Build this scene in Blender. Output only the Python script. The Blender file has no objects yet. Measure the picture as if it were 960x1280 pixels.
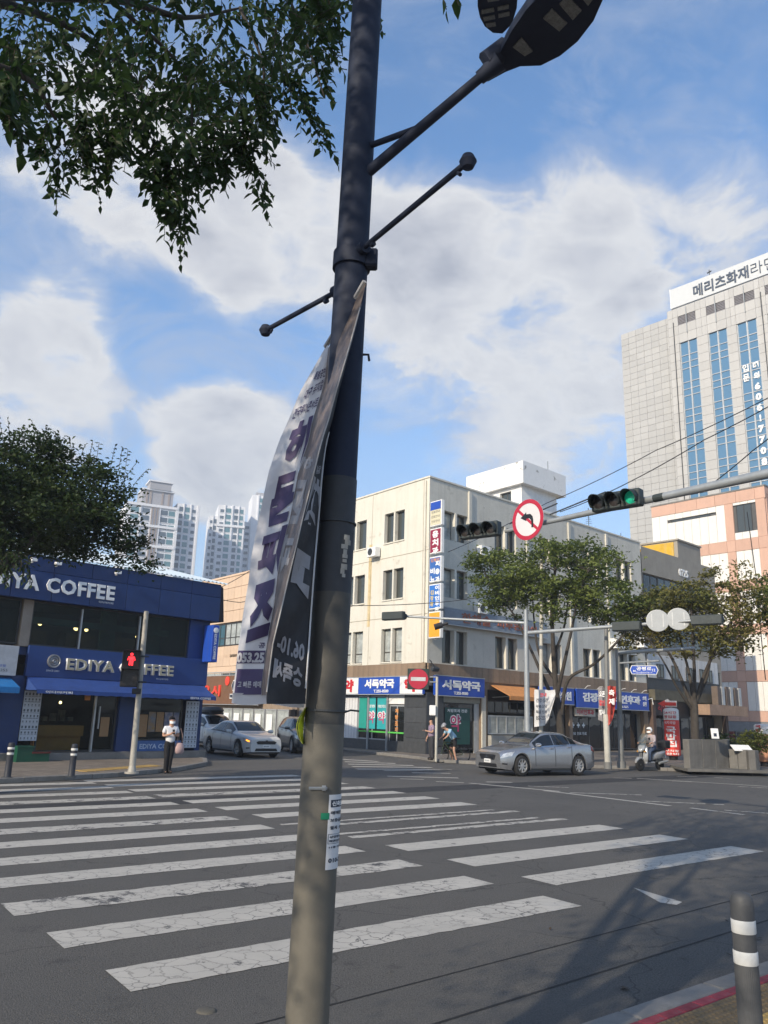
import bpy, bmesh, math, random
import numpy as np
from mathutils import Vector, Matrix
random.seed(7)
D = bpy.data; SC = bpy.context.scene; COL = SC.collection
rad = math.radians

# ------------------------------------------------------------------ camera
FPX, CX, CY, EYE = 1010.0, 480.0, 640.0, 1.85
_p, _r = rad(14.1), rad(1.7)
_F = Vector((0, math.cos(_p), math.sin(_p))); _R0 = Vector((1, 0, 0)); _U0 = Vector((0, -math.sin(_p), math.cos(_p)))
_R = math.cos(_r)*_R0 + math.sin(_r)*_U0
_U = -math.sin(_r)*_R0 + math.cos(_r)*_U0
CAMPOS = Vector((0, 0, EYE))
cam = D.cameras.new('camera'); camo = D.objects.new('camera', cam); COL.objects.link(camo)
cam.sensor_fit = 'VERTICAL'; cam.sensor_height = 36.0; cam.lens = FPX/1280*36.0
cam.clip_start = 0.05; cam.clip_end = 3000
camo.matrix_world = Matrix(((_R.x, _U.x, -_F.x, 0), (_R.y, _U.y, -_F.y, 0), (_R.z, _U.z, -_F.z, EYE), (0, 0, 0, 1)))
SC.camera = camo

# ------------------------------------------------------------------ light
SUN_AZ, SUN_EL = 217.0, 27.0
SC.view_settings.view_transform = 'Standard'; SC.view_settings.look = 'None'
SC.view_settings.exposure = 0.10; SC.view_settings.gamma = 1.0
W = D.worlds.new('World'); SC.world = W; W.use_nodes = True
def build_world():
    nt = W.node_tree; N = nt.nodes; L = nt.links; N.clear()
    out = N.new('ShaderNodeOutputWorld')
    sky = N.new('ShaderNodeTexSky'); sky.sky_type = 'NISHITA'; sky.sun_disc = False
    sky.sun_elevation = rad(SUN_EL); sky.sun_rotation = rad(SUN_AZ)
    sky.altitude = 100; sky.air_density = 1.0; sky.dust_density = 0.6; sky.ozone_density = 2.0
    bg = N.new('ShaderNodeBackground'); bg.inputs[1].default_value = 0.15
    hs = N.new('ShaderNodeHueSaturation'); hs.inputs['Saturation'].default_value = 1.18; hs.inputs['Value'].default_value = 1.55
    L.new(sky.outputs[0], hs.inputs['Color']); L.new(hs.outputs[0], bg.inputs[0])
    tc = N.new('ShaderNodeTexCoord')
    sep = N.new('ShaderNodeSeparateXYZ'); L.new(tc.outputs['Generated'], sep.inputs[0])
    def M(op, a, b=None, c=None, clamp=False):
        n = N.new('ShaderNodeMath'); n.operation = op; n.use_clamp = clamp
        for i, v in enumerate((a, b, c)):
            if v is None: continue
            if isinstance(v, (int, float)): n.inputs[i].default_value = v
            else: L.new(v, n.inputs[i])
        return n.outputs[0]
    zz = M('ADD', M('MAXIMUM', sep.outputs[2], 0.0), 0.16)
    px = M('DIVIDE', sep.outputs[0], zz); py = M('DIVIDE', sep.outputs[1], zz)
    comb = N.new('ShaderNodeCombineXYZ'); L.new(px, comb.inputs[0]); L.new(py, comb.inputs[1])
    def noise(scale, detail, rough, dist=0.0, off=(0, 0, 0), sc=(1, 1, 1)):
        mp = N.new('ShaderNodeMapping'); mp.inputs['Location'].default_value = off; mp.inputs['Scale'].default_value = sc
        L.new(tc.outputs['Generated'], mp.inputs[0])
        n = N.new('ShaderNodeTexNoise'); n.inputs['Scale'].default_value = scale; n.inputs['Detail'].default_value = detail
        n.inputs['Roughness'].default_value = rough; n.inputs['Distortion'].default_value = dist
        L.new(mp.outputs[0], n.inputs['Vector']); return n.outputs[0]
    # cloud banks: (azimuth deg, elevation deg, radius deg, weight)
    comb = tc
    n1 = noise(3.4, 10, 0.58, 0.35, (3.1, 1.7, 0.4), (1, 1, 1.7))
    n2 = noise(10.5, 8, 0.6, 0.4, (7.7, 2.2, 0.9), (1, 1, 1.6))
    dens = M('ADD', M('MULTIPLY', n1, 0.52), M('MULTIPLY', n2, 0.48))
    for az, el, r, w in CLOUD_BANKS:
        v = N.new('ShaderNodeVectorMath'); v.operation = 'DOT_PRODUCT'
        L.new(tc.outputs['Generated'], v.inputs[0])
        v.inputs[1].default_value = (math.sin(rad(az))*math.cos(rad(el)), math.cos(rad(az))*math.cos(rad(el)), math.sin(rad(el)))
        mr = N.new('ShaderNodeMapRange'); mr.interpolation_type = 'SMOOTHSTEP'
        mr.inputs['From Min'].default_value = math.cos(rad(r)); mr.inputs['From Max'].default_value = 1.0
        mr.inputs['To Min'].default_value = 0.0; mr.inputs['To Max'].default_value = w
        L.new(v.outputs['Value'], mr.inputs['Value'])
        dens = M('ADD', dens, mr.outputs[0])
    cov = N.new('ShaderNodeMapRange'); cov.interpolation_type = 'SMOOTHSTEP'
    cov.inputs['From Min'].default_value = 0.44; cov.inputs['From Max'].default_value = 0.74; cov.inputs['To Max'].default_value = 0.7
    L.new(dens, cov.inputs['Value'])
    crisp = N.new('ShaderNodeMapRange'); crisp.interpolation_type = 'SMOOTHSTEP'; crisp.inputs['From Min'].default_value = 0.56; crisp.inputs['From Max'].default_value = 0.72
    L.new(dens, crisp.inputs['Value'])
    wisp = N.new('ShaderNodeMapRange'); wisp.interpolation_type = 'SMOOTHSTEP'; wisp.inputs['From Min'].default_value = 0.45; wisp.inputs['From Max'].default_value = 0.70; wisp.inputs['To Max'].default_value = 0.62
    L.new(noise(2.6, 10, 0.66, 0.8, (0.7, 2.4, 0.2), (1.1, 3.2, 2.0)), wisp.inputs['Value'])
    # horizon veil
    veil = N.new('ShaderNodeMapRange'); veil.inputs['From Min'].default_value = 0.46; veil.inputs['From Max'].default_value = 0.0
    veil.inputs['To Min'].default_value = 0.0; veil.inputs['To Max'].default_value = 0.80
    L.new(sep.outputs[2], veil.inputs['Value'])
    cover = M('MAXIMUM', M('MAXIMUM', M('MAXIMUM', cov.outputs[0], wisp.outputs[0]), M('MULTIPLY', crisp.outputs[0], 0.92)), veil.outputs[0])
    shade = noise(6.5, 8, 0.6, 0.2, (1.3, 5.1, 0), (1, 1, 1.6))
    thick = N.new('ShaderNodeMapRange'); thick.inputs['From Min'].default_value = 0.56; thick.inputs['From Max'].default_value = 0.86
    L.new(M('ADD', M('MULTIPLY', dens, 0.7), M('MULTIPLY', shade, 0.34)), thick.inputs['Value'])
    cr = N.new('ShaderNodeValToRGB'); L.new(thick.outputs[0], cr.inputs[0])
    e = cr.color_ramp.elements
    e[0].position = 0.0; e[0].color = (0.52, 0.59, 0.74, 1); e[1].position = 1.0; e[1].color = (0.50, 0.52, 0.58, 1)
    k = e.new(0.40); k.color = (0.88, 0.88, 0.88, 1)
    k = e.new(0.7); k.color = (0.70, 0.71, 0.745, 1)
    bc = N.new('ShaderNodeBackground'); bc.inputs[1].default_value = 0.90; L.new(cr.outputs[0], bc.inputs[0])
    mix = N.new('ShaderNodeMixShader'); L.new(cover, mix.inputs[0]); L.new(bg.outputs[0], mix.inputs[1]); L.new(bc.outputs[0], mix.inputs[2])
    L.new(mix.outputs[0], out.inputs[0])
CLOUD_BANKS = [(-19, 34, 12, .22), (-8, 32, 10, .22), (1, 31, 8, .14), (20, 33, 9, .08), (9, 29, 13, .22), (-25, 21, 8, .22), (-12, 18, 7, .34), (-3, 21, 6, .1), (13, 20, 9, .16), (22, 30, 9, .10), (4, 14, 8, .08), (0, 46, 6, .10), (23, 44, 9, .06),
               (10, 43, 11, -.10), (-5, 43, 8, -.08), (-17, 25.0, 5, -.20), (-8, 25, 4, -.12), (25, 38, 7, -.06), (-14, 46, 9, -.08), (17, 13, 5, -.10)]
build_world()
sl = D.lights.new('sun', 'SUN'); sl.energy = 5.0; sl.angle = rad(0.53); sl.color = (1.0, 0.875, 0.69)
so = D.objects.new('sun', sl); COL.objects.link(so)
_sd = Vector((math.sin(rad(SUN_AZ))*math.cos(rad(SUN_EL)), math.cos(rad(SUN_AZ))*math.cos(rad(SUN_EL)), math.sin(rad(SUN_EL))))
so.rotation_euler = _sd.to_track_quat('Z', 'Y').to_euler(); so.location = _sd*60

# ------------------------------------------------------------------ survey: photograph pixel -> point of a real plane
def ray(x, y): return _F + (x-CX)/FPX*_R - (y-CY)/FPX*_U
def gnd(x, y, z=0.0):
    d = ray(x, y); return CAMPOS + d*((z-EYE)/d.z)
def far(x, y, dist):
    d = ray(x, y); return CAMPOS + d*(dist/math.hypot(d.x, d.y))
class Facade:
    """vertical plane through A; local x runs to azimuth az, local y goes into the building, z up"""
    def __init__(s, A, az):
        s.A = Vector((A[0], A[1])); s.d = Vector((math.sin(rad(az)), math.cos(rad(az)))); s.n = Vector((-s.d.y, s.d.x)); s.th = rad(90-az)
    def hit(s, x, y, off=0.0):
        q = ray(x, y); q2 = Vector((q.x, q.y))
        t = (s.A + s.n*off - Vector((0, 0))).dot(s.n)/q2.dot(s.n)
        P = CAMPOS + q*t
        return (Vector((P.x, P.y))-s.A).dot(s.d), P.z
    def u(s, x, y, off=0.0): return s.hit(x, y, off)[0]
    def z(s, x, y, off=0.0): return s.hit(x, y, off)[1]
    def at(s, u, off=0.0, z=0.0):
        p = s.A + s.d*u + s.n*off; return Vector((p.x, p.y, z))
SU = Vector((math.sin(rad(49)), math.cos(rad(49)), 0)); SV = Vector((-SU.y, SU.x, 0))
def S(u, v, z=0.0): return SU*u + SV*v + Vector((0, 0, z))

# ------------------------------------------------------------------ objects
def props(o, label=None, cat=None, group=None, kind=None):
    if label: o['label'] = label
    if cat: o['category'] = cat
    if group: o['group'] = group
    if kind: o['kind'] = kind
    return o
def thing(name, label, cat, loc=(0, 0, 0), rotz=0.0, group=None):
    o = D.objects.new(name, None); COL.objects.link(o); o.location = loc; o.rotation_euler = (0, 0, rotz); o.empty_display_size = 0.3
    return props(o, label, cat, group)
def link(name, me, parent=None, M=None, mat=None):
    o = D.objects.new(name, me); COL.objects.link(o)
    if parent: o.parent = parent
    if M is not None: o.matrix_local = M
    if mat is not None and not me.materials: me.materials.append(mat)
    return o
def dup(root, loc, rotz, label=None, group=None, scale=None):
    c = root.copy(); COL.objects.link(c); c.location = loc; c.rotation_euler = (0, 0, rotz)
    if scale: c.scale = (scale,)*3
    if label: c['label'] = label
    if group: c['group'] = group
    def rec(a, b):
        for ch in list(a.children):
            k = ch.copy(); COL.objects.link(k); k.parent = b; k.matrix_parent_inverse = ch.matrix_parent_inverse.copy(); rec(ch, k)
    rec(root, c); return c
T = Matrix.Translation
def RZ(a): return Matrix.Rotation(a, 4, 'Z')
def RX(a): return Matrix.Rotation(a, 4, 'X')
def RY(a): return Matrix.Rotation(a, 4, 'Y')

class MB:
    def __init__(s): s.v = []; s.f = []; s.m = []; s.mi = 0
    def add(s, vs, fs, M=None):
        b = len(s.v)
        if M is not None: vs = [M @ Vector(p) for p in vs]
        s.v += [tuple(p) for p in vs]; s.f += [tuple(b+i for i in f) for f in fs]; s.m += [s.mi]*len(fs); return s
    def box(s, x0, x1, y0, y1, z0, z1, M=None):
        return s.add([(x0,y0,z0),(x1,y0,z0),(x1,y1,z0),(x0,y1,z0),(x0,y0,z1),(x1,y0,z1),(x1,y1,z1),(x0,y1,z1)],
                     [(0,3,2,1),(4,5,6,7),(0,1,5,4),(1,2,6,5),(2,3,7,6),(3,0,4,7)], M)
    def cbox(s, x0, x1, y0, y1, z0, z1, c=0.01, M=None):
        """box with chamfered edges"""
        vs = []; ix = {}
        X = (x0, x1); Y = (y0, y1); Z = (z0, z1); sg = (1, -1)
        for i in (0, 1):
            for j in (0, 1):
                for k in (0, 1):
                    x, y, z = X[i], Y[j], Z[k]; a, b, d = sg[i]*c, sg[j]*c, sg[k]*c
                    for ax, p in enumerate(((x, y+b, z+d), (x+a, y, z+d), (x+a, y+b, z))):
                        ix[(i, j, k, ax)] = len(vs); vs.append(p)
        q = lambda *k: ix[k]
        fs = []
        for i in (0, 1):
            f = [q(i,0,0,0), q(i,1,0,0), q(i,1,1,0), q(i,0,1,0)]; fs.append(f if i else f[::-1])
            f = [q(0,i,0,1), q(0,i,1,1), q(1,i,1,1), q(1,i,0,1)]; fs.append(f if i else f[::-1])
            f = [q(0,0,i,2), q(1,0,i,2), q(1,1,i,2), q(0,1,i,2)]; fs.append(f if i else f[::-1])
        for i in (0, 1):
            for j in (0, 1):
                fs.append((q(i,j,0,0), q(i,j,1,0), q(i,j,1,1), q(i,j,0,1)))
                fs.append((q(i,0,j,0), q(i,1,j,0), q(i,1,j,2), q(i,0,j,2)))
                fs.append((q(0,i,j,1), q(1,i,j,1), q(1,i,j,2), q(0,i,j,2)))
                for k in (0, 1): fs.append((q(i,j,k,0), q(i,j,k,1), q(i,j,k,2)))
        return s.add(vs, fs, M)
    def cyl(s, p0, p1, r0, r1=None, n=12, cap=True):
        r1 = r0 if r1 is None else r1
        p0 = Vector(p0); p1 = Vector(p1); d = (p1-p0).normalized()
        a = d.orthogonal().normalized(); b = d.cross(a)
        vs = []
        for p, r in ((p0, r0), (p1, r1)):
            for i in range(n):
                t = 2*math.pi*i/n; vs.append(p + a*(r*math.cos(t)) + b*(r*math.sin(t)))
        fs = [(i, (i+1) % n, n+(i+1) % n, n+i) for i in range(n)]
        if cap: fs += [tuple(range(n))[::-1], tuple(range(n, 2*n))]
        return s.add(vs, fs)
    def tube(s, pts, rs, n=8, cap=True):
        pts = [Vector(p) for p in pts]
        if not hasattr(rs, '__len__'): rs = [rs]*len(pts)
        vs = []; prev = None
        for i, p in enumerate(pts):
            d = (pts[min(i+1, len(pts)-1)]-pts[max(i-1, 0)]).normalized()
            a = d.orthogonal().normalized() if prev is None else (prev - d*prev.dot(d)).normalized()
            prev = a; b = d.cross(a)
            for k in range(n):
                t = 2*math.pi*k/n; vs.append(p + a*(rs[i]*math.cos(t)) + b*(rs[i]*math.sin(t)))
        fs = []
        for i in range(len(pts)-1):
            for k in range(n): fs.append((i*n+k, i*n+(k+1) % n, (i+1)*n+(k+1) % n, (i+1)*n+k))
        if cap: fs += [tuple(range(n))[::-1], tuple(range((len(pts)-1)*n, len(pts)*n))]
        return s.add(vs, fs)
    def lathe(s, prof, n=16, M=None, caps=True):
        """profile of (r, z)"""
        vs = []; fs = []
        for r, z in prof:
            for k in range(n):
                t = 2*math.pi*k/n; vs.append((r*math.cos(t), r*math.sin(t), z))
        for i in range(len(prof)-1):
            for k in range(n): fs.append((i*n+k, i*n+(k+1) % n, (i+1)*n+(k+1) % n, (i+1)*n+k))
        if caps and prof[0][0] > 1e-4: fs.append(tuple(range(n))[::-1])
        if caps and prof[-1][0] > 1e-4: fs.append(tuple(range((len(prof)-1)*n, len(prof)*n)))
        return s.add(vs, fs, M)
    def prism(s, poly, a, b, M=None):
        """poly of (x, z) in the facade plane, extruded from y=a to y=b (a < b: a is the front)"""
        n = len(poly)
        vs = [(x, a, z) for x, z in poly] + [(x, b, z) for x, z in poly]
        fs = [tuple(range(n)), tuple(range(n, 2*n))[::-1]] + [(i, n+i, n+(i+1) % n, (i+1) % n) for i in range(n)]
        return s.add(vs, fs, M)
    def slab(s, poly, z0, z1, M=None):
        """poly of (x, y), extruded in z"""
        n = len(poly)
        vs = [(p[0], p[1], z0) for p in poly] + [(p[0], p[1], z1) for p in poly]
        fs = [tuple(range(n))[::-1], tuple(range(n, 2*n))] + [(i, (i+1) % n, n+(i+1) % n, n+i) for i in range(n)]
        return s.add(vs, fs, M)
    def grid(s, P, closed=False):
        nu, nv = len(P), len(P[0]); vs = [p for row in P for p in row]; fs = []
        for i in range(nu-1):
            for j in range(nv-1 if not closed else nv):
                fs.append((i*nv+j, i*nv+(j+1) % nv, (i+1)*nv+(j+1) % nv, (i+1)*nv+j))
        return s.add(vs, fs)
    def mesh(s, name, mats, smooth=False, fix=True):
        me = D.meshes.new(name); me.from_pydata(s.v, [], s.f)
        for m in (mats if isinstance(mats, (list, tuple)) else [mats]): me.materials.append(m)
        if any(s.m): me.polygons.foreach_set('material_index', s.m)
        me.update()
        if fix:
            bm = bmesh.new(); bm.from_mesh(me); bmesh.ops.recalc_face_normals(bm, faces=bm.faces); bm.to_mesh(me); bm.free()
        if smooth:
            me.polygons.foreach_set('use_smooth', [True]*len(me.polygons)); me.set_sharp_from_angle(angle=rad(smooth if smooth is not True else 40))
        return me
    def build(s, name, mats, parent=None, M=None, smooth=False, fix=True):
        return link(name, s.mesh(name, mats, smooth, fix), parent, M)

# ------------------------------------------------------------------ materials
_mats = {}
def mat(name, col, rough=0.7, metal=0.0, var=0.12, scale=3.0, streak=0.0, streak_col=(0.12, 0.11, 0.09), bump=0.15, bscale=40.0, rand=0.0, spec=0.4, col2=None, spots=0.0, spot_col=(0.1, 0.09, 0.08), spot_scale=9.0, coat=0.0, emit=None, trans=0.0):
    if name in _mats: return _mats[name]
    m = D.materials.new(name); m.use_nodes = True; nt = m.node_tree; N = nt.nodes; L = nt.links
    b = N['Principled BSDF']; b.inputs['Roughness'].default_value = rough; b.inputs['Metallic'].default_value = metal
    b.inputs['Specular IOR Level'].default_value = spec
    if coat: b.inputs['Coat Weight'].default_value = coat; b.inputs['Coat Roughness'].default_value = 0.05
    if emit: b.inputs['Emission Color'].default_value = (*emit[0], 1); b.inputs['Emission Strength'].default_value = emit[1]
    tc = N.new('ShaderNodeTexCoord'); co = tc.outputs['Object']
    def noise(sc, det=5, ro=0.6, mp=None):
        src = co
        if mp:
            q = N.new('ShaderNodeMapping'); q.inputs['Scale'].default_value = mp; L.new(co, q.inputs[0]); src = q.outputs[0]
        n = N.new('ShaderNodeTexNoise'); n.inputs['Scale'].default_value = sc; n.inputs['Detail'].default_value = det; n.inputs['Roughness'].default_value = ro
        L.new(src, n.inputs['Vector']); return n.outputs[0]
    def mix(f, a, c, mode='MIX'):
        x = N.new('ShaderNodeMix'); x.data_type = 'RGBA'; x.blend_type = mode
        if isinstance(f, float): x.inputs[0].default_value = f
        else: L.new(f, x.inputs[0])
        for i, v in ((6, a), (7, c)):
            if isinstance(v, tuple): x.inputs[i].default_value = (*v[:3], 1)
            else: L.new(v, x.inputs[i])
        return x.outputs[2]
    def ramp(src, lo, hi, t0=0.0, t1=1.0):
        r = N.new('ShaderNodeMapRange'); r.inputs['From Min'].default_value = lo; r.inputs['From Max'].default_value = hi
        r.inputs['To Min'].default_value = t0; r.inputs['To Max'].default_value = t1; L.new(src, r.inputs['Value']); return r.outputs[0]
    c1 = tuple(max(0, x*(1-var)) for x in col); c2 = col2 or tuple(min(1, x*(1+var)) for x in col)
    n0 = noise(scale)
    cur = mix(ramp(n0, 0.32, 0.68), c1, c2)
    if var > 0.03: cur = mix(ramp(noise(scale*7, 4), 0.4, 0.62, 0.0, min(0.5, var*1.5)), cur, tuple(x*0.72 for x in col))
    if streak: cur = mix(ramp(noise(1.0, 6, 0.65, (3.2, 3.2, 0.22)), 0.5, 0.72, 0.0, streak), cur, streak_col)
    if spots: cur = mix(ramp(noise(spot_scale, 6, 0.7), 0.60, 0.64, 0.0, spots), cur, spot_col)
    if rand:
        oi = N.new('ShaderNodeObjectInfo'); hv = N.new('ShaderNodeHueSaturation')
        L.new(ramp(oi.outputs['Random'], 0, 1, 1-rand, 1+rand), hv.inputs['Value']); L.new(cur, hv.inputs['Color']); cur = hv.outputs[0]
    L.new(cur, b.inputs['Base Color'])
    L.new(ramp(noise(scale*3), 0.3, 0.7, max(0.03, rough-0.08), min(1, rough+0.08)), b.inputs['Roughness'])
    if bump:
        bp = N.new('ShaderNodeBump'); bp.inputs['Strength'].default_value = bump; bp.inputs['Distance'].default_value = 0.02
        L.new(noise(bscale, 4), bp.inputs['Height']); L.new(bp.outputs[0], b.inputs['Normal'])
    _mats[name] = m; return m
def glass_mat(name, tint=(0.02, 0.025, 0.025), rough=0.04, clear=0.0, spec=0.6):
    """window glass: dark and reflective; clear > 0 lets a share of the room behind show"""
    if name in _mats: return _mats[name]
    m = D.materials.new(name); m.use_nodes = True; nt = m.node_tree; N = nt.nodes; L = nt.links
    b = N['Principled BSDF']; b.inputs['Base Color'].default_value = (*tint, 1); b.inputs['Roughness'].default_value = rough; b.inputs['Specular IOR Level'].default_value = spec
    tc = N.new('ShaderNodeTexCoord'); n = N.new('ShaderNodeTexNoise'); n.inputs['Scale'].default_value = 0.9; n.inputs['Detail'].default_value = 2; L.new(tc.outputs['Object'], n.inputs['Vector'])
    bp = N.new('ShaderNodeBump'); bp.inputs['Strength'].default_value = 0.05; bp.inputs['Distance'].default_value = 0.3; L.new(n.outputs[0], bp.inputs['Height']); L.new(bp.outputs[0], b.inputs['Normal'])
    if clear:
        t = N.new('ShaderNodeBsdfTransparent'); t.inputs[0].default_value = (0.80, 0.88, 0.86, 1)
        mx = N.new('ShaderNodeMixShader'); mx.inputs[0].default_value = clear
        L.new(b.outputs[0], mx.inputs[1]); L.new(t.outputs[0], mx.inputs[2]); L.new(mx.outputs[0], N['Material Output'].inputs[0])
    _mats[name] = m; return m
def cloth_mat(name, col, trans=0.4):
    m = mat(name, col, .6, var=.05, scale=4, bump=.15, bscale=14); nt = m.node_tree; N = nt.nodes; b = N['Principled BSDF']; t = N.new('ShaderNodeBsdfTranslucent'); t.inputs[0].default_value = (*col, 1)
    x = N.new('ShaderNodeMixShader'); x.inputs[0].default_value = trans; nt.links.new(b.outputs[0], x.inputs[1]); nt.links.new(t.outputs[0], x.inputs[2]); nt.links.new(x.outputs[0], N['Material Output'].inputs[0]); return m
def leaf_mat(name, c_dark, c_light, scale=0.9, trans=0.35):
    if name in _mats: return _mats[name]
    m = D.materials.new(name); m.use_nodes = True; nt = m.node_tree; N = nt.nodes; L = nt.links
    b = N['Principled BSDF']; b.inputs['Roughness'].default_value = 0.55; b.inputs['Specular IOR Level'].default_value = 0.3
    tc = N.new('ShaderNodeTexCoord'); n = N.new('ShaderNodeTexNoise'); n.inputs['Scale'].default_value = scale; n.inputs['Detail'].default_value = 6; n.inputs['Roughness'].default_value = 0.75
    L.new(tc.outputs['Object'], n.inputs['Vector'])
    r = N.new('ShaderNodeMapRange'); r.inputs['From Min'].default_value = 0.33; r.inputs['From Max'].default_value = 0.67; L.new(n.outputs[0], r.inputs['Value'])
    x = N.new('ShaderNodeMix'); x.data_type = 'RGBA'; L.new(r.outputs[0], x.inputs[0]); x.inputs[6].default_value = (*c_dark, 1); x.inputs[7].default_value = (*c_light, 1)
    L.new(x.outputs[2], b.inputs['Base Color'])
    t = N.new('ShaderNodeBsdfTranslucent'); L.new(x.outputs[2], t.inputs[0])
    mx = N.new('ShaderNodeMixShader'); mx.inputs[0].default_value = trans; L.new(b.outputs[0], mx.inputs[1]); L.new(t.outputs[0], mx.inputs[2])
    L.new(mx.outputs[0], N['Material Output'].inputs[0])
    _mats[name] = m; return m
MT = dict(
    white=mat('white_paint', (0.78, 0.78, 0.76), 0.55), black=mat('black_plastic', (0.015, 0.015, 0.017), 0.45, bump=0.05),
    text_white=mat('white_lettering', (0.80, 0.80, 0.78), 0.5, var=0.03, bump=0), text_red=mat('red_lettering', (0.55, 0.02, 0.03), 0.5, var=0.03, bump=0),
    text_dark=mat('dark_lettering', (0.03, 0.04, 0.06), 0.5, var=0.03, bump=0), steel=mat('galvanised_steel', (0.32, 0.34, 0.35), 0.5, 0.35, var=0.1, streak=0.15, bump=0.05),
    dark_steel=mat('dark_steel', (0.05, 0.055, 0.06), 0.5, 0.2, bump=0.05), alu=mat('window_aluminium', (0.45, 0.46, 0.46), 0.45, 0.4, bump=0.03),
    dark_frame=mat('dark_window_frame', (0.04, 0.04, 0.04), 0.5, bump=0.03), glass=glass_mat('window_glass'), glass_dark=glass_mat('dark_glass', (0.012, 0.014, 0.015)),
    glass_blue=glass_mat('blue_curtain_glass', (0.085, 0.19, 0.31), 0.08, spec=0.8), glass_teal=glass_mat('teal_window_glass', (0.02, 0.08, 0.11), 0.08), glass_shop=glass_mat('shop_glass', (0.015, 0.02, 0.02), clear=0.62),
    sign_blue=mat('blue_sign_sheet', (0.014, 0.070, 0.41), 0.4, var=0.06, bump=0.02, streak=0.1), sign_white=mat('white_sign_sheet', (0.78, 0.78, 0.76), 0.45, var=0.05, bump=0.02, streak=0.12),
    orange=mat('orange_canvas', (0.62, 0.27, 0.09), 0.8, var=0.1, streak=0.15), tyre=mat('tyre_rubber', (0.018, 0.018, 0.018), 0.85, bscale=90), rim=mat('alloy_rim', (0.42, 0.43, 0.44), 0.35, 0.4, bump=0.0),
    bark=mat('tree_bark', (0.052, 0.044, 0.037), 0.9, var=0.35, scale=6, bump=0.6, bscale=25, streak=0.3), skin=mat('skin', (0.45, 0.26, 0.18), 0.6, var=0.06, bump=0.03), hair=mat('black_hair', (0.012, 0.01, 0.009), 0.6),
)
# ------------------------------------------------------------------ lettering
def text_mesh(s, bold=0.0, spacing=1.0, res=2, extrude=0.0, shear=0.0):
    c = D.curves.new('lettering', 'FONT'); c.body = s; c.resolution_u = res; c.offset = bold; c.space_character = spacing; c.extrude = extrude; c.shear = shear; c.space_line = 1.05
    o = D.objects.new('lettering', c); me = D.meshes.new_from_object(o); D.objects.remove(o); D.curves.remove(c)
    me.materials.clear(); return me
def text_fit(s, u0, u1, z0, z1, y, extr, **kw):
    """mesh of s filling the rectangle u0..u1 x z0..z1 of the facade plane, its back at y, its front at y-extr"""
    me = text_mesh(s, extrude=0.5 if extr else 0.0, **kw)
    n = len(me.vertices); a = np.empty(n*3); me.vertices.foreach_get('co', a); a = a.reshape(-1, 3)
    lo = a.min(0); hi = a.max(0); w = np.maximum(hi-lo, 1e-6)
    b = np.empty_like(a)
    b[:, 0] = u0 + (a[:, 0]-lo[0])/w[0]*(u1-u0); b[:, 2] = z0 + (a[:, 1]-lo[1])/w[1]*(z1-z0)
    b[:, 1] = y - ((a[:, 2]-lo[2])/w[2]*extr if extr else 0.0)
    me.vertices.foreach_set('co', b.ravel()); me.update(); return me
def text_unit(s, **kw):
    """flat text filling the unit square, cut finely enough to be bent"""
    me = text_fit(s, 0, 1, 0, 1, 0, 0, **kw); bm = bmesh.new(); bm.from_mesh(me); bmesh.ops.triangulate(bm, faces=bm.faces)
    for _ in range(3):
        es = [e for e in bm.edges if e.calc_length() > .13]
        if es: bmesh.ops.subdivide_edges(bm, edges=es, cuts=1)
        bmesh.ops.triangulate(bm, faces=bm.faces)
    bm.to_mesh(me); bm.free(); me.update(); return me
def bend(me, fn):
    n = len(me.vertices); a = np.empty(n*3); me.vertices.foreach_get('co', a); a = a.reshape(-1, 3)
    me.vertices.foreach_set('co', np.array([tuple(fn(p[0], p[2])) for p in a]).ravel()); me.update(); return me
def txt(s, u0, u1, z0, z1, y, mt, parent, M=None, extr=0.0, name='lettering', bold=0.02, **kw):
    me = text_fit(s, u0, u1, z0, z1, y, extr, bold=bold, **kw); me.materials.append(mt)
    return link(name, me, parent, M)
def wall_holes(mb, u0, u1, z0, z1, holes, depth, M=None, y=0.0):
    """front face at y with rectangular openings (u0,u1,z0,z1) and reveals going in by depth"""
    us = sorted({u0, u1, *[h[0] for h in holes], *[h[1] for h in holes]}); zs = sorted({z0, z1, *[h[2] for h in holes], *[h[3] for h in holes]})
    us = [a for a in us if u0 <= a <= u1]; zs = [a for a in zs if z0 <= a <= z1]
    for k in range(len(zs)-1):
        run = None
        for i in range(len(us)):
            solid = i < len(us)-1 and not any(h[0]-1e-6 <= us[i] and us[i+1] <= h[1]+1e-6 and h[2]-1e-6 <= zs[k] and zs[k+1] <= h[3]+1e-6 for h in holes)
            if solid and run is None: run = us[i]
            if not solid and run is not None:
                a, b = run, us[i]; mb.add([(a, y, zs[k]), (b, y, zs[k]), (b, y, zs[k+1]), (a, y, zs[k+1])], [(0, 1, 2, 3)], M); run = None
    for a, b, c, d in holes:
        Y = y+depth
        mb.add([(a,y,c),(a,Y,c),(a,Y,d),(a,y,d)], [(0,1,2,3)], M); mb.add([(b,y,c),(b,y,d),(b,Y,d),(b,Y,c)], [(0,1,2,3)], M)
        mb.add([(a,y,d),(a,Y,d),(b,Y,d),(b,y,d)], [(0,1,2,3)], M); mb.add([(a,y,c),(b,y,c),(b,Y,c),(a,Y,c)], [(0,1,2,3)], M)
_win = {}
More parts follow.
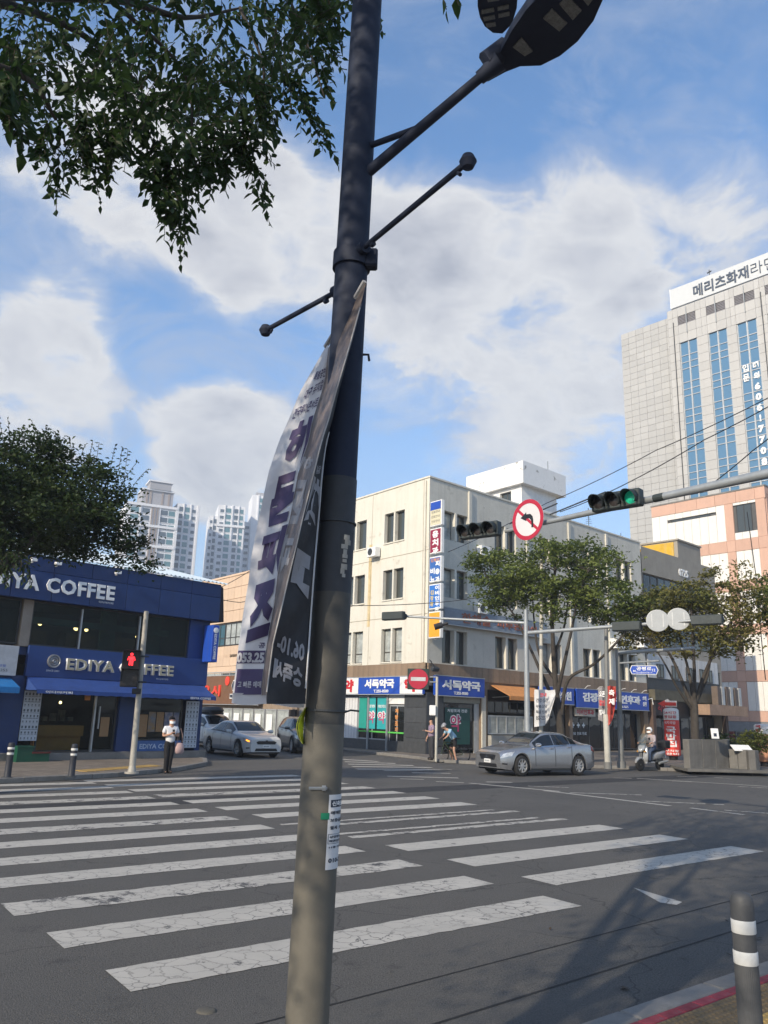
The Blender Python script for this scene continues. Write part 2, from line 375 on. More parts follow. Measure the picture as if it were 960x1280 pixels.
def window(parent, u0, u1, z0, z1, y, frame, glass, M=None, t=0.06, sashes=1, rail=None, name='window'):
    """frame part and its panes as sub-parts; equal sizes share meshes"""
    w, h = round(u1-u0, 2), round(z1-z0, 2); key = (w, h, frame.name, glass.name, t, sashes, rail)
    if key not in _win:
        f = MB(); W2 = w/sashes
        f.box(0, w, 0, 0.06, 0, t).box(0, w, 0, 0.06, h-t, h)
        for i in range(sashes+1):
            x = min(max(i*W2-t/2, 0), w-t); f.box(x, x+t, 0.003, 0.057, t, h-t)
        if rail: f.box(t, w-t, 0.006, 0.054, rail*h-t/2, rail*h+t/2)
        p = MB().box(t/2, W2-t/2, 0.028, 0.034, t/2, h-t/2)
        _win[key] = (f.mesh('window_frame', frame, fix=False), p.mesh('pane', glass, fix=False), W2)
    fm, pm, W2 = _win[key]
    Mx = (M or Matrix()) @ T((u0, y, z0))
    o = link(name, fm, parent, Mx)
    for i in range(sashes): link('pane', pm, o, T((i*W2, 0, 0)))
    return o
# ================================================================== GROUND
def asphalt_mat():
    m = D.materials.new('asphalt'); m.use_nodes = True; nt = m.node_tree; N = nt.nodes; L = nt.links; b = N['Principled BSDF']
    tc = N.new('ShaderNodeTexCoord'); co = tc.outputs['Object']
    def noise(sc, det=5, ro=0.6, dist=0):
        n = N.new('ShaderNodeTexNoise'); n.inputs['Scale'].default_value = sc; n.inputs['Detail'].default_value = det; n.inputs['Roughness'].default_value = ro; n.inputs['Distortion'].default_value = dist
        L.new(co, n.inputs['Vector']); return n
    def rng(s, a, c, t0=0., t1=1.):
        r = N.new('ShaderNodeMapRange'); r.inputs['From Min'].default_value = a; r.inputs['From Max'].default_value = c; r.inputs['To Min'].default_value = t0; r.inputs['To Max'].default_value = t1
        L.new(s, r.inputs['Value']); return r.outputs[0]
    def mix(f, a, c):
        x = N.new('ShaderNodeMix'); x.data_type = 'RGBA'; L.new(f, x.inputs[0])
        for i, v in ((6, a), (7, c)):
            if isinstance(v, tuple): x.inputs[i].default_value = (*v, 1)
            else: L.new(v, x.inputs[i])
        return x.outputs[2]
    base = mix(rng(noise(0.35, 6).outputs[0], .35, .65), (0.069, 0.066, 0.062), (0.102, 0.095, 0.086))
    base = mix(rng(noise(75, 3, .75).outputs[0], .42, .72), base, (0.17, 0.163, 0.15))
    base = mix(rng(noise(48, 3, .75).outputs[0], .54, .68, 0, .85), base, (0.026, 0.026, 0.026))
    base = mix(rng(noise(5.5, 7, .72).outputs[0], .56, .66, 0, .35), base, (0.125, 0.115, 0.10))
    base = mix(rng(noise(2.3, 5, .7).outputs[0], .58, .72, 0, .5), base, (0.028, 0.028, 0.03))
    # tyre-polished lanes along the street
    mp = N.new('ShaderNodeMapping'); mp.inputs['Rotation'].default_value = (0, 0, rad(49-90)); mp.inputs['Scale'].default_value = (0.03, 0.9, 1); L.new(co, mp.inputs[0])
    n = N.new('ShaderNodeTexNoise'); n.inputs['Scale'].default_value = 1.0; n.inputs['Detail'].default_value = 3; L.new(mp.outputs[0], n.inputs['Vector'])
    base = mix(rng(n.outputs[0], .5, .68, 0, .45), base, (0.105, 0.101, 0.095))
    # long cracks
    ad = N.new('ShaderNodeVectorMath'); ad.operation = 'ADD'; nz = noise(0.7, 4); sc = N.new('ShaderNodeVectorMath'); sc.operation = 'SCALE'; sc.inputs[3].default_value = 1.1
    L.new(nz.outputs[1], sc.inputs[0]); L.new(co, ad.inputs[0]); L.new(sc.outputs[0], ad.inputs[1])
    vo = N.new('ShaderNodeTexVoronoi'); vo.feature = 'DISTANCE_TO_EDGE'; vo.inputs['Scale'].default_value = 0.33; L.new(ad.outputs[0], vo.inputs['Vector'])
    base = mix(rng(vo.outputs[0], 0.0, 0.005, .5, 0), base, (0.016, 0.016, 0.016))
    L.new(base, b.inputs['Base Color']); b.inputs['Roughness'].default_value = 0.86; b.inputs['Specular IOR Level'].default_value = 0.3
    bp = N.new('ShaderNodeBump'); bp.inputs['Strength'].default_value = .8; bp.inputs['Distance'].default_value = .02; L.new(noise(85, 4, .7).outputs[0], bp.inputs['Height']); L.new(bp.outputs[0], b.inputs['Normal'])
    return m
def stripe_mat(name, wear, crack):
    m = D.materials.new(name); m.use_nodes = True; nt = m.node_tree; N = nt.nodes; L = nt.links; b = N['Principled BSDF']
    tc = N.new('ShaderNodeTexCoord'); co = tc.outputs['Object']
    def noise(sc, det=5, ro=0.6):
        n = N.new('ShaderNodeTexNoise'); n.inputs['Scale'].default_value = sc; n.inputs['Detail'].default_value = det; n.inputs['Roughness'].default_value = ro; L.new(co, n.inputs['Vector']); return n
    def rng(s, a, c, t0=0., t1=1.):
        r = N.new('ShaderNodeMapRange'); r.inputs['From Min'].default_value = a; r.inputs['From Max'].default_value = c; r.inputs['To Min'].default_value = t0; r.inputs['To Max'].default_value = t1
        L.new(s, r.inputs['Value']); return r.outputs[0]
    def mx(a, c):
        n = N.new('ShaderNodeMath'); n.operation = 'MAXIMUM'; L.new(a, n.inputs[0]); L.new(c, n.inputs[1]); return n.outputs[0]
    ad = N.new('ShaderNodeVectorMath'); ad.operation = 'ADD'; sc = N.new('ShaderNodeVectorMath'); sc.operation = 'SCALE'; sc.inputs[3].default_value = .28
    L.new(noise(3.5, 5).outputs[1], sc.inputs[0]); L.new(co, ad.inputs[0]); L.new(sc.outputs[0], ad.inputs[1])
    vo = N.new('ShaderNodeTexVoronoi'); vo.feature = 'DISTANCE_TO_EDGE'; vo.inputs['Scale'].default_value = 5.2; L.new(ad.outputs[0], vo.inputs['Vector'])
    patch = rng(noise(0.8, 3).outputs[0], .38, .62, 0.15, 1.0)
    cr = rng(vo.outputs[0], 0.006, 0.05, crack, 0)
    mul = N.new('ShaderNodeMath'); mul.operation = 'MULTIPLY'; L.new(cr, mul.inputs[0]); L.new(patch, mul.inputs[1])
    gone = rng(noise(2.4, 9, .78).outputs[0], .62-wear*.22, .66-wear*.20)
    g2 = rng(noise(28, 4, .8).outputs[0], .66-wear*.1, .74)
    f = mx(mx(mul.outputs[0], gone), g2)
    x0 = N.new('ShaderNodeMix'); x0.data_type = 'RGBA'; L.new(rng(noise(1.3, 6).outputs[0], .3, .7), x0.inputs[0]); x0.inputs[6].default_value = (.36, .34, .30, 1); x0.inputs[7].default_value = (.48, .45, .395, 1)
    x = N.new('ShaderNodeMix'); x.data_type = 'RGBA'; L.new(f, x.inputs[0]); L.new(x0.outputs[2], x.inputs[6]); x.inputs[7].default_value = (.055, .054, .054, 1)
    L.new(x.outputs[2], b.inputs['Base Color']); b.inputs['Roughness'].default_value = .75
    bp = N.new('ShaderNodeBump'); bp.inputs['Strength'].default_value = .35; bp.inputs['Distance'].default_value = .01; L.new(noise(90, 4, .7).outputs[0], bp.inputs['Height']); L.new(bp.outputs[0], b.inputs['Normal'])
    return m
ASPH = asphalt_mat()
ST0 = stripe_mat('road_paint', 0.12, 1.0); ST1 = stripe_mat('worn_road_paint', 0.42, 1.0); ST2 = stripe_mat('fresh_road_paint', 0.16, 0.45)
road = MB().add([(-700, -700, 0), (700, -700, 0), (700, 1400, 0), (-700, 1400, 0)], [(0, 1, 2, 3)]).build('road', ASPH); props(road, kind='structure')
PAV = mat('paving', (0.21, 0.185, 0.16), 0.85, var=0.15, scale=1.2, streak=0.0, bump=0.4, bscale=60, spots=0.25, spot_scale=3)
def paved_mat():
    m = mat('concrete_pavers', (0.22, 0.185, 0.15), 0.85, var=0.16, scale=0.8, bump=0.3, bscale=50, spots=0.3, spot_scale=2.2)
    nt = m.node_tree; N = nt.nodes; L = nt.links; b = N['Principled BSDF']
    src = b.inputs['Base Color'].links[0].from_socket
    tc = N.new('ShaderNodeTexCoord'); mp = N.new('ShaderNodeMapping'); mp.inputs['Rotation'].default_value = (0, 0, rad(41)); L.new(tc.outputs['Object'], mp.inputs[0])
    br = N.new('ShaderNodeTexBrick'); br.inputs['Scale'].default_value = 1.0; br.inputs['Brick Width'].default_value = .4; br.inputs['Row Height'].default_value = .2; br.inputs['Mortar Size'].default_value = .012
    br.inputs['Color1'].default_value = (1, 1, 1, 1); br.inputs['Color2'].default_value = (.78, .78, .78, 1); br.inputs['Mortar'].default_value = (.45, .45, .45, 1); L.new(mp.outputs[0], br.inputs['Vector'])
    x = N.new('ShaderNodeMix'); x.data_type = 'RGBA'; x.blend_type = 'MULTIPLY'; x.inputs[0].default_value = 1; L.new(src, x.inputs[6]); L.new(br.outputs[0], x.inputs[7]); L.new(x.outputs[2], b.inputs['Base Color'])
    return m
PAV = paved_mat()
def quad_on_road(pts, z, name, m, kind=None):
    n = len(pts); c = sum((Vector((p[0], p[1], 0)) for p in pts), Vector())/n
    o = MB().add([(p[0]-c.x, p[1]-c.y, 0) for p in pts], [tuple(range(n))], None).build(name, m, road, T((c.x, c.y, z)), fix=False)
    if o.data.polygons[0].normal.z < 0: o.data.flip_normals()
    return o
# zebra crossing: two columns of stripes, each stripe a painted piece of the road
def stripe_poly(ul, ur, vn, vf, jag):
    pts = []; n = 34
    for i in range(n+1):
        t = i/n; u = ul+(ur-ul)*t; pts.append(S(u, vn-0.2*t+random.uniform(-jag, jag)))
    for i in range(n, -1, -1):
        t = i/n; u = ul+(ur-ul)*t; pts.append(S(u+0.05, vf-0.2*t+random.uniform(-jag, jag)))
    return pts
for i in range(13):
    vn = 5.62+1.25*i; w = .53
    m = ST1 if i in (2, 6, 9) else (ST0 if i < 5 else ST2)
    ul = 2.76+.012*(vn-5.6); ur = 7.56+.07*(vn-5.6)
    quad_on_road(stripe_poly(ul, ur, vn, vn+w, .012 if m is not ST1 else .022), .004, 'crosswalk_stripe', m)
for i in range(12):
    vn = 6.22+1.33*i; w = .56 if i not in (3, 4) else .2
    m = ST1 if i in (3, 4, 8) else ST2
    ul = 8.2+.06*(vn-6.1) if i < 6 else 8.6; ur = 13.1+.13*(vn-6.1)
    if i == 0: m = ST0
    quad_on_road(stripe_poly(ul, ur, vn, vn+w, .006 if i not in (3, 4) else .02), .004, 'crosswalk_stripe', m)
    if i in (3, 4): quad_on_road(stripe_poly(ul-.2, ur-.3, vn+.42, vn+.55, .02), .004, 'crosswalk_stripe', m)
# thin lane and junction lines further off, second crossing by the pharmacy
LINES = [((587,979),(700,989.5),.16),((680,988.3),(838,1007.5),.16),((712,991),(802,993.8),.14),((802,1001.4),(905,1006),.14),((863,1010),(930,1018.5),.14),((905,1012.8),(990,1019),.14),((660,982.6),(714,984.8),.12),
         ((796,973),(975,984),.15),((840,976.6),(867,977.6),.12),((922,983.2),(985,986.5),.14),((893,971.8),(914,973.7),.12),((846,970.4),(872,971),.12),((767,972.5),(790,973.2),.12),((940,969.5),(985,971.5),.2),
         ((484,970.3),(573,972.6),.25),((500,973.6),(530,974.6),.15),((515,966),(563,966.8),.25),((480,963.4),(561,962.2),.25),((545,977),(580,978.6),.15),((608,977.5),(640,978),.2)]
for a, b, w in LINES:
    A = gnd(*a); B = gnd(*b); d = (B-A).normalized(); n = Vector((-d.y, d.x, 0))*w
    quad_on_road([A-n*.5, B-n*.5, B+n*.5, A+n*.5], .004, 'lane_line', ST1 if w < .15 else ST2)
for k in range(5):     # crossing over the side street, stripes seen nearly edge on
    a = gnd(424+k*6, 949.5+k*3.1); b = gnd(470+k*24, 952.2+k*2.6); d = (b-a).normalized(); n = Vector((-d.y, d.x, 0))*.42
    quad_on_road([a, b, b+n, a+n], .004, 'crosswalk_stripe', ST2)
quad_on_road([gnd(792,1110), gnd(826,1129), gnd(846,1131.5), gnd(853,1128)], .004, 'direction_arrow', ST0)
patch = MB(); 
seam = mat('asphalt_patch', (0.036, 0.036, 0.038), 0.9, var=.25, scale=2, bump=.5, bscale=100)
quad_on_road([S(1, 15.6), S(30, 15.2), S(30, 16.3), S(1, 16.7)], .002, 'asphalt_patch', seam)
quad_on_road([S(-6, 3.97), S(60, 3.97), S(60, 3.995), S(-6, 3.995)], .0025, 'gutter_joint', mat('joint_tar', (0.015,)*3, .8, var=.2))
quad_on_road([S(-6, 4.62), S(60, 4.62), S(60, 4.64), S(-6, 4.64)], .0025, 'gutter_joint', _mats['joint_tar'])
cap = MB().lathe([(0.0, .011), (.05, .011), (.06, .007), (.066, 0)][::-1], 16).build('survey_cap', mat('dull_brass', (.10, .092, .075), .8, .1), road, T(gnd(258, 1264)), smooth=True)
leafbit = mat('dry_leaf_litter', (.05, .035, .022), .9)
for k in range(9):
    p = S(random.uniform(4.2, 9), random.uniform(3.6, 5.2)) if k else gnd(781, 1237)
    s = .05 if k == 0 else random.uniform(.015, .035); b = MB()
    b.add([(-s, -s*.4, .004), (0, -s*.7, .012), (s, 0, .02), (.2*s, s*.6, .014), (-.6*s, s*.3, .006)], [(0, 1, 2, 3, 4)])
    props(b.build('fallen_leaf', leafbit, road, T((p.x, p.y, .004)) @ RZ(random.uniform(0, 6))))

# ---- near pavement with kerbstones, red line and tactile blocks
GRAN = mat('granite_kerb', (0.20, 0.19, 0.175), .8, var=.12, scale=4, bump=.4, bscale=90, rand=.12, spots=.25, spot_scale=5)
NU = Vector((math.sin(rad(51)), math.cos(rad(51)), 0)); NV = Vector((-NU.y, NU.x, 0))
def SN(u, v, z=0.0): return NU*u + NV*v + Vector((0, 0, z))
near = MB().slab([SN(-40, -25), SN(90, -25), SN(90, 3.33), SN(-40, 3.33)], -.3, .045).build('near_pavement', PAV); props(near, kind='structure')
ks = MB().cbox(0, .986, 0, .168, 0, .055, .012).mesh('kerbstone', GRAN)
rb = MB().cbox(0, .20, 0, .085, 0, .05, .004).mesh('red_brick', mat('red_kerb_brick', (.26, .035, .05), .8, var=.2, scale=8, rand=.2, spots=.4, spot_col=(.16,.12,.11), spot_scale=14))
def stud_tile(): 
    b = MB().cbox(0, .298, 0, .298, 0, .048, .003)
    for i in range(6):
        for j in range(6):
            x, y = .025+i*.0497, .025+j*.0497; r = .015
            b.add([(x-r,y-r,.048),(x+r,y-r,.048),(x+r,y+r,.048),(x-r,y+r,.048),(x-r*.5,y-r*.5,.054),(x+r*.5,y-r*.5,.054),(x+r*.5,y+r*.5,.054),(x-r*.5,y+r*.5,.054)], [(4,5,6,7),(0,1,5,4),(1,2,6,5),(2,3,7,6),(3,0,4,7)])
    return b
TAC = mat('worn_tactile_yellow', (.165, .115, .06), .85, var=.2, scale=9, rand=.15, spots=.5, spot_col=(.10,.085,.07), spot_scale=18)
TAC2 = mat('tactile_yellow', (.36, .235, .075), .85, var=.15, scale=9, rand=.12, spots=.3, spot_col=(.14,.11,.07), spot_scale=18)
tt = stud_tile().mesh('tactile_tile', TAC); t2 = stud_tile().mesh('yellow_tactile_tile', TAC2)
sang = rad(90-49); nang = rad(90-51)
for i in range(14):
    link('kerbstone', ks, near, T(SN(1.9+i, 3.335)) @ RZ(nang))
for i in range(44): link('red_brick', rb, near, T(SN(3.4+i*.206, 3.243, .002)) @ RZ(nang))
for i in range(16):
    for j in range(4):
        link('tactile_tile', tt if j < 1 else t2, near, T(SN(4.0+i*.3, 2.94-.3*j, .0)) @ RZ(nang))

# ---- far pavements (EDIYA side and pharmacy side) with kerbstones one by one
def pavement(name, kerb, rest, z):
    o = MB().slab([(p.x, p.y) for p in kerb+rest], -.3, z).build(name, PAV); return props(o, kind='structure')
def kerb_run(parent, pts, z, step=1.0, w=.16):
    for a, b in zip(pts[:-1], pts[1:]):
        d = b-a; L_ = d.length; n = max(1, round(L_/step)); ang = math.atan2(d.y, d.x); l = L_/n
        me = MB().cbox(0, l-.008, -.01, w, 0, z+.008, .012).mesh('kerbstone', GRAN)
        for i in range(n): link('kerbstone', me, parent, T(a+d*(i/n)+Vector((0, 0, random.uniform(-.004, .004)))) @ RZ(ang))
ke = [S(-14, 20.4), S(0, 20.9), S(6.1, 21.1), S(8.2, 21.5), S(9.9, 22.1), S(12.3, 23.4), S(14.6, 25.6), S(15.7, 27.6), S(16.0, 31)]
pe = pavement('coffee_shop_pavement', ke, [S(16.0, 95), S(-60, 95), S(-60, 19)], .12); kerb_run(pe, ke, .12)
kp = [gnd(418, 938.5), gnd(470, 943.5), gnd(525, 949.5), gnd(545, 953), gnd(600, 956), gnd(690, 958.5), gnd(800, 962.5), gnd(940, 968), gnd(1100, 974)]
pp = pavement('pharmacy_pavement', kp, [Vector((120, 20, 0)), Vector((160, 160, 0)), Vector((-40, 120, 0)), Vector((-9, 52, 0))], .12); kerb_run(pp, kp, .12)
yt = MB().box(0, .3, 0, .3, 0, .012).mesh('yellow_tactile_tile', TAC2)
for k in range(10):
    for j in range(2): link('yellow_tactile_tile', yt, pe, T(S(9.2+k*.305, 22.55+j*.305+k*.16, .12)) @ RZ(sang+.5))
# ================================================================== COFFEE SHOP BUILDING
NAVY = mat('navy_cladding', (0.012, 0.038, 0.138), .5, var=.10, scale=1.5, streak=.25, streak_col=(.03,.04,.07), bump=.04, rand=.06)
NAVY2 = mat('navy_sign_board', (0.014, 0.047, 0.185), .45, var=.06, scale=1.0, streak=.12, streak_col=(.03,.05,.10), bump=.02)
AWN = mat('blue_canvas', (0.022, 0.062, 0.235), .8, var=.12, streak=.2, streak_col=(.02,.03,.07), bump=.25)
ROOFW = mat('white_roof_sheet', (0.62, 0.70, 0.73), .45, .2, var=.08, streak=.3, streak_col=(.3,.3,.3))
BEI = mat('beige_column_paint', (0.30, 0.25, 0.20), .7, streak=.3)
CONC = mat('grey_concrete', (0.20, 0.19, 0.175), .9, var=.18, scale=2, streak=.3, bump=.4)
ROOM = mat('dark_room', (0.06, 0.062, 0.06), .9, var=.3, scale=1.2)
ROOMT = mat('teal_room_wall', (0.10, 0.22, 0.21), .8, var=.5, scale=.7)
WOODO = mat('orange_counter_wood', (0.50, 0.20, 0.045), .5, var=.12, scale=3)
LAMPON = mat('lamp_glow', (.9, .7, .3), .5, emit=((1.0, .68, .28), 9.0), bump=0)
E = Facade((-6.74, 31.97), 43)
eb = thing('coffee_shop_building', 'two storey navy blue coffee shop with corrugated white roof and awning', 'building', E.at(0), E.th)
def eb_build():
    UL = -15.0; ZF, ZT = 5.20, 6.66
    w = MB()
    # solid body: side wall facing the side street, back, left; front kept open for the shopfront
    w.box(-.22, 0, .02, 9, .0, 5.6).box(UL, -.22, 8.8, 9, 0, 5.6).box(UL-.2, UL, .02, 9, 0, 5.6)
    w.box(UL, -.22, .05, 8.8, 3.42, 3.68)
    w.build('side_wall', NAVY, eb)
    MB().box(UL, -.22, 6.2, 6.3, .14, 3.42).box(UL, -.22, 6.2, 6.3, 3.68, 5.9).box(UL, -.22, .3, 6.2, 5.55, 5.62).box(UL, -.22, .3, 6.2, .13, .16).build('room_wall', ROOM, eb)
    MB().box(-7.0, -1.2, .9, 1.0, 4.55, 4.78).box(-3.9, -3.3, 1.2, 1.3, 3.7, 5.4).box(-1.9, -1.2, 1.5, 1.6, 3.7, 5.4).build('partition', ROOMT, eb)
    b = MB()
    for k in range(3): b.box(-6.6+1.9*k, -5.4+1.9*k, 2.2, 2.8, 3.68, 4.45)
    b.build('table', mat('room_furniture', (.08,.07,.06), .7), eb)
    # fascia panels, one by one
    for i in range(12):
        a, c = .15-1.36*(i+1)+.008, .15-1.36*i-.008
        MB().cbox(a, c, -.42, -.30, ZF, ZF+.93, .006).build('panel', NAVY, eb)
        MB().cbox(a, c, -.40, -.30, ZF+.945, ZT, .006).build('panel', NAVY, eb)
    MB().box(UL, .13, -.30, .0, ZF+.02, ZT-.01).box(.0, .13, -.0, 9, ZF+.02, ZT-.01).build('fascia_box', NAVY, eb)
    MB().prism([(.155, ZF-.02), (.40, ZF+.02), (.26, ZT-.1), (.155, ZT-.05)], -.38, 9.0).build('gutter_side', mat('dark_brown_flashing', (.02,.012,.014), .6), eb)
    # corrugated roof
    P = []
    n = 330
    for i in range(n+1):
        x = UL + (0.42-UL)*i/n; dz = .028*math.sin(i*math.pi*.5)
        P.append([(x, -.52, ZT+.03+dz), (x, -.52, ZT+.045+dz), (x, 9.2, 8.95+dz)])
    MB().grid(P).build('roof', ROOFW, eb, fix=False)
    MB().prism([(0.0, 5.6), (0.1, 6.68), (0.0, 6.68)], .2, 9).build('gable', NAVY, eb)
    for x in (39, 70, 146, 20): # floodlights on the fascia
        u = E.u(x, 705, -.42) if x != 20 else -9.5
        f = MB().box(-.09, .09, -.16, 0, 0, .10).box(-.015, .015, -.03, .12, -.04, .06)
        f.build('floodlight', MT['white'], eb, T((u, -.5, 6.40 if x != 146 else 6.42)))
    # sign letters
    ua, ub = E.u(-32, 745, -.45), E.u(143, 745, -.45)
    za, zb = 5.47, 5.98
    txt('EDIYA COFFEE', ua, ub, za, zb, -.425, MT['text_white'], eb, extr=.05, bold=.03, spacing=1.1)
    txt('이디야커피', ub-.55, ub, za-.13, za-.05, -.425, MT['text_white'], eb, bold=.01)
    # second floor windows
    z0, z1 = 3.74, 5.2
    edges = [(-14.9, -12.4), (-12.4, -9.9), (-9.9, -7.4), (-7.02, -5.3), (-5.3, -3.05), (-3.05, -.92)]
    for a, c in edges: window(eb, a, c, z0, z1, .02, MT['dark_frame'], glass_mat('cafe_glass', (.012,.02,.02), clear=.62, spec=.22), t=.05)
    for u in (-5.3, -3.05): MB().box(u-.025, u+.025, -.05, .015, z0, z1-.1).build('mullion', MT['alu'], eb)
    MB().box(-7.36, -7.04, -.06, .2, z0-.05, z1).build('column', BEI, eb)
    MB().box(-.90, -.225, -.02, .1, 2.7, z1).box(-.90, 0.0, -.05, -.02, 2.7, z1).build('blue_wall', NAVY2, eb)
    # pendant lamps upstairs and down
    for u, y, z, r in ((-6.0, 1.6, 4.62, .07), (-4.85, 1.2, 4.55, .09), (-4.1, 1.9, 4.6, .07), (-2.2, 1.5, 4.5, .08), (-1.6, 2.0, 4.6, .06), (-8.6, 1.5, 4.5, .09), (-6.3, 1.0, 1.98, .06), (-5.0, 1.4, 1.95, .05)):
        p = MB().lathe([(0.0, -r), (r*.8, -r*.6), (r, 0), (r*.6, r*.8), (.012, r)], 10).build('pendant_lamp', LAMPON, eb, T((u, y, z)), smooth=True)
        MB().cyl((0, 0, r), (0, 0, .55), .012, n=5).build('cord', MT['black'], p)
    # lower sign board with logo and letters
    zs0, zs1 = 2.74, 3.73
    MB().cbox(-7.05, -.02, -.16, 0.0, zs0, zs1, .01).build('sign_board', NAVY2, eb)
    ua, ub = E.u(83, 829, -.2), E.u(216, 840, -.2)
    GOLD = mat('gilt_letter_face', (.46,.40,.27), .4, .2, bump=.02); 
    txt('EDIYA COFFEE', ua, ub, 3.01, 3.40, -.16, MT['text_white'], eb, extr=.10, bold=.03, spacing=1.1)
    txt('EDIYA COFFEE', ua+.008, ub-.008, 3.015, 3.395, -.262, GOLD, eb, extr=.004, bold=.015, spacing=1.1)
    lg = MB().lathe([(0, .07), (.05, .085), (.09, .05), (.12, .075), (.16, .05), (.185, .08), (.215, .08), (.225, 0)][::-1], 28)
    lg.build('round_logo', mat('brushed_logo_metal', (.30,.30,.31), .4, .6, bump=.02), eb, T((E.u(67.5, 828, -.2), -.16, 3.27)) @ RX(rad(90)), smooth=50)
    u = E.u(66, 842, -.2); txt('SINCE 2001', u-.22, u+.22, 2.93, 2.985, -.165, MT['text_white'], eb, bold=.0)
    u = E.u(203, 852, -.2); txt('이디야커피', u-.25, u+.25, 2.86, 2.93, -.165, MT['text_white'], eb, bold=.0)
    # awning: sloped canvas with valance
    a = MB(); n = 40; rows = []
    for i in range(n+1):
        u = -6.98+6.86*i/n; sag = .02*math.sin(i*1.1)*math.sin(i*.37)
        rows.append([(u, -.17, 2.73), (u, -.55, 2.53+sag*.6-.02), (u, -.98, 2.33+sag*.3), (u, -.985, 2.19+sag*.2+(.018 if i % 2 else 0))])
    a.grid(rows); a.build('awning', AWN, eb, fix=False, smooth=False)
    MB().prism([(-.16, 2.72), (-.98, 2.32), (-.98, 2.30), (-.16, 2.3)], 0, .02, RZ(rad(90)) ).build('awning_cheek', AWN, eb, T((-6.98, 0, 0)))
    txt('EDIYA COFFEE', -1.25, -.35, 2.215, 2.29, -.99, MT['text_white'], eb, bold=.02)
    txt('이디야커피', -6.7, -5.8, 2.215, 2.30, -.99, MT['text_white'], eb, bold=.02)
    # ground floor
    zb0, zb1 = .36, 2.7
    MB().box(UL, .0, -.42, 0.1, .0, .35).build('step', CONC, eb)
    xs = lambda x, y=900: E.u(x, y)
    wl, wr = xs(48), xs(117)
    window(eb, wl, wr, zb0, zb1, .04, MT['dark_frame'], glass_mat('clear_shop_glass', (.012,.014,.014), clear=.85, spec=.3), t=.05, sashes=1)
    dr = window(eb, wr+.02, xs(146), zb0, zb1, .05, MT['dark_frame'], MT['glass_shop'], t=.06, name='door'); dr.name = 'door'
    MB().box(0, .04, -.09, -.04, .75, 1.5).build('handle', MT['alu'], dr, T((.14, 0, 0)))
    MB().box(xs(147), xs(168), -.05, .2, .35, 2.7).build('pillar', NAVY, eb); MB().box(-8.3, xs(25)-.02, -.06, .2, .12, 2.75).build('pillar', NAVY, eb)
    MB().box(wr-.04, wr+.02, -.06, .04, .35, 2.7).build('door_post', MT['alu'], eb)
    window(eb, xs(169), xs(228), .72, zb1, .04, MT['dark_frame'], MT['glass_shop'], t=.05, sashes=1)
    MB().box(xs(169), xs(228), -.02, .1, .30, .71).build('lower_panel', mat('pale_blue_panel', (.06,.13,.33), .5), eb)
    u1, u2 = E.u(173, 942), E.u(222, 942); txt('EDIYA COFFEE', u1, u2, .43, .60, -.025, mat('pale_lettering', (.5,.58,.68), .5, bump=0), eb, bold=.02)
    MB().box(xs(107, 870)-.02, xs(113, 870), -.02, .02, 2.05, 2.62).build('orange_sign', WOODO, eb)
    MB().box(wl+.05, xs(107, 912), .14, .6, .86, 1.20).box(wl+.05, xs(107, 912), .3, .5, .16, .86).build('counter', WOODO, eb)
    b = MB()
    for k in range(7): b.box(-6.1+k*.32, -5.92+k*.32, 2.3, 2.5, 1.3, 1.45+.12*(k % 3))
    b.build('shelf_goods', mat('shelf_goods', (.3,.28,.24), .6, var=.5, scale=4), eb)
    # menu boards with rows of small items
    def board(u1, u2, zz0, zz1, cols, rws):
        o = MB().box(0, u2-u1, -.03, 0, 0, zz1-zz0).build('menu_board', mat('menu_board_white', (.50,.54,.60), .5, var=.05), eb, T((u1, -.02, zz0)))
        it = MB(); w, h = u2-u1, zz1-zz0
        for j in range(rws):
            for i in range(cols):
                x, z = w*(i+.5)/cols, h*(j+.5)/rws; q = .028+.02*((i*3+j) % 3)/2
                it.box(x-q*.6, x+q*.6, -.034, -.03, z-q, z+q*.7); it.box(x-q, x+q, -.034, -.03, z-q*1.9, z-q*1.6)
        for j in (2, 4, 7): it.box(.04, w-.04, -.034, -.03, h*j/rws-.006, h*j/rws+.006)
        props(it.build('menu_print', mat('menu_print', (.10,.12,.14), .6, var=.5, scale=14), o), kind='stuff')
    board(E.u(25, 905), E.u(47, 905), .72, 2.28, 5, 9)
    board(E.u(229, 920), E.u(245, 920), .45, 2.15, 4, 11)
    # window posters
    POST = [mat('poster_print_%s' % k, c, .6, var=.55, scale=5, bump=0, col2=c2) for k, c, c2 in (('cream', (.55,.36,.18), (.28,.14,.06)), ('gold', (.50,.30,.10), (.10,.16,.24)), ('blue', (.10,.17,.34), (.42,.34,.3)))]
    for i, (x0, x1) in enumerate(((171, 183), (184, 193), (194, 203), (204, 214), (215, 222))):
        MB().box(E.u(x0, 915), E.u(x1, 915), -.005, .0, 1.02 if i else .84, 1.72 if i else 1.62).build('poster', POST[(0, 1, 0, 2, 2)[i]], eb)
    MB().box(E.u(126, 900), E.u(137, 900), .0, .006, .85, 1.5).build('poster', POST[0], eb)
    # blade sign at the corner
    bs = MB().cbox(-.34, -.03, -.75, -.18, 3.62, 5.02, .02).build('blade_sign', MT['sign_blue'], eb)
    m2 = text_fit('EDIYA COFFEE', 3.72, 4.68, -.06, .06, 0, 0, bold=.03); m2.materials.append(MT['text_white'])
    link('lettering', m2, bs, Matrix(((0,0,1,-.19),(0,1,0,-.753),(-1,0,0,8.4),(0,0,0,1))))
    MB().lathe([(.11, 0), (.11, .02), (0, .03)], 16).build('round_emblem', MT['text_white'], bs, T((-.19, -.75, 4.82)) @ RX(rad(90)))
eb_build()
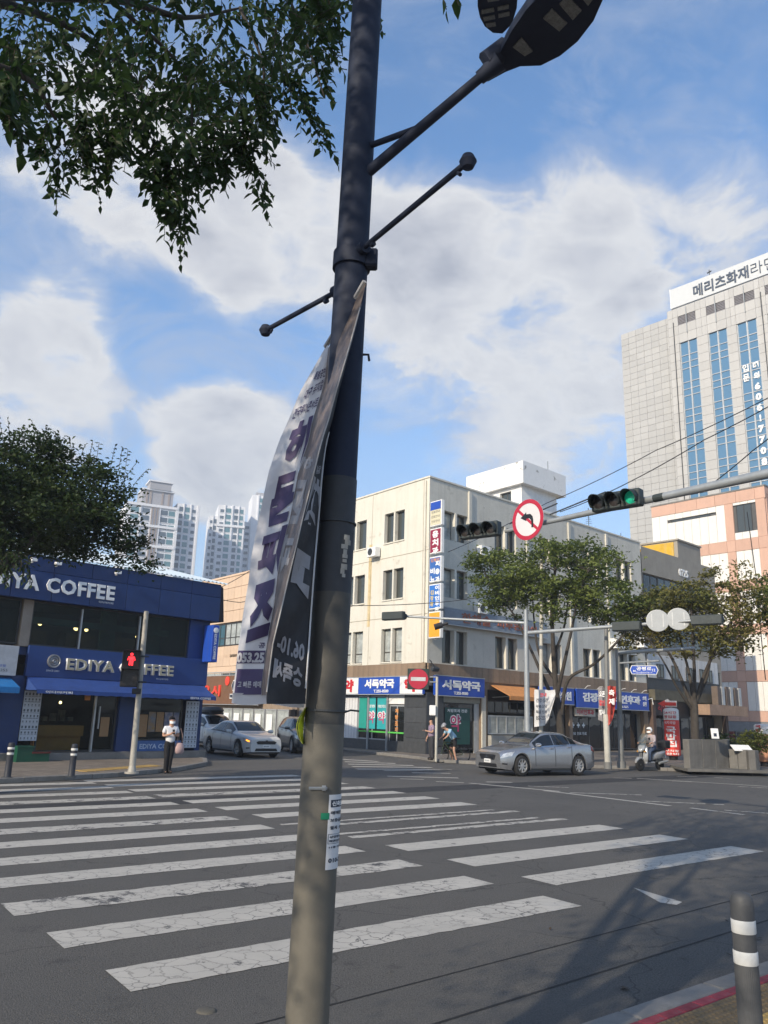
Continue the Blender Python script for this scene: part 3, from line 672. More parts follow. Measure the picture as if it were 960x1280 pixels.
# neighbour's sign and awning, left of the coffee shop
t = thing('shop_sign', 'white shop sign board above the bright blue awning left of the coffee shop', 'shop sign', E.at(-7.42, -.1), E.th)
MB().cbox(-4, 0, -.2, 0, 2.72, 3.66, .01).build('board', mat('aged_white_sign', (.42,.44,.47), .5, streak=.3, streak_col=(.2,.2,.2)), t)
txt('건강한 생활', -.95, -.35, 2.98, 3.06, -.205, MT['sign_blue'], t, bold=.0); txt('T.053-255', -.95, -.28, 2.84, 2.92, -.205, MT['text_dark'], t, bold=.0)
t = thing('awning', 'bright blue folding awning under the white shop sign', 'awning', E.at(-7.5, -.12), E.th)
CYAN = mat('bright_blue_canvas', (.015,.16,.42), .7, streak=.2)
MB().prism([(0, 2.64), (0, 2.66), (-.8, 2.36), (-.8, 2.18), (-.78, 2.18), (-.78, 2.34)][::-1], 0, 4, RZ(rad(90))).build('canvas', CYAN, t)
MB().cyl((-3.9, -.7, 2.2), (-.1, -.7, 2.2), .025, n=8).build('front_bar', MT['steel'], t)
t = thing('shopfront', 'narrow glazed shopfront under the bright blue awning', 'shopfront', E.at(-8.3, .1), E.th)
MB().box(-6.5, 0, .6, .7, .14, 2.7).build('back_wall', ROOM, t); window(t, -3, -.02, .3, 2.65, 0, MT['alu'], MT['glass_dark'], sashes=3); window(t, -6, -3.02, .3, 2.65, 0, MT['alu'], MT['glass_dark'], sashes=3)
# crates by the menu board
CR = mat('green_crate_plastic', (.008, .07, .04), .5)
for k, (x, lab, h, s) in enumerate(((28, 'tall dark green crate at the foot of the left menu board', .48, .5), (48, 'low green crate with a red rim beside the taller crate', .30, .55))):
    p = E.at(E.u(x, 945, -.75), -.72, .12); c = thing('crate', lab, 'crate', p, E.th)
    b = MB(); b.box(-s/2, s/2, -.2, -.18, 0, h).box(-s/2, s/2, .18, .2, 0, h).box(-s/2, -s/2+.02, -.18, .18, 0, h).box(s/2-.02, s/2, -.18, .18, 0, h).box(-s/2+.02, s/2-.02, -.18, .18, 0, .03)
    b.build('body', CR, c); MB().box(-s/2-.02, s/2+.02, -.22, -.2, h-.05, h+.005).box(-s/2-.02, s/2+.02, .2, .22, h-.05, h+.005).build('rim', CR if k == 0 else mat('dull_red_rim', (.12,.02,.015), .6), c)

# ================================================================== PHARMACY BUILDING
STUC = mat('cream_stucco', (0.66, 0.63, 0.545), .85, var=.05, scale=.6, streak=.34, streak_col=(.46,.40,.30), bump=.35, bscale=9, spots=.4, spot_col=(.40,.36,.28), spot_scale=1.8)
STUC2 = mat('grey_ribbed_stucco', (0.60, 0.575, 0.50), .9, var=.10, scale=.8, streak=.38, streak_col=(.36,.34,.28), bump=.6, bscale=9, spots=.35, spot_col=(.25,.23,.18), spot_scale=1.6)
BRTILE = mat('brown_stone_tile', (0.27, 0.19, 0.125), .7, var=.15, scale=2, rand=.12, streak=.25)
DKST = mat('dark_granite', (0.055, 0.058, 0.062), .45, var=.2, scale=5, rand=.1, streak=.1)
CA = (2.30, 39.70)
PR = Facade(CA, 47); PL = Facade(CA, 142); MPL = RZ(rad(-95))
ph = thing('pharmacy_building', 'four storey cream stucco corner building with a pharmacy on the ground floor', 'building', PR.at(0), PR.th)
FR_DK = mat('bronze_window_frame', (.10,.095,.085), .5, .2); GL_W = glass_mat('office_glass', (.05,.058,.055), .06, spec=.8)
GL_CUR = mat('curtained_glass', (.36,.38,.36), .12, var=.35, scale=2.2, spec=.7, bump=0)
def ph_build():
    H = 13.72; LR, LL = 20.8, 11.2
    HR = []
    for u0 in (1.05, 5.2, 9.35, 13.5, 17.6):
        for z0, z1 in ((4.42, 6.08), (7.72, 9.2), (10.7, 12.2)): HR.append((u0, u0+1.9, z0, z1))
    w = MB(); wall_holes(w, 0, LR, 4.36, H, HR, .34); w.box(0, LR, .345, .5, 4.36, 13.3) if False else None
    w.build('street_wall', STUC2, ph)
    HL = []
    for a, b in ((-3.65, -2.87), (-2.75, -1.96), (-7.2, -6.32), (-6.18, -5.26), (-10.8, -9.9), (-9.75, -8.85)):
        for z0, z1 in ((4.5, 6.2), (7.72, 9.3), (10.78, 12.4)): HL.append((a, b, z0, z1))
    w = MB(); wall_holes(w, -LL, -.002, 4.36, H, HL, .26); w.build('side_wall', STUC, ph, MPL)
    # roof slab, parapet backs, rear walls
    c5, s5 = math.cos(rad(-95)), math.sin(rad(-95))
    q = lambda u, y: (c5*u - s5*y, s5*u + c5*y)      # PL-local to building-local
    a0 = (0, .02); b0 = q(-LL, .02)
    poly = [(.05, .3), (LR-.05, .3), (LR-.05, b0[1]), (b0[0]+.3, b0[1])]
    MB().slab(poly, 13.1, 13.25).build('roof', CONC, ph)
    r = MB(); r.slab([(LR-.3, .4), (LR, .002), (LR, 11.3), (LR-.3, 11.0)], 0, 13.7)
    r.slab([(b0[0]+.05, b0[1]-.02), (b0[0]+.3, b0[1]-.4), (LR-.3, b0[1]-.4), (LR-.3, b0[1])], 0, 13.7)
    r.build('rear_wall', STUC2, ph)
    MB().slab([(.4, .5), (LR-.5, .5), (LR-.5, b0[1]-.6), (b0[0]+.5, b0[1]-.6)], 3.4, 4.3).build('floor_slab', CONC, ph)
    # coping
    MB().box(-.03, LR+.03, -.05, .28, H+.002, H+.09).build('coping', STUC, ph); MB().box(-LL-.03, -.06, -.05, .28, H+.004, H+.09).build('coping', STUC, ph, MPL)
    # thin joint lines on the side wall
    for z in (9.95, 6.75): MB().box(-LL, -.02, -.012, .0, z, z+.025).build('joint', mat('joint_line', (.33,.29,.22), .9), ph, MPL)
    for u in (-4.75, -.45): MB().box(u, u+.02, -.011, .0, 4.4, 13.68).build('joint', _mats['joint_line'], ph, MPL)
    # windows and fins
    for (u0, u1, z0, z1) in HR:
        m = (u0+u1)/2
        g = GL_CUR if (int(u0*7+z0*3) % 3 == 0) else GL_W
        window(ph, u0, m-.02, z0, z1, .26, FR_DK, g); window(ph, m+.02, u1, z0, z1, .26, FR_DK, GL_W)
        MB().box(m-.075, m+.075, -.03, .255, z0, z1).build('fin', STUC, ph)
    for u in (2.98, 8.0, 12.2, 16.4): MB().box(u, u+.22, -.09, -.002, 9.6 if u < 9 else 4.4, 13.6).build('pilaster', STUC2, ph)
    for k, (u0, u1, z0, z1) in enumerate(HL):
        window(ph, u0, u1, z0, z1, .2, FR_DK, GL_CUR if k % 3 == 0 else GL_W, MPL, rail=.3 if z0 < 5 else None)
        MB().box(u0-.03, u1+.03, -.05, .2, z0-.07, z0-.003).build('sill', STUC, ph, MPL)
    for u in (-8.1, -.25): MB().cyl((u, -.06, 4.4), (u, -.06, 13.6), .05, n=8).build('downpipe', STUC, ph, MPL)
    for u, z, M_ in ((-8.6, 7.0, MPL), (-4.6, 10.1, MPL), (3.4, 7.1, None), (3.6, 10.2, None)):
        a = MB().cbox(0, .72, -.42, -.06, 0, .52, .02).build('air_conditioner', MT['sign_white'], ph, (M_ or Matrix()) @ T((u, 0, z))); MB().lathe([(.19, 0), (.2, .012), (0, .018)], 14).build('fan_grille', MT['dark_steel'], a, T((.28, -.42, .27)) @ RX(rad(90)))
    # rust stains as run-off below the windows
    for u in (-4.95, -7.5): MB().box(u, u+.28, -.004, -.001, 6.4, 10.9).build('rust_stain', mat('rust_stain', (.60,.47,.26), .9, var=.3, scale=2, streak=.7, streak_col=(.62,.58,.46)), ph, MPL)
    # brown tile band, tile by tile
    tm = MB().cbox(.004, .446, -.09, 0, 0, .72, .008).mesh('band_tile', BRTILE)
    for k in range(25): link('band_tile', tm, ph, MPL @ T((-.45*(k+1)-.05, 0, 3.66)))
    for k in range(46): link('band_tile', tm, ph, T((.45*k, 0, 3.64)))
    # ground floor of the side street face
    MB().box(-LL, .0, .0, .3, 3.3, 3.66).box(-LL, -7.4, .0, .3, .1, 3.3).build('lintel', CONC, ph, MPL)
    for k in range(4): MB().cbox(-1.62, -.0, -.03, .35, .1+.72*k, .1+.72*k+.712, .006).build('granite_block', DKST, ph, MPL)
    for k in range(4): MB().cbox(.33, 1.18, -.03, .30, .1+.72*k, .1+.72*k+.712, .006).build('granite_block', DKST, ph)
    MB().box(.0, .33, -.02, .34, .1, 2.98).build('corner_block', DKST, ph)
    MB().box(-7.35, -1.65, .02, .3, .1, .62).build('plinth', DKST, ph, MPL)
    TEAL = mat('green_window_film', (.02, .30, .24), .35, var=.06, bump=0); TEAL2 = mat('teal_window_film', (.03, .36, .38), .35, var=.06, bump=0)
    MB().box(-7.3, -5.55, .02, .1, .62, 2.75).build('white_shutter', mat('ribbed_white_shutter', (.66,.66,.66), .5, var=.05), ph, MPL)
    g = MB()
    for k in range(7): g.box(-7.28+k*.25, -7.255+k*.25, .005, .02, .64, 2.72)
    g.build('shutter_rib', mat('shutter_rib', (.5,.5,.52), .5), ph, MPL)
    window(ph, -5.5, -3.05, .62, 2.8, .05, MT['alu'], MT['glass_dark'], MPL, sashes=2)
    for a, b, m_ in ((-5.4, -4.75, TEAL), (-4.7, -4.0, TEAL2), (-3.85, -3.12, TEAL2)): MB().box(a, b, .035, .045, 1.15, 2.74).build('window_poster', m_, ph, MPL)
    PINK = mat('magenta_lettering', (.50,.05,.16), .5, bump=0)
    for a, b in ((-4.65, -4.05), (-3.8, -3.18)):
        txt('약', a-.02, b+.02, 1.38, 2.05, .032, MT['text_white'], ph, MPL, bold=.09); txt('약', a+.03, b-.03, 1.42, 2.01, .028, PINK, ph, MPL, bold=.02)
        txt('의약분업 처방조제', a, b, 2.2, 2.36, .032, MT['text_white'], ph, MPL, bold=.03)
    MB().box(-5.45, -1.7, .018, .05, .98, 1.05).build('green_strip', mat('green_strip', (.10,.50,.08), .5), ph, MPL)
    MB().box(-4.62, -4.5, -.04, .05, .1, 2.85).box(-3.03, -2.92, -.04, .05, .1, 2.85).build('post', MT['steel'], ph, MPL)
    window(ph, -2.9, -1.68, .15, 2.35, .08, MT['alu'], MT['glass_dark'], MPL, sashes=2); MB().box(-2.9, -1.68, .03, .1, 2.4, 2.85).build('door_header', MT['sign_white'], ph, MPL)
    for k, ch in enumerate('처방조제'): txt(ch, -2.42, -2.18, 1.95-.3*k, 2.18-.3*k, .06, MT['orange'], ph, MPL, bold=.06)
    # ground floor of the street face: wall above and between the shopfronts
    MB().box(.0, LR, .0, .3, 3.3, 3.64).box(4.02, 4.55, .0, .3, .1, 3.3).box(8.5, 8.8, .0, .3, .1, 3.3).box(11.9, 12.2, .0, .3, .1, 3.3).box(20.3, 20.8, .0, .3, .1, 3.3).build('lintel', BRTILE, ph)
    MB().box(4.06, 4.36, -.06, -.002, .1, 2.95).build('pale_post', STUC, ph)
    MB().box(1.2, 4.0, .05, .12, 2.55, 2.86).build('roller_box', mat('beige_roller_box', (.36,.35,.29), .6), ph)
    window(ph, 1.2, 3.6, .3, 2.54, .12, MT['dark_frame'], MT['glass_dark'], sashes=2); MB().box(3.62, 4.0, .1, .16, .12, 2.54).build('steel_panel', MT['alu'], ph)
    MB().box(1.45, 3.3, .112, .118, .55, 2.3).build('window_poster', mat('dark_green_film', (.008,.07,.06), .4, var=.1), ph)
    txt('약', 1.78, 2.62, 1.12, 2.0, .105, MT['text_white'], ph, bold=.09); txt('약', 1.83, 2.57, 1.16, 1.96, .10, PINK, ph, bold=.02); txt('처방조제 전문', 1.6, 3.1, 2.08, 2.24, .105, MT['text_white'], ph, bold=.03)
    # food stall front under the orange awning
    MB().box(4.56, 8.48, .5, .6, .1, 3.3).build('back_wall', ROOM, ph)
    MB().box(4.56, 8.48, -.25, .45, .1, 1.0).build('counter_wall', mat('pale_stall_panel', (.33,.32,.29), .6, streak=.2), ph)
    window(ph, 4.6, 8.4, 1.05, 2.0, .0, MT['alu'], GL_CUR, sashes=5); window(ph, 4.6, 8.4, 2.12, 2.75, .05, MT['dark_frame'], MT['glass_dark'], sashes=6)
    # dark entrance shops to the right
    MB().box(8.8, 20.3, .9, 1.0, .1, 3.3).build('back_wall', mat('dark_brown_shop', (.035,.026,.022), .8), ph)
    for a, b in ((9.0, 11.8),): window(ph, a, b, .2, 2.5, .3, MT['dark_frame'], MT['glass_dark'], sashes=2)
    window(ph, 12.3, 14.4, .2, 2.1, .3, MT['dark_frame'], MT['glass_dark'], sashes=2); window(ph, 14.6, 20.2, .2, 2.4, .5, MT['dark_frame'], MT['glass_dark'], sashes=4)
    MB().box(12.35, 14.45, -.1, .0, 2.12, 2.6).build('small_sign', mat('cream_sign', (.55,.48,.38), .5), ph); txt('이비인후과', 12.5, 14.3, 2.2, 2.52, -.105, MT['text_red'], ph, bold=.04)
    for k in range(3): txt('+', 12.5+.55*k, 12.8+.55*k, 1.45, 1.75, .29, MT['text_white'], ph, bold=.05); txt('진료', 12.5+.55*k, 12.95+.55*k, 1.05, 1.22, .29, MT['text_white'], ph, bold=.01)
    # air conditioner boxes on the first floor
    for u, z in ((16.4, 6.3), (17.2, 6.35), (19.7, 6.6)):
        a = MB().box(0, .75, -.55, -.05, 0, .6).build('air_conditioner', MT['sign_white'], ph, T((u, 0, z))); MB().lathe([(.2, 0), (.22, .015), (0, .02)], 14).build('fan_grille', MT['dark_steel'], a, T((.3, -.55, .3)) @ RX(rad(90)))
    # penthouse with water tank
ph_build()
QC = PR.at(PR.u(654, 600, 5.5), 5.5)
QL = Facade((QC.x, QC.y), 142); QR = Facade((QC.x, QC.y), 47)
def tank():
    za, zb = QL.z(654.7, 575), QL.z(654, 603); ll = -QL.u(583, 600); lr = QR.u(707, 600)
    t = thing('rooftop_water_tank_house', 'white flaking concrete tank house on top of the pharmacy building', 'roof structure', (QC.x, QC.y, 13.24), QR.th)
    z = lambda v: v-13.24
    c5, s5 = math.cos(rad(-95)), math.sin(rad(-95)); q = lambda u, y: (c5*u - s5*y, s5*u + c5*y)
    FL = mat('flaking_white_paint', (.80,.80,.78), .8, var=.04, spots=.9, spot_col=(.30,.29,.26), spot_scale=1.5, bump=.3)
    b = q(-ll, 0)
    MB().slab([(0, 0), (lr, 0), (lr+b[0], b[1]), (b[0], b[1])], z(zb), z(za)).build('tank', FL, t)
    e = .45; i0 = (e*.9, e); i1 = (lr-e*1.3, e)
    w = MB(); M2 = T((i0[0], i0[1], 0)) @ RZ(rad(-95)); L2 = ll-1.1
    hz = (z(zb)-1.55, z(zb)-.25)
    wall_holes(w, -L2, 0, 0, z(zb), [(-2.1, -1.0, hz[0], hz[1])], .25, M2)
    b2 = q(-L2, 0); w.box(i0[0], i1[0], i0[1]+.002, i0[1]+.2, 0, z(zb)); w.slab([(i0[0]+b2[0], i0[1]+b2[1]-.2), (i1[0], i0[1]+b2[1]-.2), (i1[0], i0[1]+b2[1]), (i0[0]+b2[0], i0[1]+b2[1])], 0, z(zb))
    w.slab([(i1[0]-.2, i0[1]+.2), (i1[0], i0[1]+.2), (i1[0], i0[1]+b2[1]-.2), (i1[0]-.2, i0[1]+b2[1]-.2)], 0, z(zb))
    w.build('wall', mat('white_render', (.78,.78,.76), .8, var=.04, streak=.12), t)
    window(t, -2.1, -1.0, hz[0], hz[1], .2, FR_DK, GL_W, M2, sashes=2)
    MB().cyl((lr-.5, 1.2, z(za)), (lr-.5, 1.2, z(za)+1.3), .02, n=5).build('antenna', MT['dark_steel'], t)
tank()
for k, (x, y, h, lab) in enumerate(((736, 655, 2.3, 'thin roof antenna mast right of the tank house'), (776, 668, 1.3, 'short roof antenna near the right end of the cream building'))):
    p = PR.at(PR.u(x, y, 1.2), 1.2, 13.25); t = thing('roof_antenna', lab, 'antenna', p)
    m = MB().cyl((0, 0, 0), (0, 0, h), .022, n=5)
    for j in range(4): m.cyl((-.22+.03*j, 0, h*.55+.12*j), (.22-.03*j, 0, h*.55+.12*j), .012, n=4)
    m.build('mast', MT['dark_steel'], t)
# signs fixed to the pharmacy building
def board_sign(label, fac, u0, u1, z0, z1, m, texts, y=-.12, th=.14, name='shop_sign', group=None, mats2=None):
    t = thing(name, label, 'shop sign', fac.at(u0, y), fac.th, group)
    MB().cbox(0, u1-u0, -th, 0, z0, z1, .012).build('board', m, t)
    MB().box(-.02, u1-u0+.02, -th-.012, -th+.03, z0-.04, z0-.002).box(-.02, u1-u0+.02, -th-.012, -th+.03, z1+.002, z1+.04).build('rim', MT['alu'], t)
    for s, a, b, c, d, mm, bo in texts: txt(s, a, b, c, d, -th, mm, t, extr=.02, bold=bo)
    return t
s1 = board_sign('blue pharmacy sign with white and red end panels on the sunlit left face', PL, -7.35, .02, 2.88, 3.72, MT['sign_blue'],
    [('서독약국', 2.75, 5.2, 3.17, 3.63, MT['text_white'], .045), ('T.255-0500', 3.55, 4.75, 2.95, 3.10, MT['text_white'], .02)])
MB().cbox(5.65, 7.34, -.16, -.143, 2.89, 3.71, .006).build('white_panel', MT['sign_white'], s1); MB().cbox(0, 2.2, -.16, -.143, 2.89, 3.71, .006).build('white_panel', MT['sign_white'], s1)
txt('약', 6.0, 6.95, 2.98, 3.64, -.16, MT['text_red'], s1, extr=.02, bold=.05); txt('약', .9, 1.8, 2.98, 3.64, -.16, MT['text_red'], s1, extr=.02, bold=.05)
board_sign('blue pharmacy sign with white letters on the shaded street face', PR, .32, 4.02, 2.86, 3.78, MT['sign_blue'],
    [('서독약국', .5, 3.35, 3.15, 3.62, MT['text_white'], .045), ('T.255-0500', 1.35, 2.4, 2.93, 3.07, MT['text_white'], .02)])
board_sign('small blue clinic sign partly hidden by the tree trunk and white banner', PR, 8.75, 12.05, 2.75, 3.64, MT['sign_blue'],
    [('기내과의원', .4, 3.0, 2.95, 3.45, MT['text_white'], .04)])
s3 = board_sign('long blue clinic sign with white letters right of the tree', PR, 12.32, 20.5, 2.62, 3.66, MT['sign_blue'],
    [('김장환', .6, 3.0, 2.95, 3.48, MT['text_white'], .045), ('이비인후과', 3.25, 7.1, 2.95, 3.48, MT['text_white'], .045), ('의', 7.4, 7.85, 3.22, 3.5, MT['text_white'], .03), ('원', 7.4, 7.85, 2.88, 3.15, MT['text_white'], .03), ('T.253-7575', 4.3, 5.6, 2.70, 2.84, MT['text_white'], .01)])
for k in range(6): MB().tube([(.8+1.3*k, -.14, 3.68), (.8+1.3*k, -.35, 3.85), (.8+1.3*k, -.55, 3.86)], .015, 5).build('gooseneck_lamp', MT['sign_white'], s3)
MB().tube([(8.0, -.1, 3.3), (8.5, -.2, 3.4), (8.6, -.2, 3.0)], .03, 5).build('bracket', MT['sign_white'], s3)
t = board_sign('grey strip sign with faded red letters across the first floor', PR, .95, 9.6, 6.35, 7.15, mat('faded_grey_sign', (.24,.28,.33), .6, streak=.35, streak_col=(.34,.33,.3)), [], y=-.1)
RST = mat('faded_red_lettering', (.36,.12,.07), .6, bump=0)
txt('한해솔', 1.3, 3.6, 6.5, 7.02, -.14, RST, t, extr=.04, bold=.01); txt('피부관리실', 4.1, 7.6, 6.52, 6.86, -.14, RST, t, extr=.04, bold=.01)
t = thing('awning', 'orange canvas awning over the food stall by the pharmacy', 'awning', PR.at(4.75, -.02), PR.th)
MB().prism([(0, 3.52), (0, 3.55), (-1.3, 2.98), (-1.3, 2.78), (-1.27, 2.78), (-1.27, 2.96)][::-1], 0, 3.75, RZ(rad(90)) @ T((0, -3.75, 0))).build('canvas', MT['orange'], t)
for u in (.1, 3.6): MB().cyl((u, -.05, 2.9), (u, -1.28, 2.95), .02, n=6).build('arm', MT['dark_steel'], t)
t = thing('exhaust_hood', 'dark square vent box hanging below the orange awning', 'vent', PR.at(7.7, -1.0, 2.35), PR.th); MB().cbox(0, .7, 0, .6, 0, .75, .03).build('box', MT['dark_steel'], t); MB().box(.08, .62, -.02, .0, .1, .65).build('grille', MT['black'], t)
# stack of blade signs at the corner
BL = [(627, 660, 'pale yellow blade sign with a blue top at the corner', (.66,.60,.42), None), (661, 694, 'dark red dental clinic blade sign at the corner', (.26,.02,.05), None),
      (696, 729, 'blue and orange skin clinic blade sign at the corner', (.04,.13,.40), None), (730, 763, 'blue blade sign with yellow side letters above the orange one', (.03,.16,.52), None), (764, 799, 'plain orange blade sign lowest of the corner stack', (.80,.36,.03), None)]
for k, (ya, yb, lab, c, _) in enumerate(BL):
    z1, z0 = PL.z(538, ya), PL.z(536, yb)
    t = thing('blade_sign', lab, 'blade sign', PL.at(.06, 0), PL.th, 'blade signs stacked at the building corner')
    MB().cbox(0, .86, 0, .20, z0+.03, z1-.03, .015).build('case', MT['sign_white'], t)
    MB().box(.05, .81, -.014, -.001, z0+.09, z1-.09).build('face', mat('blade_face_%s' % 'abcde'[k], c, .4, var=.06, bump=0), t)
    MB().cyl((.4, .1, z0-.05), (.4, .1, z0+.03), .03, n=6).build('bracket', MT['steel'], t)
    h = z1-z0
    if k == 0:
        MB().box(.05, .81, -.020, -.015, z1-.5, z1-.09).build('blue_top', MT['sign_blue'], t)
        for j in range(3): txt('진료안내', .12, .72, z0+.2+.24*j, z0+.34+.24*j, -.016, MT['text_dark'], t, bold=.01)
    if k == 1:
        for j, ch in enumerate('옹치과'): txt(ch, .2, .66, z1-.52-.42*j, z1-.16-.42*j, -.016, MT['text_white'], t, bold=.05)
    if k == 2:
        for j, ch in enumerate('피·과'): txt(ch, .46, .78, z1-.55-.4*j, z1-.25-.4*j, -.016, MT['text_white'], t, bold=.04)
        for j, ch in enumerate('비뇨'): txt(ch, .1, .42, z1-.9-.4*j, z1-.6-.4*j, -.016, MT['text_white'], t, bold=.04)
        txt('김형섭', .12, .76, z1-.3, z1-.12, -.016, MT['orange'], t, bold=.03)
    if k == 3:
        for j, ch in enumerate('이비인후과'): txt(ch, .46, .78, z1-.34-.26*j, z1-.12-.26*j, -.016, MT['text_white'], t, bold=.04)
        for j, ch in enumerate('김장환'): txt(ch, .12, .36, z1-.55-.28*j, z1-.33-.28*j, -.016, mat('yellow_lettering', (.75,.55,.08), .5, bump=0), t, bold=.02)

# ================================================================== GREY BUILDING WITH NUMBER, right of the pharmacy building
GB = mat('grey_brown_render', (0.33, 0.30, 0.25), .85, var=.1, scale=1.2, streak=.3, streak_col=(.2,.18,.15), bump=.4)
OR = Facade((PR.at(20.9).x, PR.at(20.9).y), 47)
gb = thing('grey_office_building', 'grey brown building with yellow tank and shuttered shops right of the cream one', 'building', OR.at(0), OR.th)
def gb_build():
    L_ = 11.0; H = 13.55
    hs = [(.05, 10.4, 10.2, 11.75)]; hs += [(.5, 10.4, 7.0, 8.6)]
    w = MB(); wall_holes(w, 0, L_, 5.6, H, hs, .25); w.box(L_-.3, L_, .02, 12, 0, H).box(0, L_-.3, 11.7, 12, 0, H).box(0, .2, .3, 11.7, 0, H); w.build('wall', GB, gb)
    MB().box(.2, L_-.3, .3, 11.7, H-.5, H-.3).box(.2, L_-.3, .35, 11.7, 5.2, 5.6).build('floor_slab', CONC, gb)
    for z0, z1, m_ in ((10.2, 11.75, FR_DK), (7.0, 8.6, FR_DK)):
        for k in range(5): window(gb, .5+k*1.98, .5+(k+1)*1.98-.06, z0, z1, .2, m_, GL_W if k % 2 else MT['glass_dark'], sashes=2)
    txt('0725', 5.2, 6.6, 12.2, 12.75, -.002, MT['text_white'], gb, extr=.05, bold=.03)
    YL = mat('yellow_roof_paint', (.62,.38,.03), .7, streak=.3, streak_col=(.45,.40,.30), spots=.5, spot_col=(.40,.36,.30), spot_scale=1.1)
    YR = mat('exposed_render', (.38,.34,.28), .9, var=.2, spots=.5, spot_scale=3)
    MB().box(2.0, 10.6, 4.0, 8.0, H-.3, 15.0).build('yellow_upstand', YL, gb)
    MB().box(7.3, 10.98, 1.0, 3.98, H-.3, 15.3).build('tank_house', GB, gb)
    MB().box(7.24, 7.298, 1.3, 3.9, H-.2, 15.2).build('patched_face', YL, gb); MB().box(7.2, 11.05, .9, 4.05, 15.302, 15.42).build('lid', GB, gb)
    # white panel storey and shops below
    pn = MB().cbox(.01, 1.0, -.05, 0, 0, 1.55, .008).mesh('panel', mat('white_wall_panel', (.56,.56,.55), .6, var=.06, rand=.08, streak=.2))
    for k in range(10): link('panel', pn, gb, T((.1+k*1.02, 0, 4.75)))
    MB().box(0, 10.5, .0, .2, 4.0, 5.6).build('backing', MT['dark_frame'], gb)
    for k in (1, 3, 5, 7, 8): window(gb, .15+k*1.02, 1.05+k*1.02, 4.78, 5.7, -.12, MT['dark_frame'], GL_W, sashes=2)
    MB().box(0, 10.8, -.5, .1, 3.3, 3.98).build('canopy', mat('moss_brown_canopy', (.11,.10,.07), .9, var=.25, streak=.3), gb)
    MB().box(.15, 2.4, -.2, 0, 2.35, 3.28).build('dark_sign', mat('maroon_sign', (.035,.022,.02), .6), gb); txt('식당', .8, 2.0, 2.6, 3.0, -.205, MT['text_red'], gb, bold=.03)
    MB().box(2.7, 5.2, -.1, .1, 2.2, 3.28).build('dark_sign', MT['black'], gb)
    MB().box(5.3, 11.3, -1.6, -.5, 2.5, 3.2).build('balcony_board', mat('weathered_wood_board', (.33,.22,.15), .8, var=.2, scale=1.5, streak=.3), gb)
    for k in range(6): MB().box(7.2+k*.68, 7.62+k*.68, -1.35, -.9, 3.22, 4.5).build('cabinet', MT['alu'] if k % 2 else mat('brown_cabinet', (.13,.10,.08), .7), gb)
    MB().box(.2, 10.7, .8, .9, .1, 3.3).build('back_wall', mat('dark_brown_shop', (.035,.026,.022), .8), gb); window(gb, .4, 5.2, .2, 2.2, .6, MT['dark_frame'], MT['glass_dark'], sashes=4); window(gb, 5.4, 10.5, .2, 2.4, .6, MT['dark_frame'], MT['glass_dark'], sashes=4)
    MB().box(-.02, .35, -.3, -.002, .1, 3.3).box(10.6, 11.0, -.25, .02, .1, 3.3).build('pier', mat('brown_pier', (.10,.065,.05), .8), gb)
gb_build()

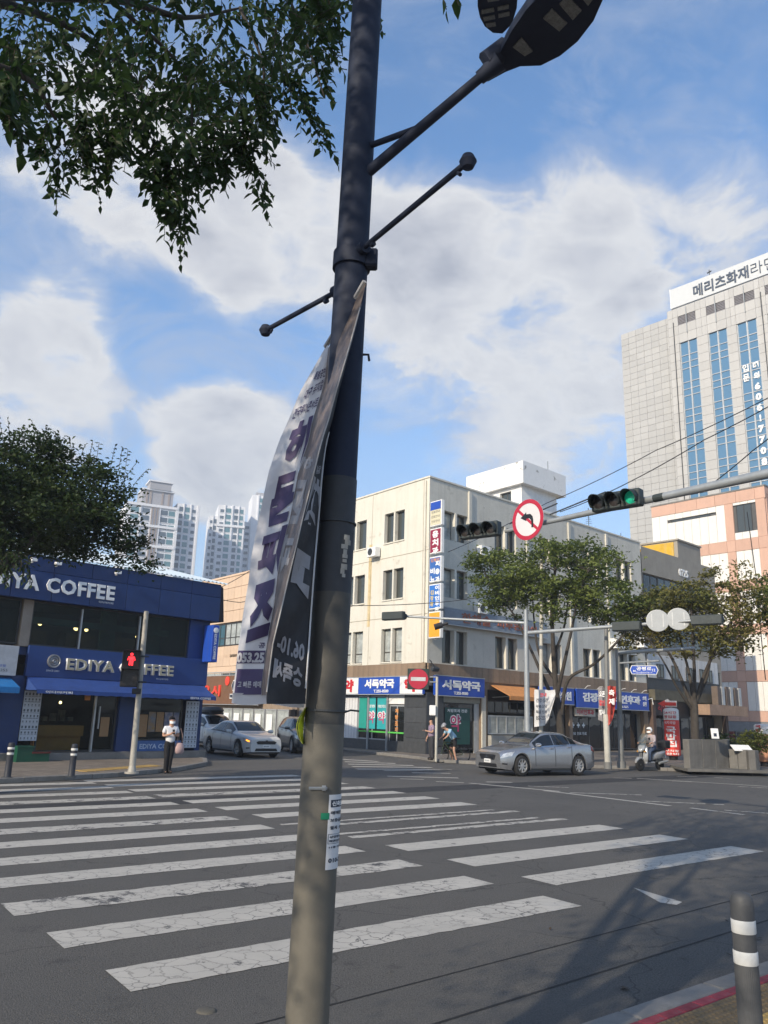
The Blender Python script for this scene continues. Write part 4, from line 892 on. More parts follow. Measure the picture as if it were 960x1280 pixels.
# ================================================================== PINK BUILDING
PKA = PR.at(43); PK = Facade((PKA.x, PKA.y), 140)
PINKM = mat('salmon_panel', (0.57, 0.36, 0.27), .7, var=.05, scale=1, rand=.05, streak=.1); WPAN = mat('white_ribbed_panel', (0.74, 0.72, 0.67), .6, var=.03, rand=.03, streak=.08)
pk = thing('pink_office_building', 'white office block framed in salmon pink bands behind the far street trees', 'building', PK.at(0), PK.th)
def pk_build():
    H = 22.6; LL = 11.2
    bands = [(21.55, H), (17.05, 18.1), (13.45, 14.4), (9.6, 10.5), (5.55, 6.5), (2.2, 3.1)]
    cols = [(-3.75, -2.95), (-.85, 0)]
    MB().box(-LL, -.12, .12, 12, 0, H-.2).build('core', mat('dark_core', (.10,.10,.10), .9), pk)
    for z0, z1 in bands:
        es = [-LL, -9.3, -7.4, -5.5, -3.75, -2.95, -.85, 0] if z1 < H else [-LL, -8.6, -6.4, -4.6, -2.6, -.85, 0]
        for a, b in zip(es[:-1], es[1:]): MB().cbox(a+.01, b-.01, -.06, .12, z0+.008, z1-.008, .01).build('band_panel', PINKM, pk)
        MB().box(-.1, .06, -.05, 12, z0, z1).build('side_band', PINKM, pk)
    for (a, b) in cols:
        for (z0, _), (_, z1) in zip(bands[:-1], bands[1:]): MB().cbox(a+.01, b-.01, -.05, .12, z1+.006, z0-.006, .01).build('column_panel', PINKM, pk)
    op = [(-9.2, -5.2, 20.72, 21.0), (-2.7, -1.3, 18.75, 21.3)]
    def panels(u0, u1, n, z0, z1):
        w = (u1-u0)/n
        for k in range(n):
            a, b = u0+k*w, u0+(k+1)*w; zz = [(z0, z1)]
            for o in op:
                if a < o[1]-.1 and b > o[0]+.1 and z0 < o[2] and z1 > o[3]: zz = [(z0, o[2]), (o[3], z1)]
            for c, d in zz:
                if d-c > .1: MB().cbox(a+.012, b-.012, -.02, .10, c+.01, d-.01, .012).build('white_panel', WPAN, pk)
    for (z0, _), (_, z1) in zip(bands[:-1], bands[1:]): panels(-LL, -3.75, 9, z1, z0); panels(-2.95, -.85, 3, z1, z0)
    for o in op: window(pk, o[0], o[1], o[2], o[3], .05, MT['dark_frame'], GL_W, sashes=3 if o[1]-o[0] > 2 else 2)
    MB().box(-LL, 0, -.04, .12, 1.35, 2.19).build('grey_band', mat('grey_base_stone', (.22,.23,.24), .7), pk); MB().box(-.02, .06, .15, 12, 0, 22).build('side_wall', PINKM, pk)
    window(pk, -LL+.2, -5.6, .1, 1.34, .1, MT['alu'], GL_CUR, sashes=4); MB().box(-5.5, -4.4, -.05, .12, 0, 1.34).build('pillar', mat('dark_red_granite', (.18,.035,.03), .5), pk); window(pk, -4.3, -.1, .1, 1.34, .1, MT['alu'], MT['glass_dark'], sashes=3)
    MB().box(-LL-.05, .1, -.1, 12, H+.002, H+.14).build('roof', CONC, pk)
pk_build()
# ================================================================== OFFICE TOWER
TA = far(840, 600, 110); TW = Facade((TA.x, TA.y), 138)
TP = mat('tower_stone_panel', (0.46, 0.455, 0.44), .7, var=.04, scale=.4, rand=.05, streak=.1); TP2 = mat('tower_grey_panel', (0.42, 0.42, 0.41), .7, var=.04, scale=.4, rand=.06, streak=.1)
tw = thing('office_tower', 'tall pale stone office tower with three blue glass window strips', 'building', TW.at(0), TW.th)
def tw_build():
    UL, U0, UR, H = -7.6, .8, 18.0, 57.7
    core = MB(); core.box(UL+.1, U0, 2.1, 22, 0, H-.15).box(U0, UR, .35, 22, 0, H-.15); core.build('core', mat('tower_joint', (.33,.32,.30), .9), tw)
    cols = [(2.25, 4.8), (6.3, 8.9), (10.15, 12.75), (14.1, 16.6)]; zt = 52.4; zb = 18
    unit = MB().cbox(0, 1, 0, .3, 0, 1, .012); 
    _pc = {}
    cnt = [0]; rest = {TP.name: MB(), TP2.name: MB()}
    def panel(a, b, z0, z1, y, m):
        k = (round(b-a, 3), round(z1-z0, 3), m.name)
        if cnt[0] < 300 and z1 > 30:
            if k not in _pc: _pc[k] = MB().cbox(.012, b-a-.012, 0, .3, .012, z1-z0-.012, .012).mesh('stone_panel', m, fix=False)
            link('stone_panel', _pc[k], tw, T((a, y, z0))); cnt[0] += 1
        else: rest[m.name].cbox(a+.012, b-.012, y, y+.3, z0+.012, z1-.012, .012)
    # right part: piers beside the window strips and head wall
    edges = [U0] + [x for c in cols for x in c] + [UR]
    rh = 1.25
    for i in range(0, len(edges), 2):
        a, b = edges[i], edges[i+1]; n = 1
        z = zt
        while z > zb:
            for k in range(n): panel(a+(b-a)*k/n, a+(b-a)*(k+1)/n, z-rh, z, 0, TP)
            z -= rh
    nh = 12
    vent = [(cols[i][0]+.15, cols[i][1]-.05) for i in range(4)]
    for r in range(4):
        z0, z1 = zt+(H-zt)*r/4, zt+(H-zt)*(r+1)/4
        es = sorted([U0, UR] + [x for c in cols for x in c])
        for a, b in zip(es[:-1], es[1:]):
            if r == 2 and any(abs(a-c[0]) < .01 for c in cols): continue
            for k in range(2): panel(a+(b-a)*k/2, a+(b-a)*(k+1)/2, z0, z1, 0, TP)
    for a, b in cols:
        z0, z1 = zt+(H-zt)*.5, zt+(H-zt)*.75; mid = (a+b)/2
        for c, d in ((a, mid-.12), (mid+.12, b)):
            v = MB().box(c, d, .12, .2, z0, z1)
            for q in range(6): v.box(c, d, .04, .14, z0+(z1-z0)*q/6+.02, z0+(z1-z0)*q/6+.1)
            v.build('louvre', mat('grey_louvre', (.20,.19,.20), .7), tw)
        MB().box(mid-.05, mid+.05, -.12, 0.1, zt+1.2, H-.3).build('downpipe', MT['steel'], tw)
    # left wing, set back
    z = H
    while z > zb:
        for k in range(7): panel(UL+(U0-UL)*k/7, UL+(U0-UL)*(k+1)/7, z-.95, z, 1.75, TP2)
        z -= .95
    for nm in rest: props(rest[nm].build('stone_panel', _mats[nm], tw, fix=False), kind='stuff')
    MB().box(U0-.05, U0, 0.0, 2.05, zb, H).build('return_wall', TP, tw)
    MB().box(1.55, 1.65, -.1, -.0, zb, H-2).box(13.5, 13.6, -.1, 0, zb, H-2).build('downpipe', MT['dark_steel'], tw)
    # window strips: panes one by one
    for a, b in cols:
        fr = MB(); z = zt; mid = (a+b)/2
        fr.box(a, a+.12, .12, .3, zb, zt).box(b-.12, b, .12, .3, zb, zt).box(mid-.09, mid+.09, .1, .3, zb, zt)
        f = fr
        strip = None; ps = []
        while z > zb+4:
            for h in (1.95, 1.0, .95):
                ps.append((z-h, z)); f.box(a+.12, b-.12, .14, .3, z-h-.05, z-h+.05); z -= h
        strip = f.build('window_strip', MT['alu'], tw, fix=False)
        for z0, z1 in ps:
            for c, d in ((a+.12, mid-.09), (mid+.09, b-.12)):
                k = ('tp', round(d-c, 3), round(z1-z0, 3))
                if k not in _pc: _pc[k] = MB().box(0, d-c, 0, .04, .05, z1-z0-.05).mesh('pane', MT['glass_blue'], fix=False)
                link('pane', _pc[k], strip, T((c, .22, z0)))
    # lettering down the third strip
    a, b = cols[2]; mid = (a+b)/2; zt2 = TW.z(932, 455)
    for k, ch in enumerate('대의606!7708'):
        z = zt2-1.42*k; w = .36 if ch not in '!' else .12
        txt(ch, (mid+b)/2-w, (mid+b)/2+w, z-.95, z, .11, MT['text_white'], tw, bold=.06)
    for k, ch in enumerate('입문'): txt(ch, (mid+a)/2-.4, (mid+a)/2+.4, zt2-1.0-1.3*k, zt2-1.3*k, .11, MT['text_white'], tw, bold=.03)
    # rooftop sign
    sg = MB().box(1.4, 24, .1, .6, 57.95, 60.85).build('roof_sign', mat('pale_roof_sign', (.55,.57,.58), .5, var=.03), tw)
    MB().box(1.3, 1.4, .05, .65, 57.9, 60.95).build('sign_edge', MT['white'], sg)
    SL = mat('slate_lettering', (.055,.075,.11), .5, bump=0)
    u0, u1 = TW.u(866, 360), TW.u(935, 335)
    txt('메리츠화재', u0, u1, 58.35, 60.15, .1, SL, sg, extr=.1, bold=.02); txt('라면', u1+.3, u1+3.4, 58.4, 60.15, .1, SL, sg, extr=.1, bold=-.012)
    MB().cyl((5.8, 3, 60), (5.8, 3, 63.4), .06, n=5).cyl((5.5, 3, 63.0), (6.1, 3, 63.1), .1, n=5).build('mast', MT['dark_steel'], tw)
tw_build()
# ================================================================== BEIGE BUILDING up the side street
bg_ = thing('beige_tiled_building', 'beige stone clad restaurant building up the side street', 'building', PL.at(-11.6), PL.th)
BST = mat('beige_stone_panel', (0.62, 0.46, 0.33), .7, var=.05, rand=.05, streak=.06)
def bg_build():
    L_ = 19.0; o = 11.6
    MB().box(-L_, 0, .1, 10, .0, 10.95).build('core', mat('beige_core', (.28,.21,.15), .9), bg_)
    cnt = 0
    pm = MB().cbox(.012, .938, -.05, .1, .012, .788, .01).mesh('stone_panel', BST)
    for z in (4.75, 5.55-.23, 7.72, 8.52, 9.32, 10.12):
        for k in range(int(L_/.95)): link('stone_panel', pm, bg_, T((-L_+.95*k, 0, z)))
    MB().box(-L_-.05, 0, -.1, .12, 10.93, 11.06).build('coping', BST, bg_)
    for k in range(8): window(bg_, -L_+.3+k*2.3, -L_+.3+k*2.3+2.25, 6.15, 7.66, -.02, MT['dark_frame'], GL_CUR if k % 3 else MT['glass_teal'], sashes=3, rail=.35)
    MB().box(-L_, 0, -.02, .1, 4.3, 4.75).build('lintel', BST, bg_)
    for k in range(8): window(bg_, -L_+.3+k*2.3, -L_+.3+k*2.3+2.2, 2.9, 4.4, -.04, MT['alu'], GL_CUR if k % 2 else GL_W, sashes=2)
    MB().box(-L_, 0, .0, .1, .1, 2.0).build('dark_front', mat('dark_brown_shop', (.035,.026,.022), .8), bg_)
    for k in range(6): window(bg_, -9+k*1.4, -9+k*1.4+1.3, .4, 2.0, -.03, MT['alu'], GL_CUR, sashes=1)
    for k in range(5): MB().box(-8.8+k*1.4, -8.1+k*1.4, -.06, -.04, .7, 1.7).build('poster', MT['sign_white'], bg_); 
bg_build()
t = board_sign('brown restaurant sign with red letters on the beige building', PL, -24.6, -15.5, 2.25, 4.1, mat('rust_brown_sign', (.17,.085,.045), .7, var=.1), [], y=-.1, th=.2)
RED2 = mat('bright_red_lettering', (.75,.06,.03), .5, bump=0)  # plain strong red letter colour
txt('오', 1.4, 2.5, 2.75, 3.5, -.2, RED2, t, extr=.08, bold=.03); txt('시', 2.7, 4.0, 2.75, 3.5, -.2, RED2, t, extr=.08, bold=.03); txt('오', 5.4, 7.2, 2.6, 3.9, -.2, MT['text_white'], t, extr=.05, bold=.07); txt('오', 5.5, 7.1, 2.68, 3.82, -.25, MT['text_dark'], t, extr=.04, bold=.03)
t2_ = MB().lathe([(.3, 0), (.3, .06), (0, .08)], 16).build('red_dot', RED2, t, T((4.9, -.2, 3.75)) @ RX(rad(90)))
# ================================================================== APARTMENT TOWERS
APW = mat('apartment_white', (0.70, 0.71, 0.73), .8, var=.03, scale=.1); APG = mat('apartment_grey', (0.34, 0.34, 0.36), .8, var=.05, scale=.1); APB = mat('apartment_brown', (.30,.25,.22), .8)
GT = glass_mat('apartment_teal_glass', (.09,.20,.23), .1); GD = glass_mat('apartment_dark_glass', (.07,.10,.13), .1)
def apartment(label, A, az, blocks, zlo):
    F = Facade((A.x, A.y), az); t = thing('apartment_tower', label, 'apartment tower', F.at(0), F.th)
    for (u0, u1, z1, dy, depth, columns, ribs, frames) in blocks:
        MB().box(u0, u1, dy, dy+depth, 0, z1).build('block', APW if not columns or columns != 'grey' else APG, t)
        if columns == 'grey': continue
        FH = 2.85
        for (a, b, kind) in columns:
            m = {'t': GT, 'd': GD, 's': GD}[kind]
            hh = 1.9 if kind != 's' else 1.25
            pm = MB().box(0, b-a, -.12, .05, 0, hh); f = MB().box(-.1, b-a+.1, -.2, .05, -.22, -.04)
            pmesh = pm.mesh('window', m, fix=False); fmesh = f.mesh('sill', APW, fix=False)
            z = z1-3.2
            while z > zlo:
                o = link('window', pmesh, t, T((a, dy, z))); link('sill', fmesh, o); z -= FH
        for (a, b, m) in ribs: MB().box(a, b, dy-.45, dy, zlo-10, z1+.3).build('rib', m, t)
        for z in frames: MB().box(u0-.2, u1+.2, dy-.6, dy, z-.5, z+.5).build('frame_band', APW, t)
    return F, t
Dk = 320.0
A1 = far(222, 634, Dk); z634 = A1.z
F1 = Facade((A1.x, A1.y), 64)
zz = lambda y: F1.z(200, y)
zt1 = zz(633.5)
F1, ap1 = apartment('wide white apartment tower with grey penthouse beside the dark tree', A1, 64,
  [(-19.5, 0, zt1, 0, 16, [(-17.6, -14.6, 't'), (-13.2, -10.6, 'd'), (-6.4, -3.6, 'd'), (-3.2, -.8, 't')], [(-14.3, -13.8, APW), (-9.9, -9.4, APB), (-8.8, -8.2, APB), (-7.7, -7.2, APB), (-6.7, -6.4, APW), (-.5, .6, APW)], [zt1, zz(659), zz(684), zz(710)]),
   (-13.5, -1.5, zz(611), 2.5, 12, 'grey', [], []),
   (.6, 9.6, zz(623), 3.5, 16, [(1.4, 2.9, 'd'), (3.7, 5.6, 't'), (6.6, 8.0, 's')], [(3.0, 3.4, APW), (5.9, 6.3, APW), (8.6, 9.4, APW)], [])], 40)
MB().box(-11.0, -2.8, 1.5, 9, zz(611), zz(602)).build('penthouse', APG, ap1); MB().box(-11.6, -2.2, 1.0, 10, zz(601.8), zz(600)).build('penthouse_roof', APW, ap1); MB().box(-13.8, -1.2, 1.8, 12, zz(612.5), zz(610.5)).build('ledge', APW, ap1)
for u in (-12, -10.6, -6, -3.5): MB().box(u, u+.7, 2.3, 2.5, zt1, zz(613)).build('shaft', APB, ap1)
A2 = far(307, 634, 345); zt2_ = A2.z
F2, ap2 = apartment('slim white apartment tower right of the blue shop roof', A2, 74,
  [(-11.5, 0, zt2_, 0, 15, [(-10.6, -9.0, 's'), (-8.2, -6.0, 't'), (-4.6, -3.0, 'd'), (-2.2, -.8, 't')], [(-8.8, -8.4, APW), (-5.8, -5.2, APW), (-2.8, -2.5, APW)], [zt2_-9]),
   (-15.0, -11.52, zt2_-5, 1, 14, [(-14.5, -13.5, 's'), (-13.0, -11.8, 'd')], [(-13.4, -13.15, APW)], [])], 45)
A3 = far(318, 622, 352)
F3, ap3 = apartment('white apartment tower half hidden behind the banner', A3, 74,
  [(-.8, 14, A3.z+1.2, 0, 14, [(2.6, 4.2, 't'), (6, 7.6, 'd')], [(1.6, 2.2, APW)], []), (-3.4, -.82, A3.z-11, 1.5, 12, [(-2.9, -1.2, 's')], [], [])], 45)
MB().box(1.0, 9, 2, 9, A3.z+1.2, A3.z+3).build('penthouse', APG, ap3)
# ================================================================== STREET LAMP POLE close by
PD = 3.35
def depth_of(P): return (P-CAMPOS).dot(_F)
_pa, _pb = far(383.5, 1280, PD), far(459, 0, PD)
_ra, _rb = 26.3/FPX*depth_of(_pa), 18.2/FPX*depth_of(_pb)
def pole_at(z):
    t = (z-_pa.z)/(_pb.z-_pa.z); p = _pa+(_pb-_pa)*t; return p, _ra+(_rb-_ra)*t
def pole_z(y):   # height of the pole axis at image row y
    t = (1280-y)/1280.0; x = 383.5+75.5*t; d = ray(x, y); return EYE+d.z*PD/math.hypot(d.x, d.y)
POLEP = mat('dark_navy_pole_paint', (0.022, 0.029, 0.052), .68, var=.12, scale=6, streak=.2, streak_col=(.045,.046,.055), bump=.03, spec=.22)
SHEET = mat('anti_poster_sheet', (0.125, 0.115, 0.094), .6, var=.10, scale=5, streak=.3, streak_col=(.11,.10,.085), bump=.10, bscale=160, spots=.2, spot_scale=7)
b0, _ = pole_at(.045)
lp = thing('street_lamp', 'tall street lamp pole with banner arms in the foreground, lower half beige', 'street lamp', b0)
off = T(-b0)
def pole_tube(z0, z1, dr, n=40, seg=10):
    m = MB(); pts = []; rs = []
    for i in range(seg+1):
        p, r = pole_at(z0+(z1-z0)*i/seg); pts.append(p); rs.append(r+dr)
    return m.tube(pts, rs, n)
pole_tube(.045, 8.2, 0).build('pole', POLEP, lp, off, smooth=True)
SHEET2 = mat('dark_shaded_anti_poster_sheet', (0.040, 0.043, 0.050), .65, var=.15, scale=5, streak=.4, streak_col=(.06,.058,.052), bump=.06, bscale=160); SHEET3 = mat('mid_shaded_anti_poster_sheet', (0.070, 0.067, 0.060), .62, var=.14, scale=5, streak=.5, streak_col=(.10,.094,.08), bump=.08, bscale=160, spots=.25, spot_scale=6)  # upper sheets darkened in steps: the pole's shade is painted into their colour
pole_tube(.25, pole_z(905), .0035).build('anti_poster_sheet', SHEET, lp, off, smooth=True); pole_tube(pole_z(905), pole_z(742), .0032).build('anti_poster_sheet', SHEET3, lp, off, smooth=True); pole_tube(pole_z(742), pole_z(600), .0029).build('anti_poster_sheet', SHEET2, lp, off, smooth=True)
MB().lathe([(.20, 0), (.20, .02), (.14, .03), (.14, .12), (_ra+.02, .14), (_ra+.01, .2)], 24).build('base_plate', POLEP, lp, smooth=50)
for y, dr, h in ((655, .006, .006), (888, .006, .008)):
    z = pole_z(y); pole_tube(z-h/2, z+h/2, dr+.004, seg=1).build('wire_tie', MT['dark_steel'], lp, off)
z = pole_z(889); p, r = pole_at(z); MB().tube([p+_R*r+_F*-.02, p+_R*(r+.025)+Vector((0,0,.004)), p+_R*(r+.06)], .004, 5).build('wire_end', MT['dark_steel'], lp, off)
z = pole_z(445); MB().tube([pole_at(z)[0]+_R*.075-_F*.03, pole_at(z)[0]+_R*.10-_F*.03, pole_at(z-.03)[0]+_R*.105-_F*.03], .006, 5).build('hook', MT['dark_steel'], lp, off)
z = pole_z(976); p, r = pole_at(z); q = p-_F*(r+.01)-_R*.01; MB().cyl(q-_R*.03, q+_R*.04, .006, n=6).cyl(q+_R*.02, q+_R*.035, .011, n=6).build('band_screw', MT['steel'], lp, off)
z1, z0 = pole_z(318), pole_z(337); pole_tube(z0, z1, .012, seg=2).build('clamp_band', POLEP, lp, off, smooth=30)
def banner_arm(zc, tip_px, px0):
    tip = gnd(*tip_px, zc); c, r = pole_at(zc); d = (tip-c); d.z = 0; d.normalize(); a = c+d*(r-.01); L_ = (tip-a).length
    m = MB().cyl(a, tip, .0125, n=10); m.cyl(a, a+d*.05, .03, n=10); m.cyl(a+d*.10+Vector((0,0,-.02)), a+d*.12+Vector((0,0,-.02)), .012, n=8); m.cyl(tip-d*.06+Vector((0,0,-.014)), tip-d*.045+Vector((0,0,-.03)), .008, n=6)
    o = m.build('banner_arm', POLEP, lp, off, smooth=40)
    MB().lathe([(.0001, -.034), (.022, -.026), (.034, 0), (.022, .026), (.0001, .034)], 14).build('end_ball', POLEP, o, T(tip), smooth=True)
banner_arm(pole_z(322), (585, 202), None); banner_arm(pole_z(355), (332, 413), None)
z = pole_z(328); c, r = pole_at(z); MB().cbox(-.03, .03, -.03, .03, -.04, .05, .008, T(c+_R*(r+.015)-_F*.03)).build('clamp_bolt', POLEP, lp, off)
# lamp arm and head
LF = Facade((b0.x, b0.y), 122)
cpole, _ = pole_at(pole_z(150)); LF = Facade((cpole.x, cpole.y), 122)
def lfp(x, y): u, z = LF.hit(x, y); return LF.at(u, 0, z)
A_, B_ = lfp(452, 222), lfp(606, 92); C_, D_ = lfp(452, 186), lfp(528, 158)
MB().tube([A_, A_.lerp(B_, .5), B_], [.026, .024, .022], 12).build('lamp_arm', POLEP, lp, off, smooth=True)
MB().tube([C_, D_], .015, 10).build('arm_brace', POLEP, lp, off, smooth=True)
dirA = (B_-A_).normalized()
MB().tube([B_-dirA*.03, B_+dirA*.0, B_+dirA*.04, B_+dirA*.08], [.030, .032, .040, .045], 12).build('arm_collar', POLEP, lp, off, smooth=30)
def lamp_head(zh, outline, leds, name='lamp_head'):
    P = [gnd(x, y, zh) for x, y in outline]; c = sum(P, Vector())/len(P); m = MB(); n = len(P)
    rings = [(1.0, 0), (1.0, .025), (.9, .07), (.6, .10), (.2, .115)]
    rows = [[c+(p-c)*s+Vector((0, 0, h)) for p in P] for s, h in rings]
    m.grid(rows, closed=True); m.add([p for p in rows[0]], [tuple(range(n))]); m.add([p for p in rows[-1]], [tuple(range(n))])
    o = m.build(name, POLEP, lp, off, smooth=40)
    for q in leds:
        Q = [gnd(x, y, zh) for x, y in q]; MB().add([p+Vector((0,0,-.006)) for p in Q]+[p+Vector((0,0,.002)) for p in Q], [(0,1,2,3), (0,1,5,4), (1,2,6,5), (2,3,7,6), (3,0,4,7)]).build('led_module', mat('led_lens', (.16,.17,.17), .3, var=.3, scale=60, bump=.3), o)
    return o
ZH = B_.z+.05
lamp_head(ZH, [(600, 98), (618, 84), (628, 60), (640, 38), (658, 12), (682, -14), (712, -36), (740, -46), (758, -34), (757, -8), (742, 26), (722, 52), (700, 70), (676, 82), (650, 83), (632, 90), (610, 102)],
          [[(641,58),(652,46),(666,63),(656,69)], [(679,22),(690,10),(709,28),(699,38)], [(699,4),(710,-6),(727,12),(716,24)], [(722,-10),(732,-20),(744,-6),(735,6)]])
MB().tube([B_+dirA*.06, lfp(612, 88)+Vector((0,0,.05)), gnd(634, 70, ZH)+Vector((0,0,.06))], [.045, .055, .04], 10).build('head_neck', POLEP, lp, off, smooth=True)
lamp_head(pole_z(0)+1.35, [(597, 8), (600, 22), (606, 33), (616, 41), (628, 42), (640, 30), (646, 10), (648, -20), (640, -60), (622, -75), (604, -60), (597, -25)],
          [[(602,17),(602,12),(617,9),(618,14)], [(622,13),(622,8),(636,5),(636,10)], [(605,26),(604,21),(618,18),(619,23)], [(623,22),(623,17),(637,14),(637,19)], [(608,34),(607,29),(619,27),(620,32)], [(610,2),(608,-3),(622,-6),(624,0)]])
_p8, _ = pole_at(7.3); hp = gnd(620, -55, pole_z(0)+1.35); MB().tube([_p8, _p8.lerp(hp, .6)+Vector((0,0,.1)), hp+Vector((0,0,.05))], .024, 10).build('lamp_arm', POLEP, lp, off, smooth=True)
# faded remains of posters
def on_pole(z0, z1, a0, a1, dr, n=10):
    m = MB(); rows = []
    for i in range(7):
        z = z0+(z1-z0)*i/6; c, r = pole_at(z); row = []
        for j in range(n+1):
            a = rad(a0+(a1-a0)*j/n); row.append(c - _Fh*math.cos(a)*(r+dr) + _Rh*math.sin(a)*(r+dr))
        rows.append(row)
    return m.grid(rows)
_vh = Vector((b0.x, b0.y, 0)).normalized(); _Fh = _vh; _Rh = Vector((_vh.y, -_vh.x, 0))
random.seed(5)
for k in range(9):
    y0 = 672+k*6; a = random.uniform(18, 30); on_pole(pole_z(y0+random.uniform(4, 7)), pole_z(y0), a, a+random.uniform(12, 24), .0045, 4).build('poster_scrap', mat('paper_scrap', (.32,.31,.28), .8, var=.2, scale=30), lp, off, fix=False)
# ---- paper notice taped to the pole
nz1, nz0 = pole_z(991), pole_z(1083); pc, pr = pole_at((nz0+nz1)/2)
nt_ = thing('paper_notice', 'white printed paper notice taped round the lamp pole with green tape', 'notice', pc)
no = T(-pc)
on_pole(nz0, nz1, 24, 112, .006, 14).build('sheet', mat('notice_paper', (.62,.62,.62), .7, var=.05, bump=.1, bscale=12), nt_, no, fix=False)
on_pole(pole_z(1021), pole_z(1013), 4, 27, .0075, 5).build('green_tape', mat('green_tape', (.01,.17,.09), .5), nt_, no, fix=False)
def text_on_pole(s, a0, a1, z0, z1, m_, dr=.0075, **kw):
    def fn(u, v):
        c, r = pole_at(z0+(z1-z0)*v); t = rad(a0+(a1-a0)*u); return c - _Fh*math.cos(t)*(r+dr) + _Rh*math.sin(t)*(r+dr) - pc
    me = bend(text_unit(s, **kw), fn); me.materials.append(m_); link('lettering', me, nt_)
dz = (nz1-nz0)
on_pole(nz1-dz*.17, nz1-dz*.07, 30, 108, .0068, 12).build('black_bar', MT['text_dark'], nt_, no, fix=False)
text_on_pole('신축빌라', 34, 100, nz1-dz*.155, nz1-dz*.085, MT['text_white'], .0076, bold=.03)
for s, f0, f1, a1 in (('매매전문', .27, .22, 96), ('보증금없음', .37, .32, 100), ('월세 : 300', .47, .42, 92), ('상담문의', .585, .55, 80), ('빠른입주', .64, .605, 80), ('11층 가능', .72, .69, 86), ('010-2', .91, .85, 84)):
    text_on_pole(s, 31, a1, nz1-dz*f0, nz1-dz*f1, MT['text_dark'], bold=.035)
for f0, f1, a0, a1 in ((.535, .53, 27, 100), (.66, .655, 27, 100), (.66, .53, 27, 28.5)): on_pole(nz1-dz*f0, nz1-dz*f1, a0, a1, .0068, 8).build('box_line', MT['text_dark'], nt_, no, fix=False)
# ---- yellow reflective tag
ty = thing('reflective_tag', 'small yellow green reflective strap hanging from the wire on the lamp pole', 'strap', pole_at(pole_z(908))[0]); tyo = T(-pole_at(pole_z(908))[0])
m = MB(); rows = []
for i in range(10):
    t = i/9; y = 884+46*t; w = [1, 4, 6, 8, 9, 9, 8, 7, 5, 2][i]; x = 383-4*math.sin(t*2.2)-w*.5
    rows.append([far(x-w*.5, y, PD-.02-.03*math.sin(t*5)), far(x-w*.1, y, PD-.055), far(x+w*.5, y, PD-.02+.02*math.sin(t*7))])
m.grid(rows); m.build('strap', mat('reflective_yellow', (.55,.60,.03), .45, var=.3, scale=25), ty, tyo, smooth=60, fix=False)
m = MB(); m.grid([[a.lerp(b, .35)-_F*.004, a.lerp(b, .6)-_F*.004] for a, b in ((r[0], r[1]) for r in rows[1:9])]); m.build('black_stripe', MT['black'], ty, tyo, fix=False)
# ================================================================== BANNER, torn loose and folded
BY = [352, 385, 432, 446, 470, 490, 524, 551, 589, 645, 697, 725, 760, 808, 850, 869]
BL_ = [456, 437, 408, 400, 386, 375, 361, 349, 336, 324, 314, 311, 305, 298, 293, 290.5]
BF_ = [457, 440, 411, 409, 407, 402, 391, 386, 373, 363, 350, 346, 342, 333, 328, 327]
BG_ = [458, 450, 437, 433, 426, 420, 411, 402, 393, 379, 367, 360, 352, 340.5, 335.5, 333]
BP_ = [459, 451, 439, 435, 429, 423.5, 416, 408, 403, 399, 394.5, 392.5, 390, 387, 384, 382]
BLd, BFd, BGd, BPd = 3.52, 3.42, 3.10, 3.235
def bcol(tab, y): return float(np.interp(y, BY, tab))
def bpt(s, y):
    """s: 0 left edge, 1 fold, 2 fold back, 3 edge at the pole"""
    xs = [bcol(t, y) for t in (BL_, BF_, BG_, BP_)]; ds = [BLd, BFd, BGd, BPd]
    k = min(int(max(s, 0)), 2); f = s-k; x = xs[k]+(xs[k+1]-xs[k])*f; d = ds[k]+(ds[k+1]-ds[k])*f
    tt = min(1, max(0, (y-352)/90)); d = PD-.13 + (d-(PD-.13))*tt
    d += .028*math.sin(y*.021+s*1.3)*math.sin(min(1, s)*math.pi) + .012*math.sin(y*.06+s*4)*tt
    return far(x, y+ (3 if s > 1.5 else 0)*0, d)
bo = bpt(0, 352); bn = thing('street_banner', 'torn white and purple festival banner twisted round beside the lamp pole, dark reverse side showing', 'banner', bo)
bof = T(-bo)
BWH = cloth_mat('banner_white', (.66,.655,.68), .35); BDK = mat('banner_reverse_dark', (.028,.027,.03), .6, var=.2, scale=5, bump=.15, bscale=14); BBR = mat('banner_reverse_brown', (.14,.115,.105), .45, var=.35, scale=9, col2=(.22,.17,.15), bump=.2, bscale=14)
BPU = mat('banner_purple', (.055,.040,.105), .6, var=.1, bump=0); BGY = mat('banner_reverse_grey', (.30,.29,.30), .6, var=.15, scale=6, bump=0)
def bsheet(s0, s1, ns, m_, name, y0=352, y1=869, fy=None):
    rows = []; n = 56
    for i in range(n+1):
        y = y0+(y1-y0)*i/n; rows.append([bpt(s0+(s1-s0)*j/ns, y) for j in range(ns+1)])
    return MB().grid(rows).build(name, m_, bn, bof, smooth=70, fix=False)
bsheet(0, 1, 8, BWH, 'front_face', 432); bsheet(1, 2, 4, BBR, 'fold'); bsheet(2, 3, 6, BDK, 'reverse_face', 380, 880)
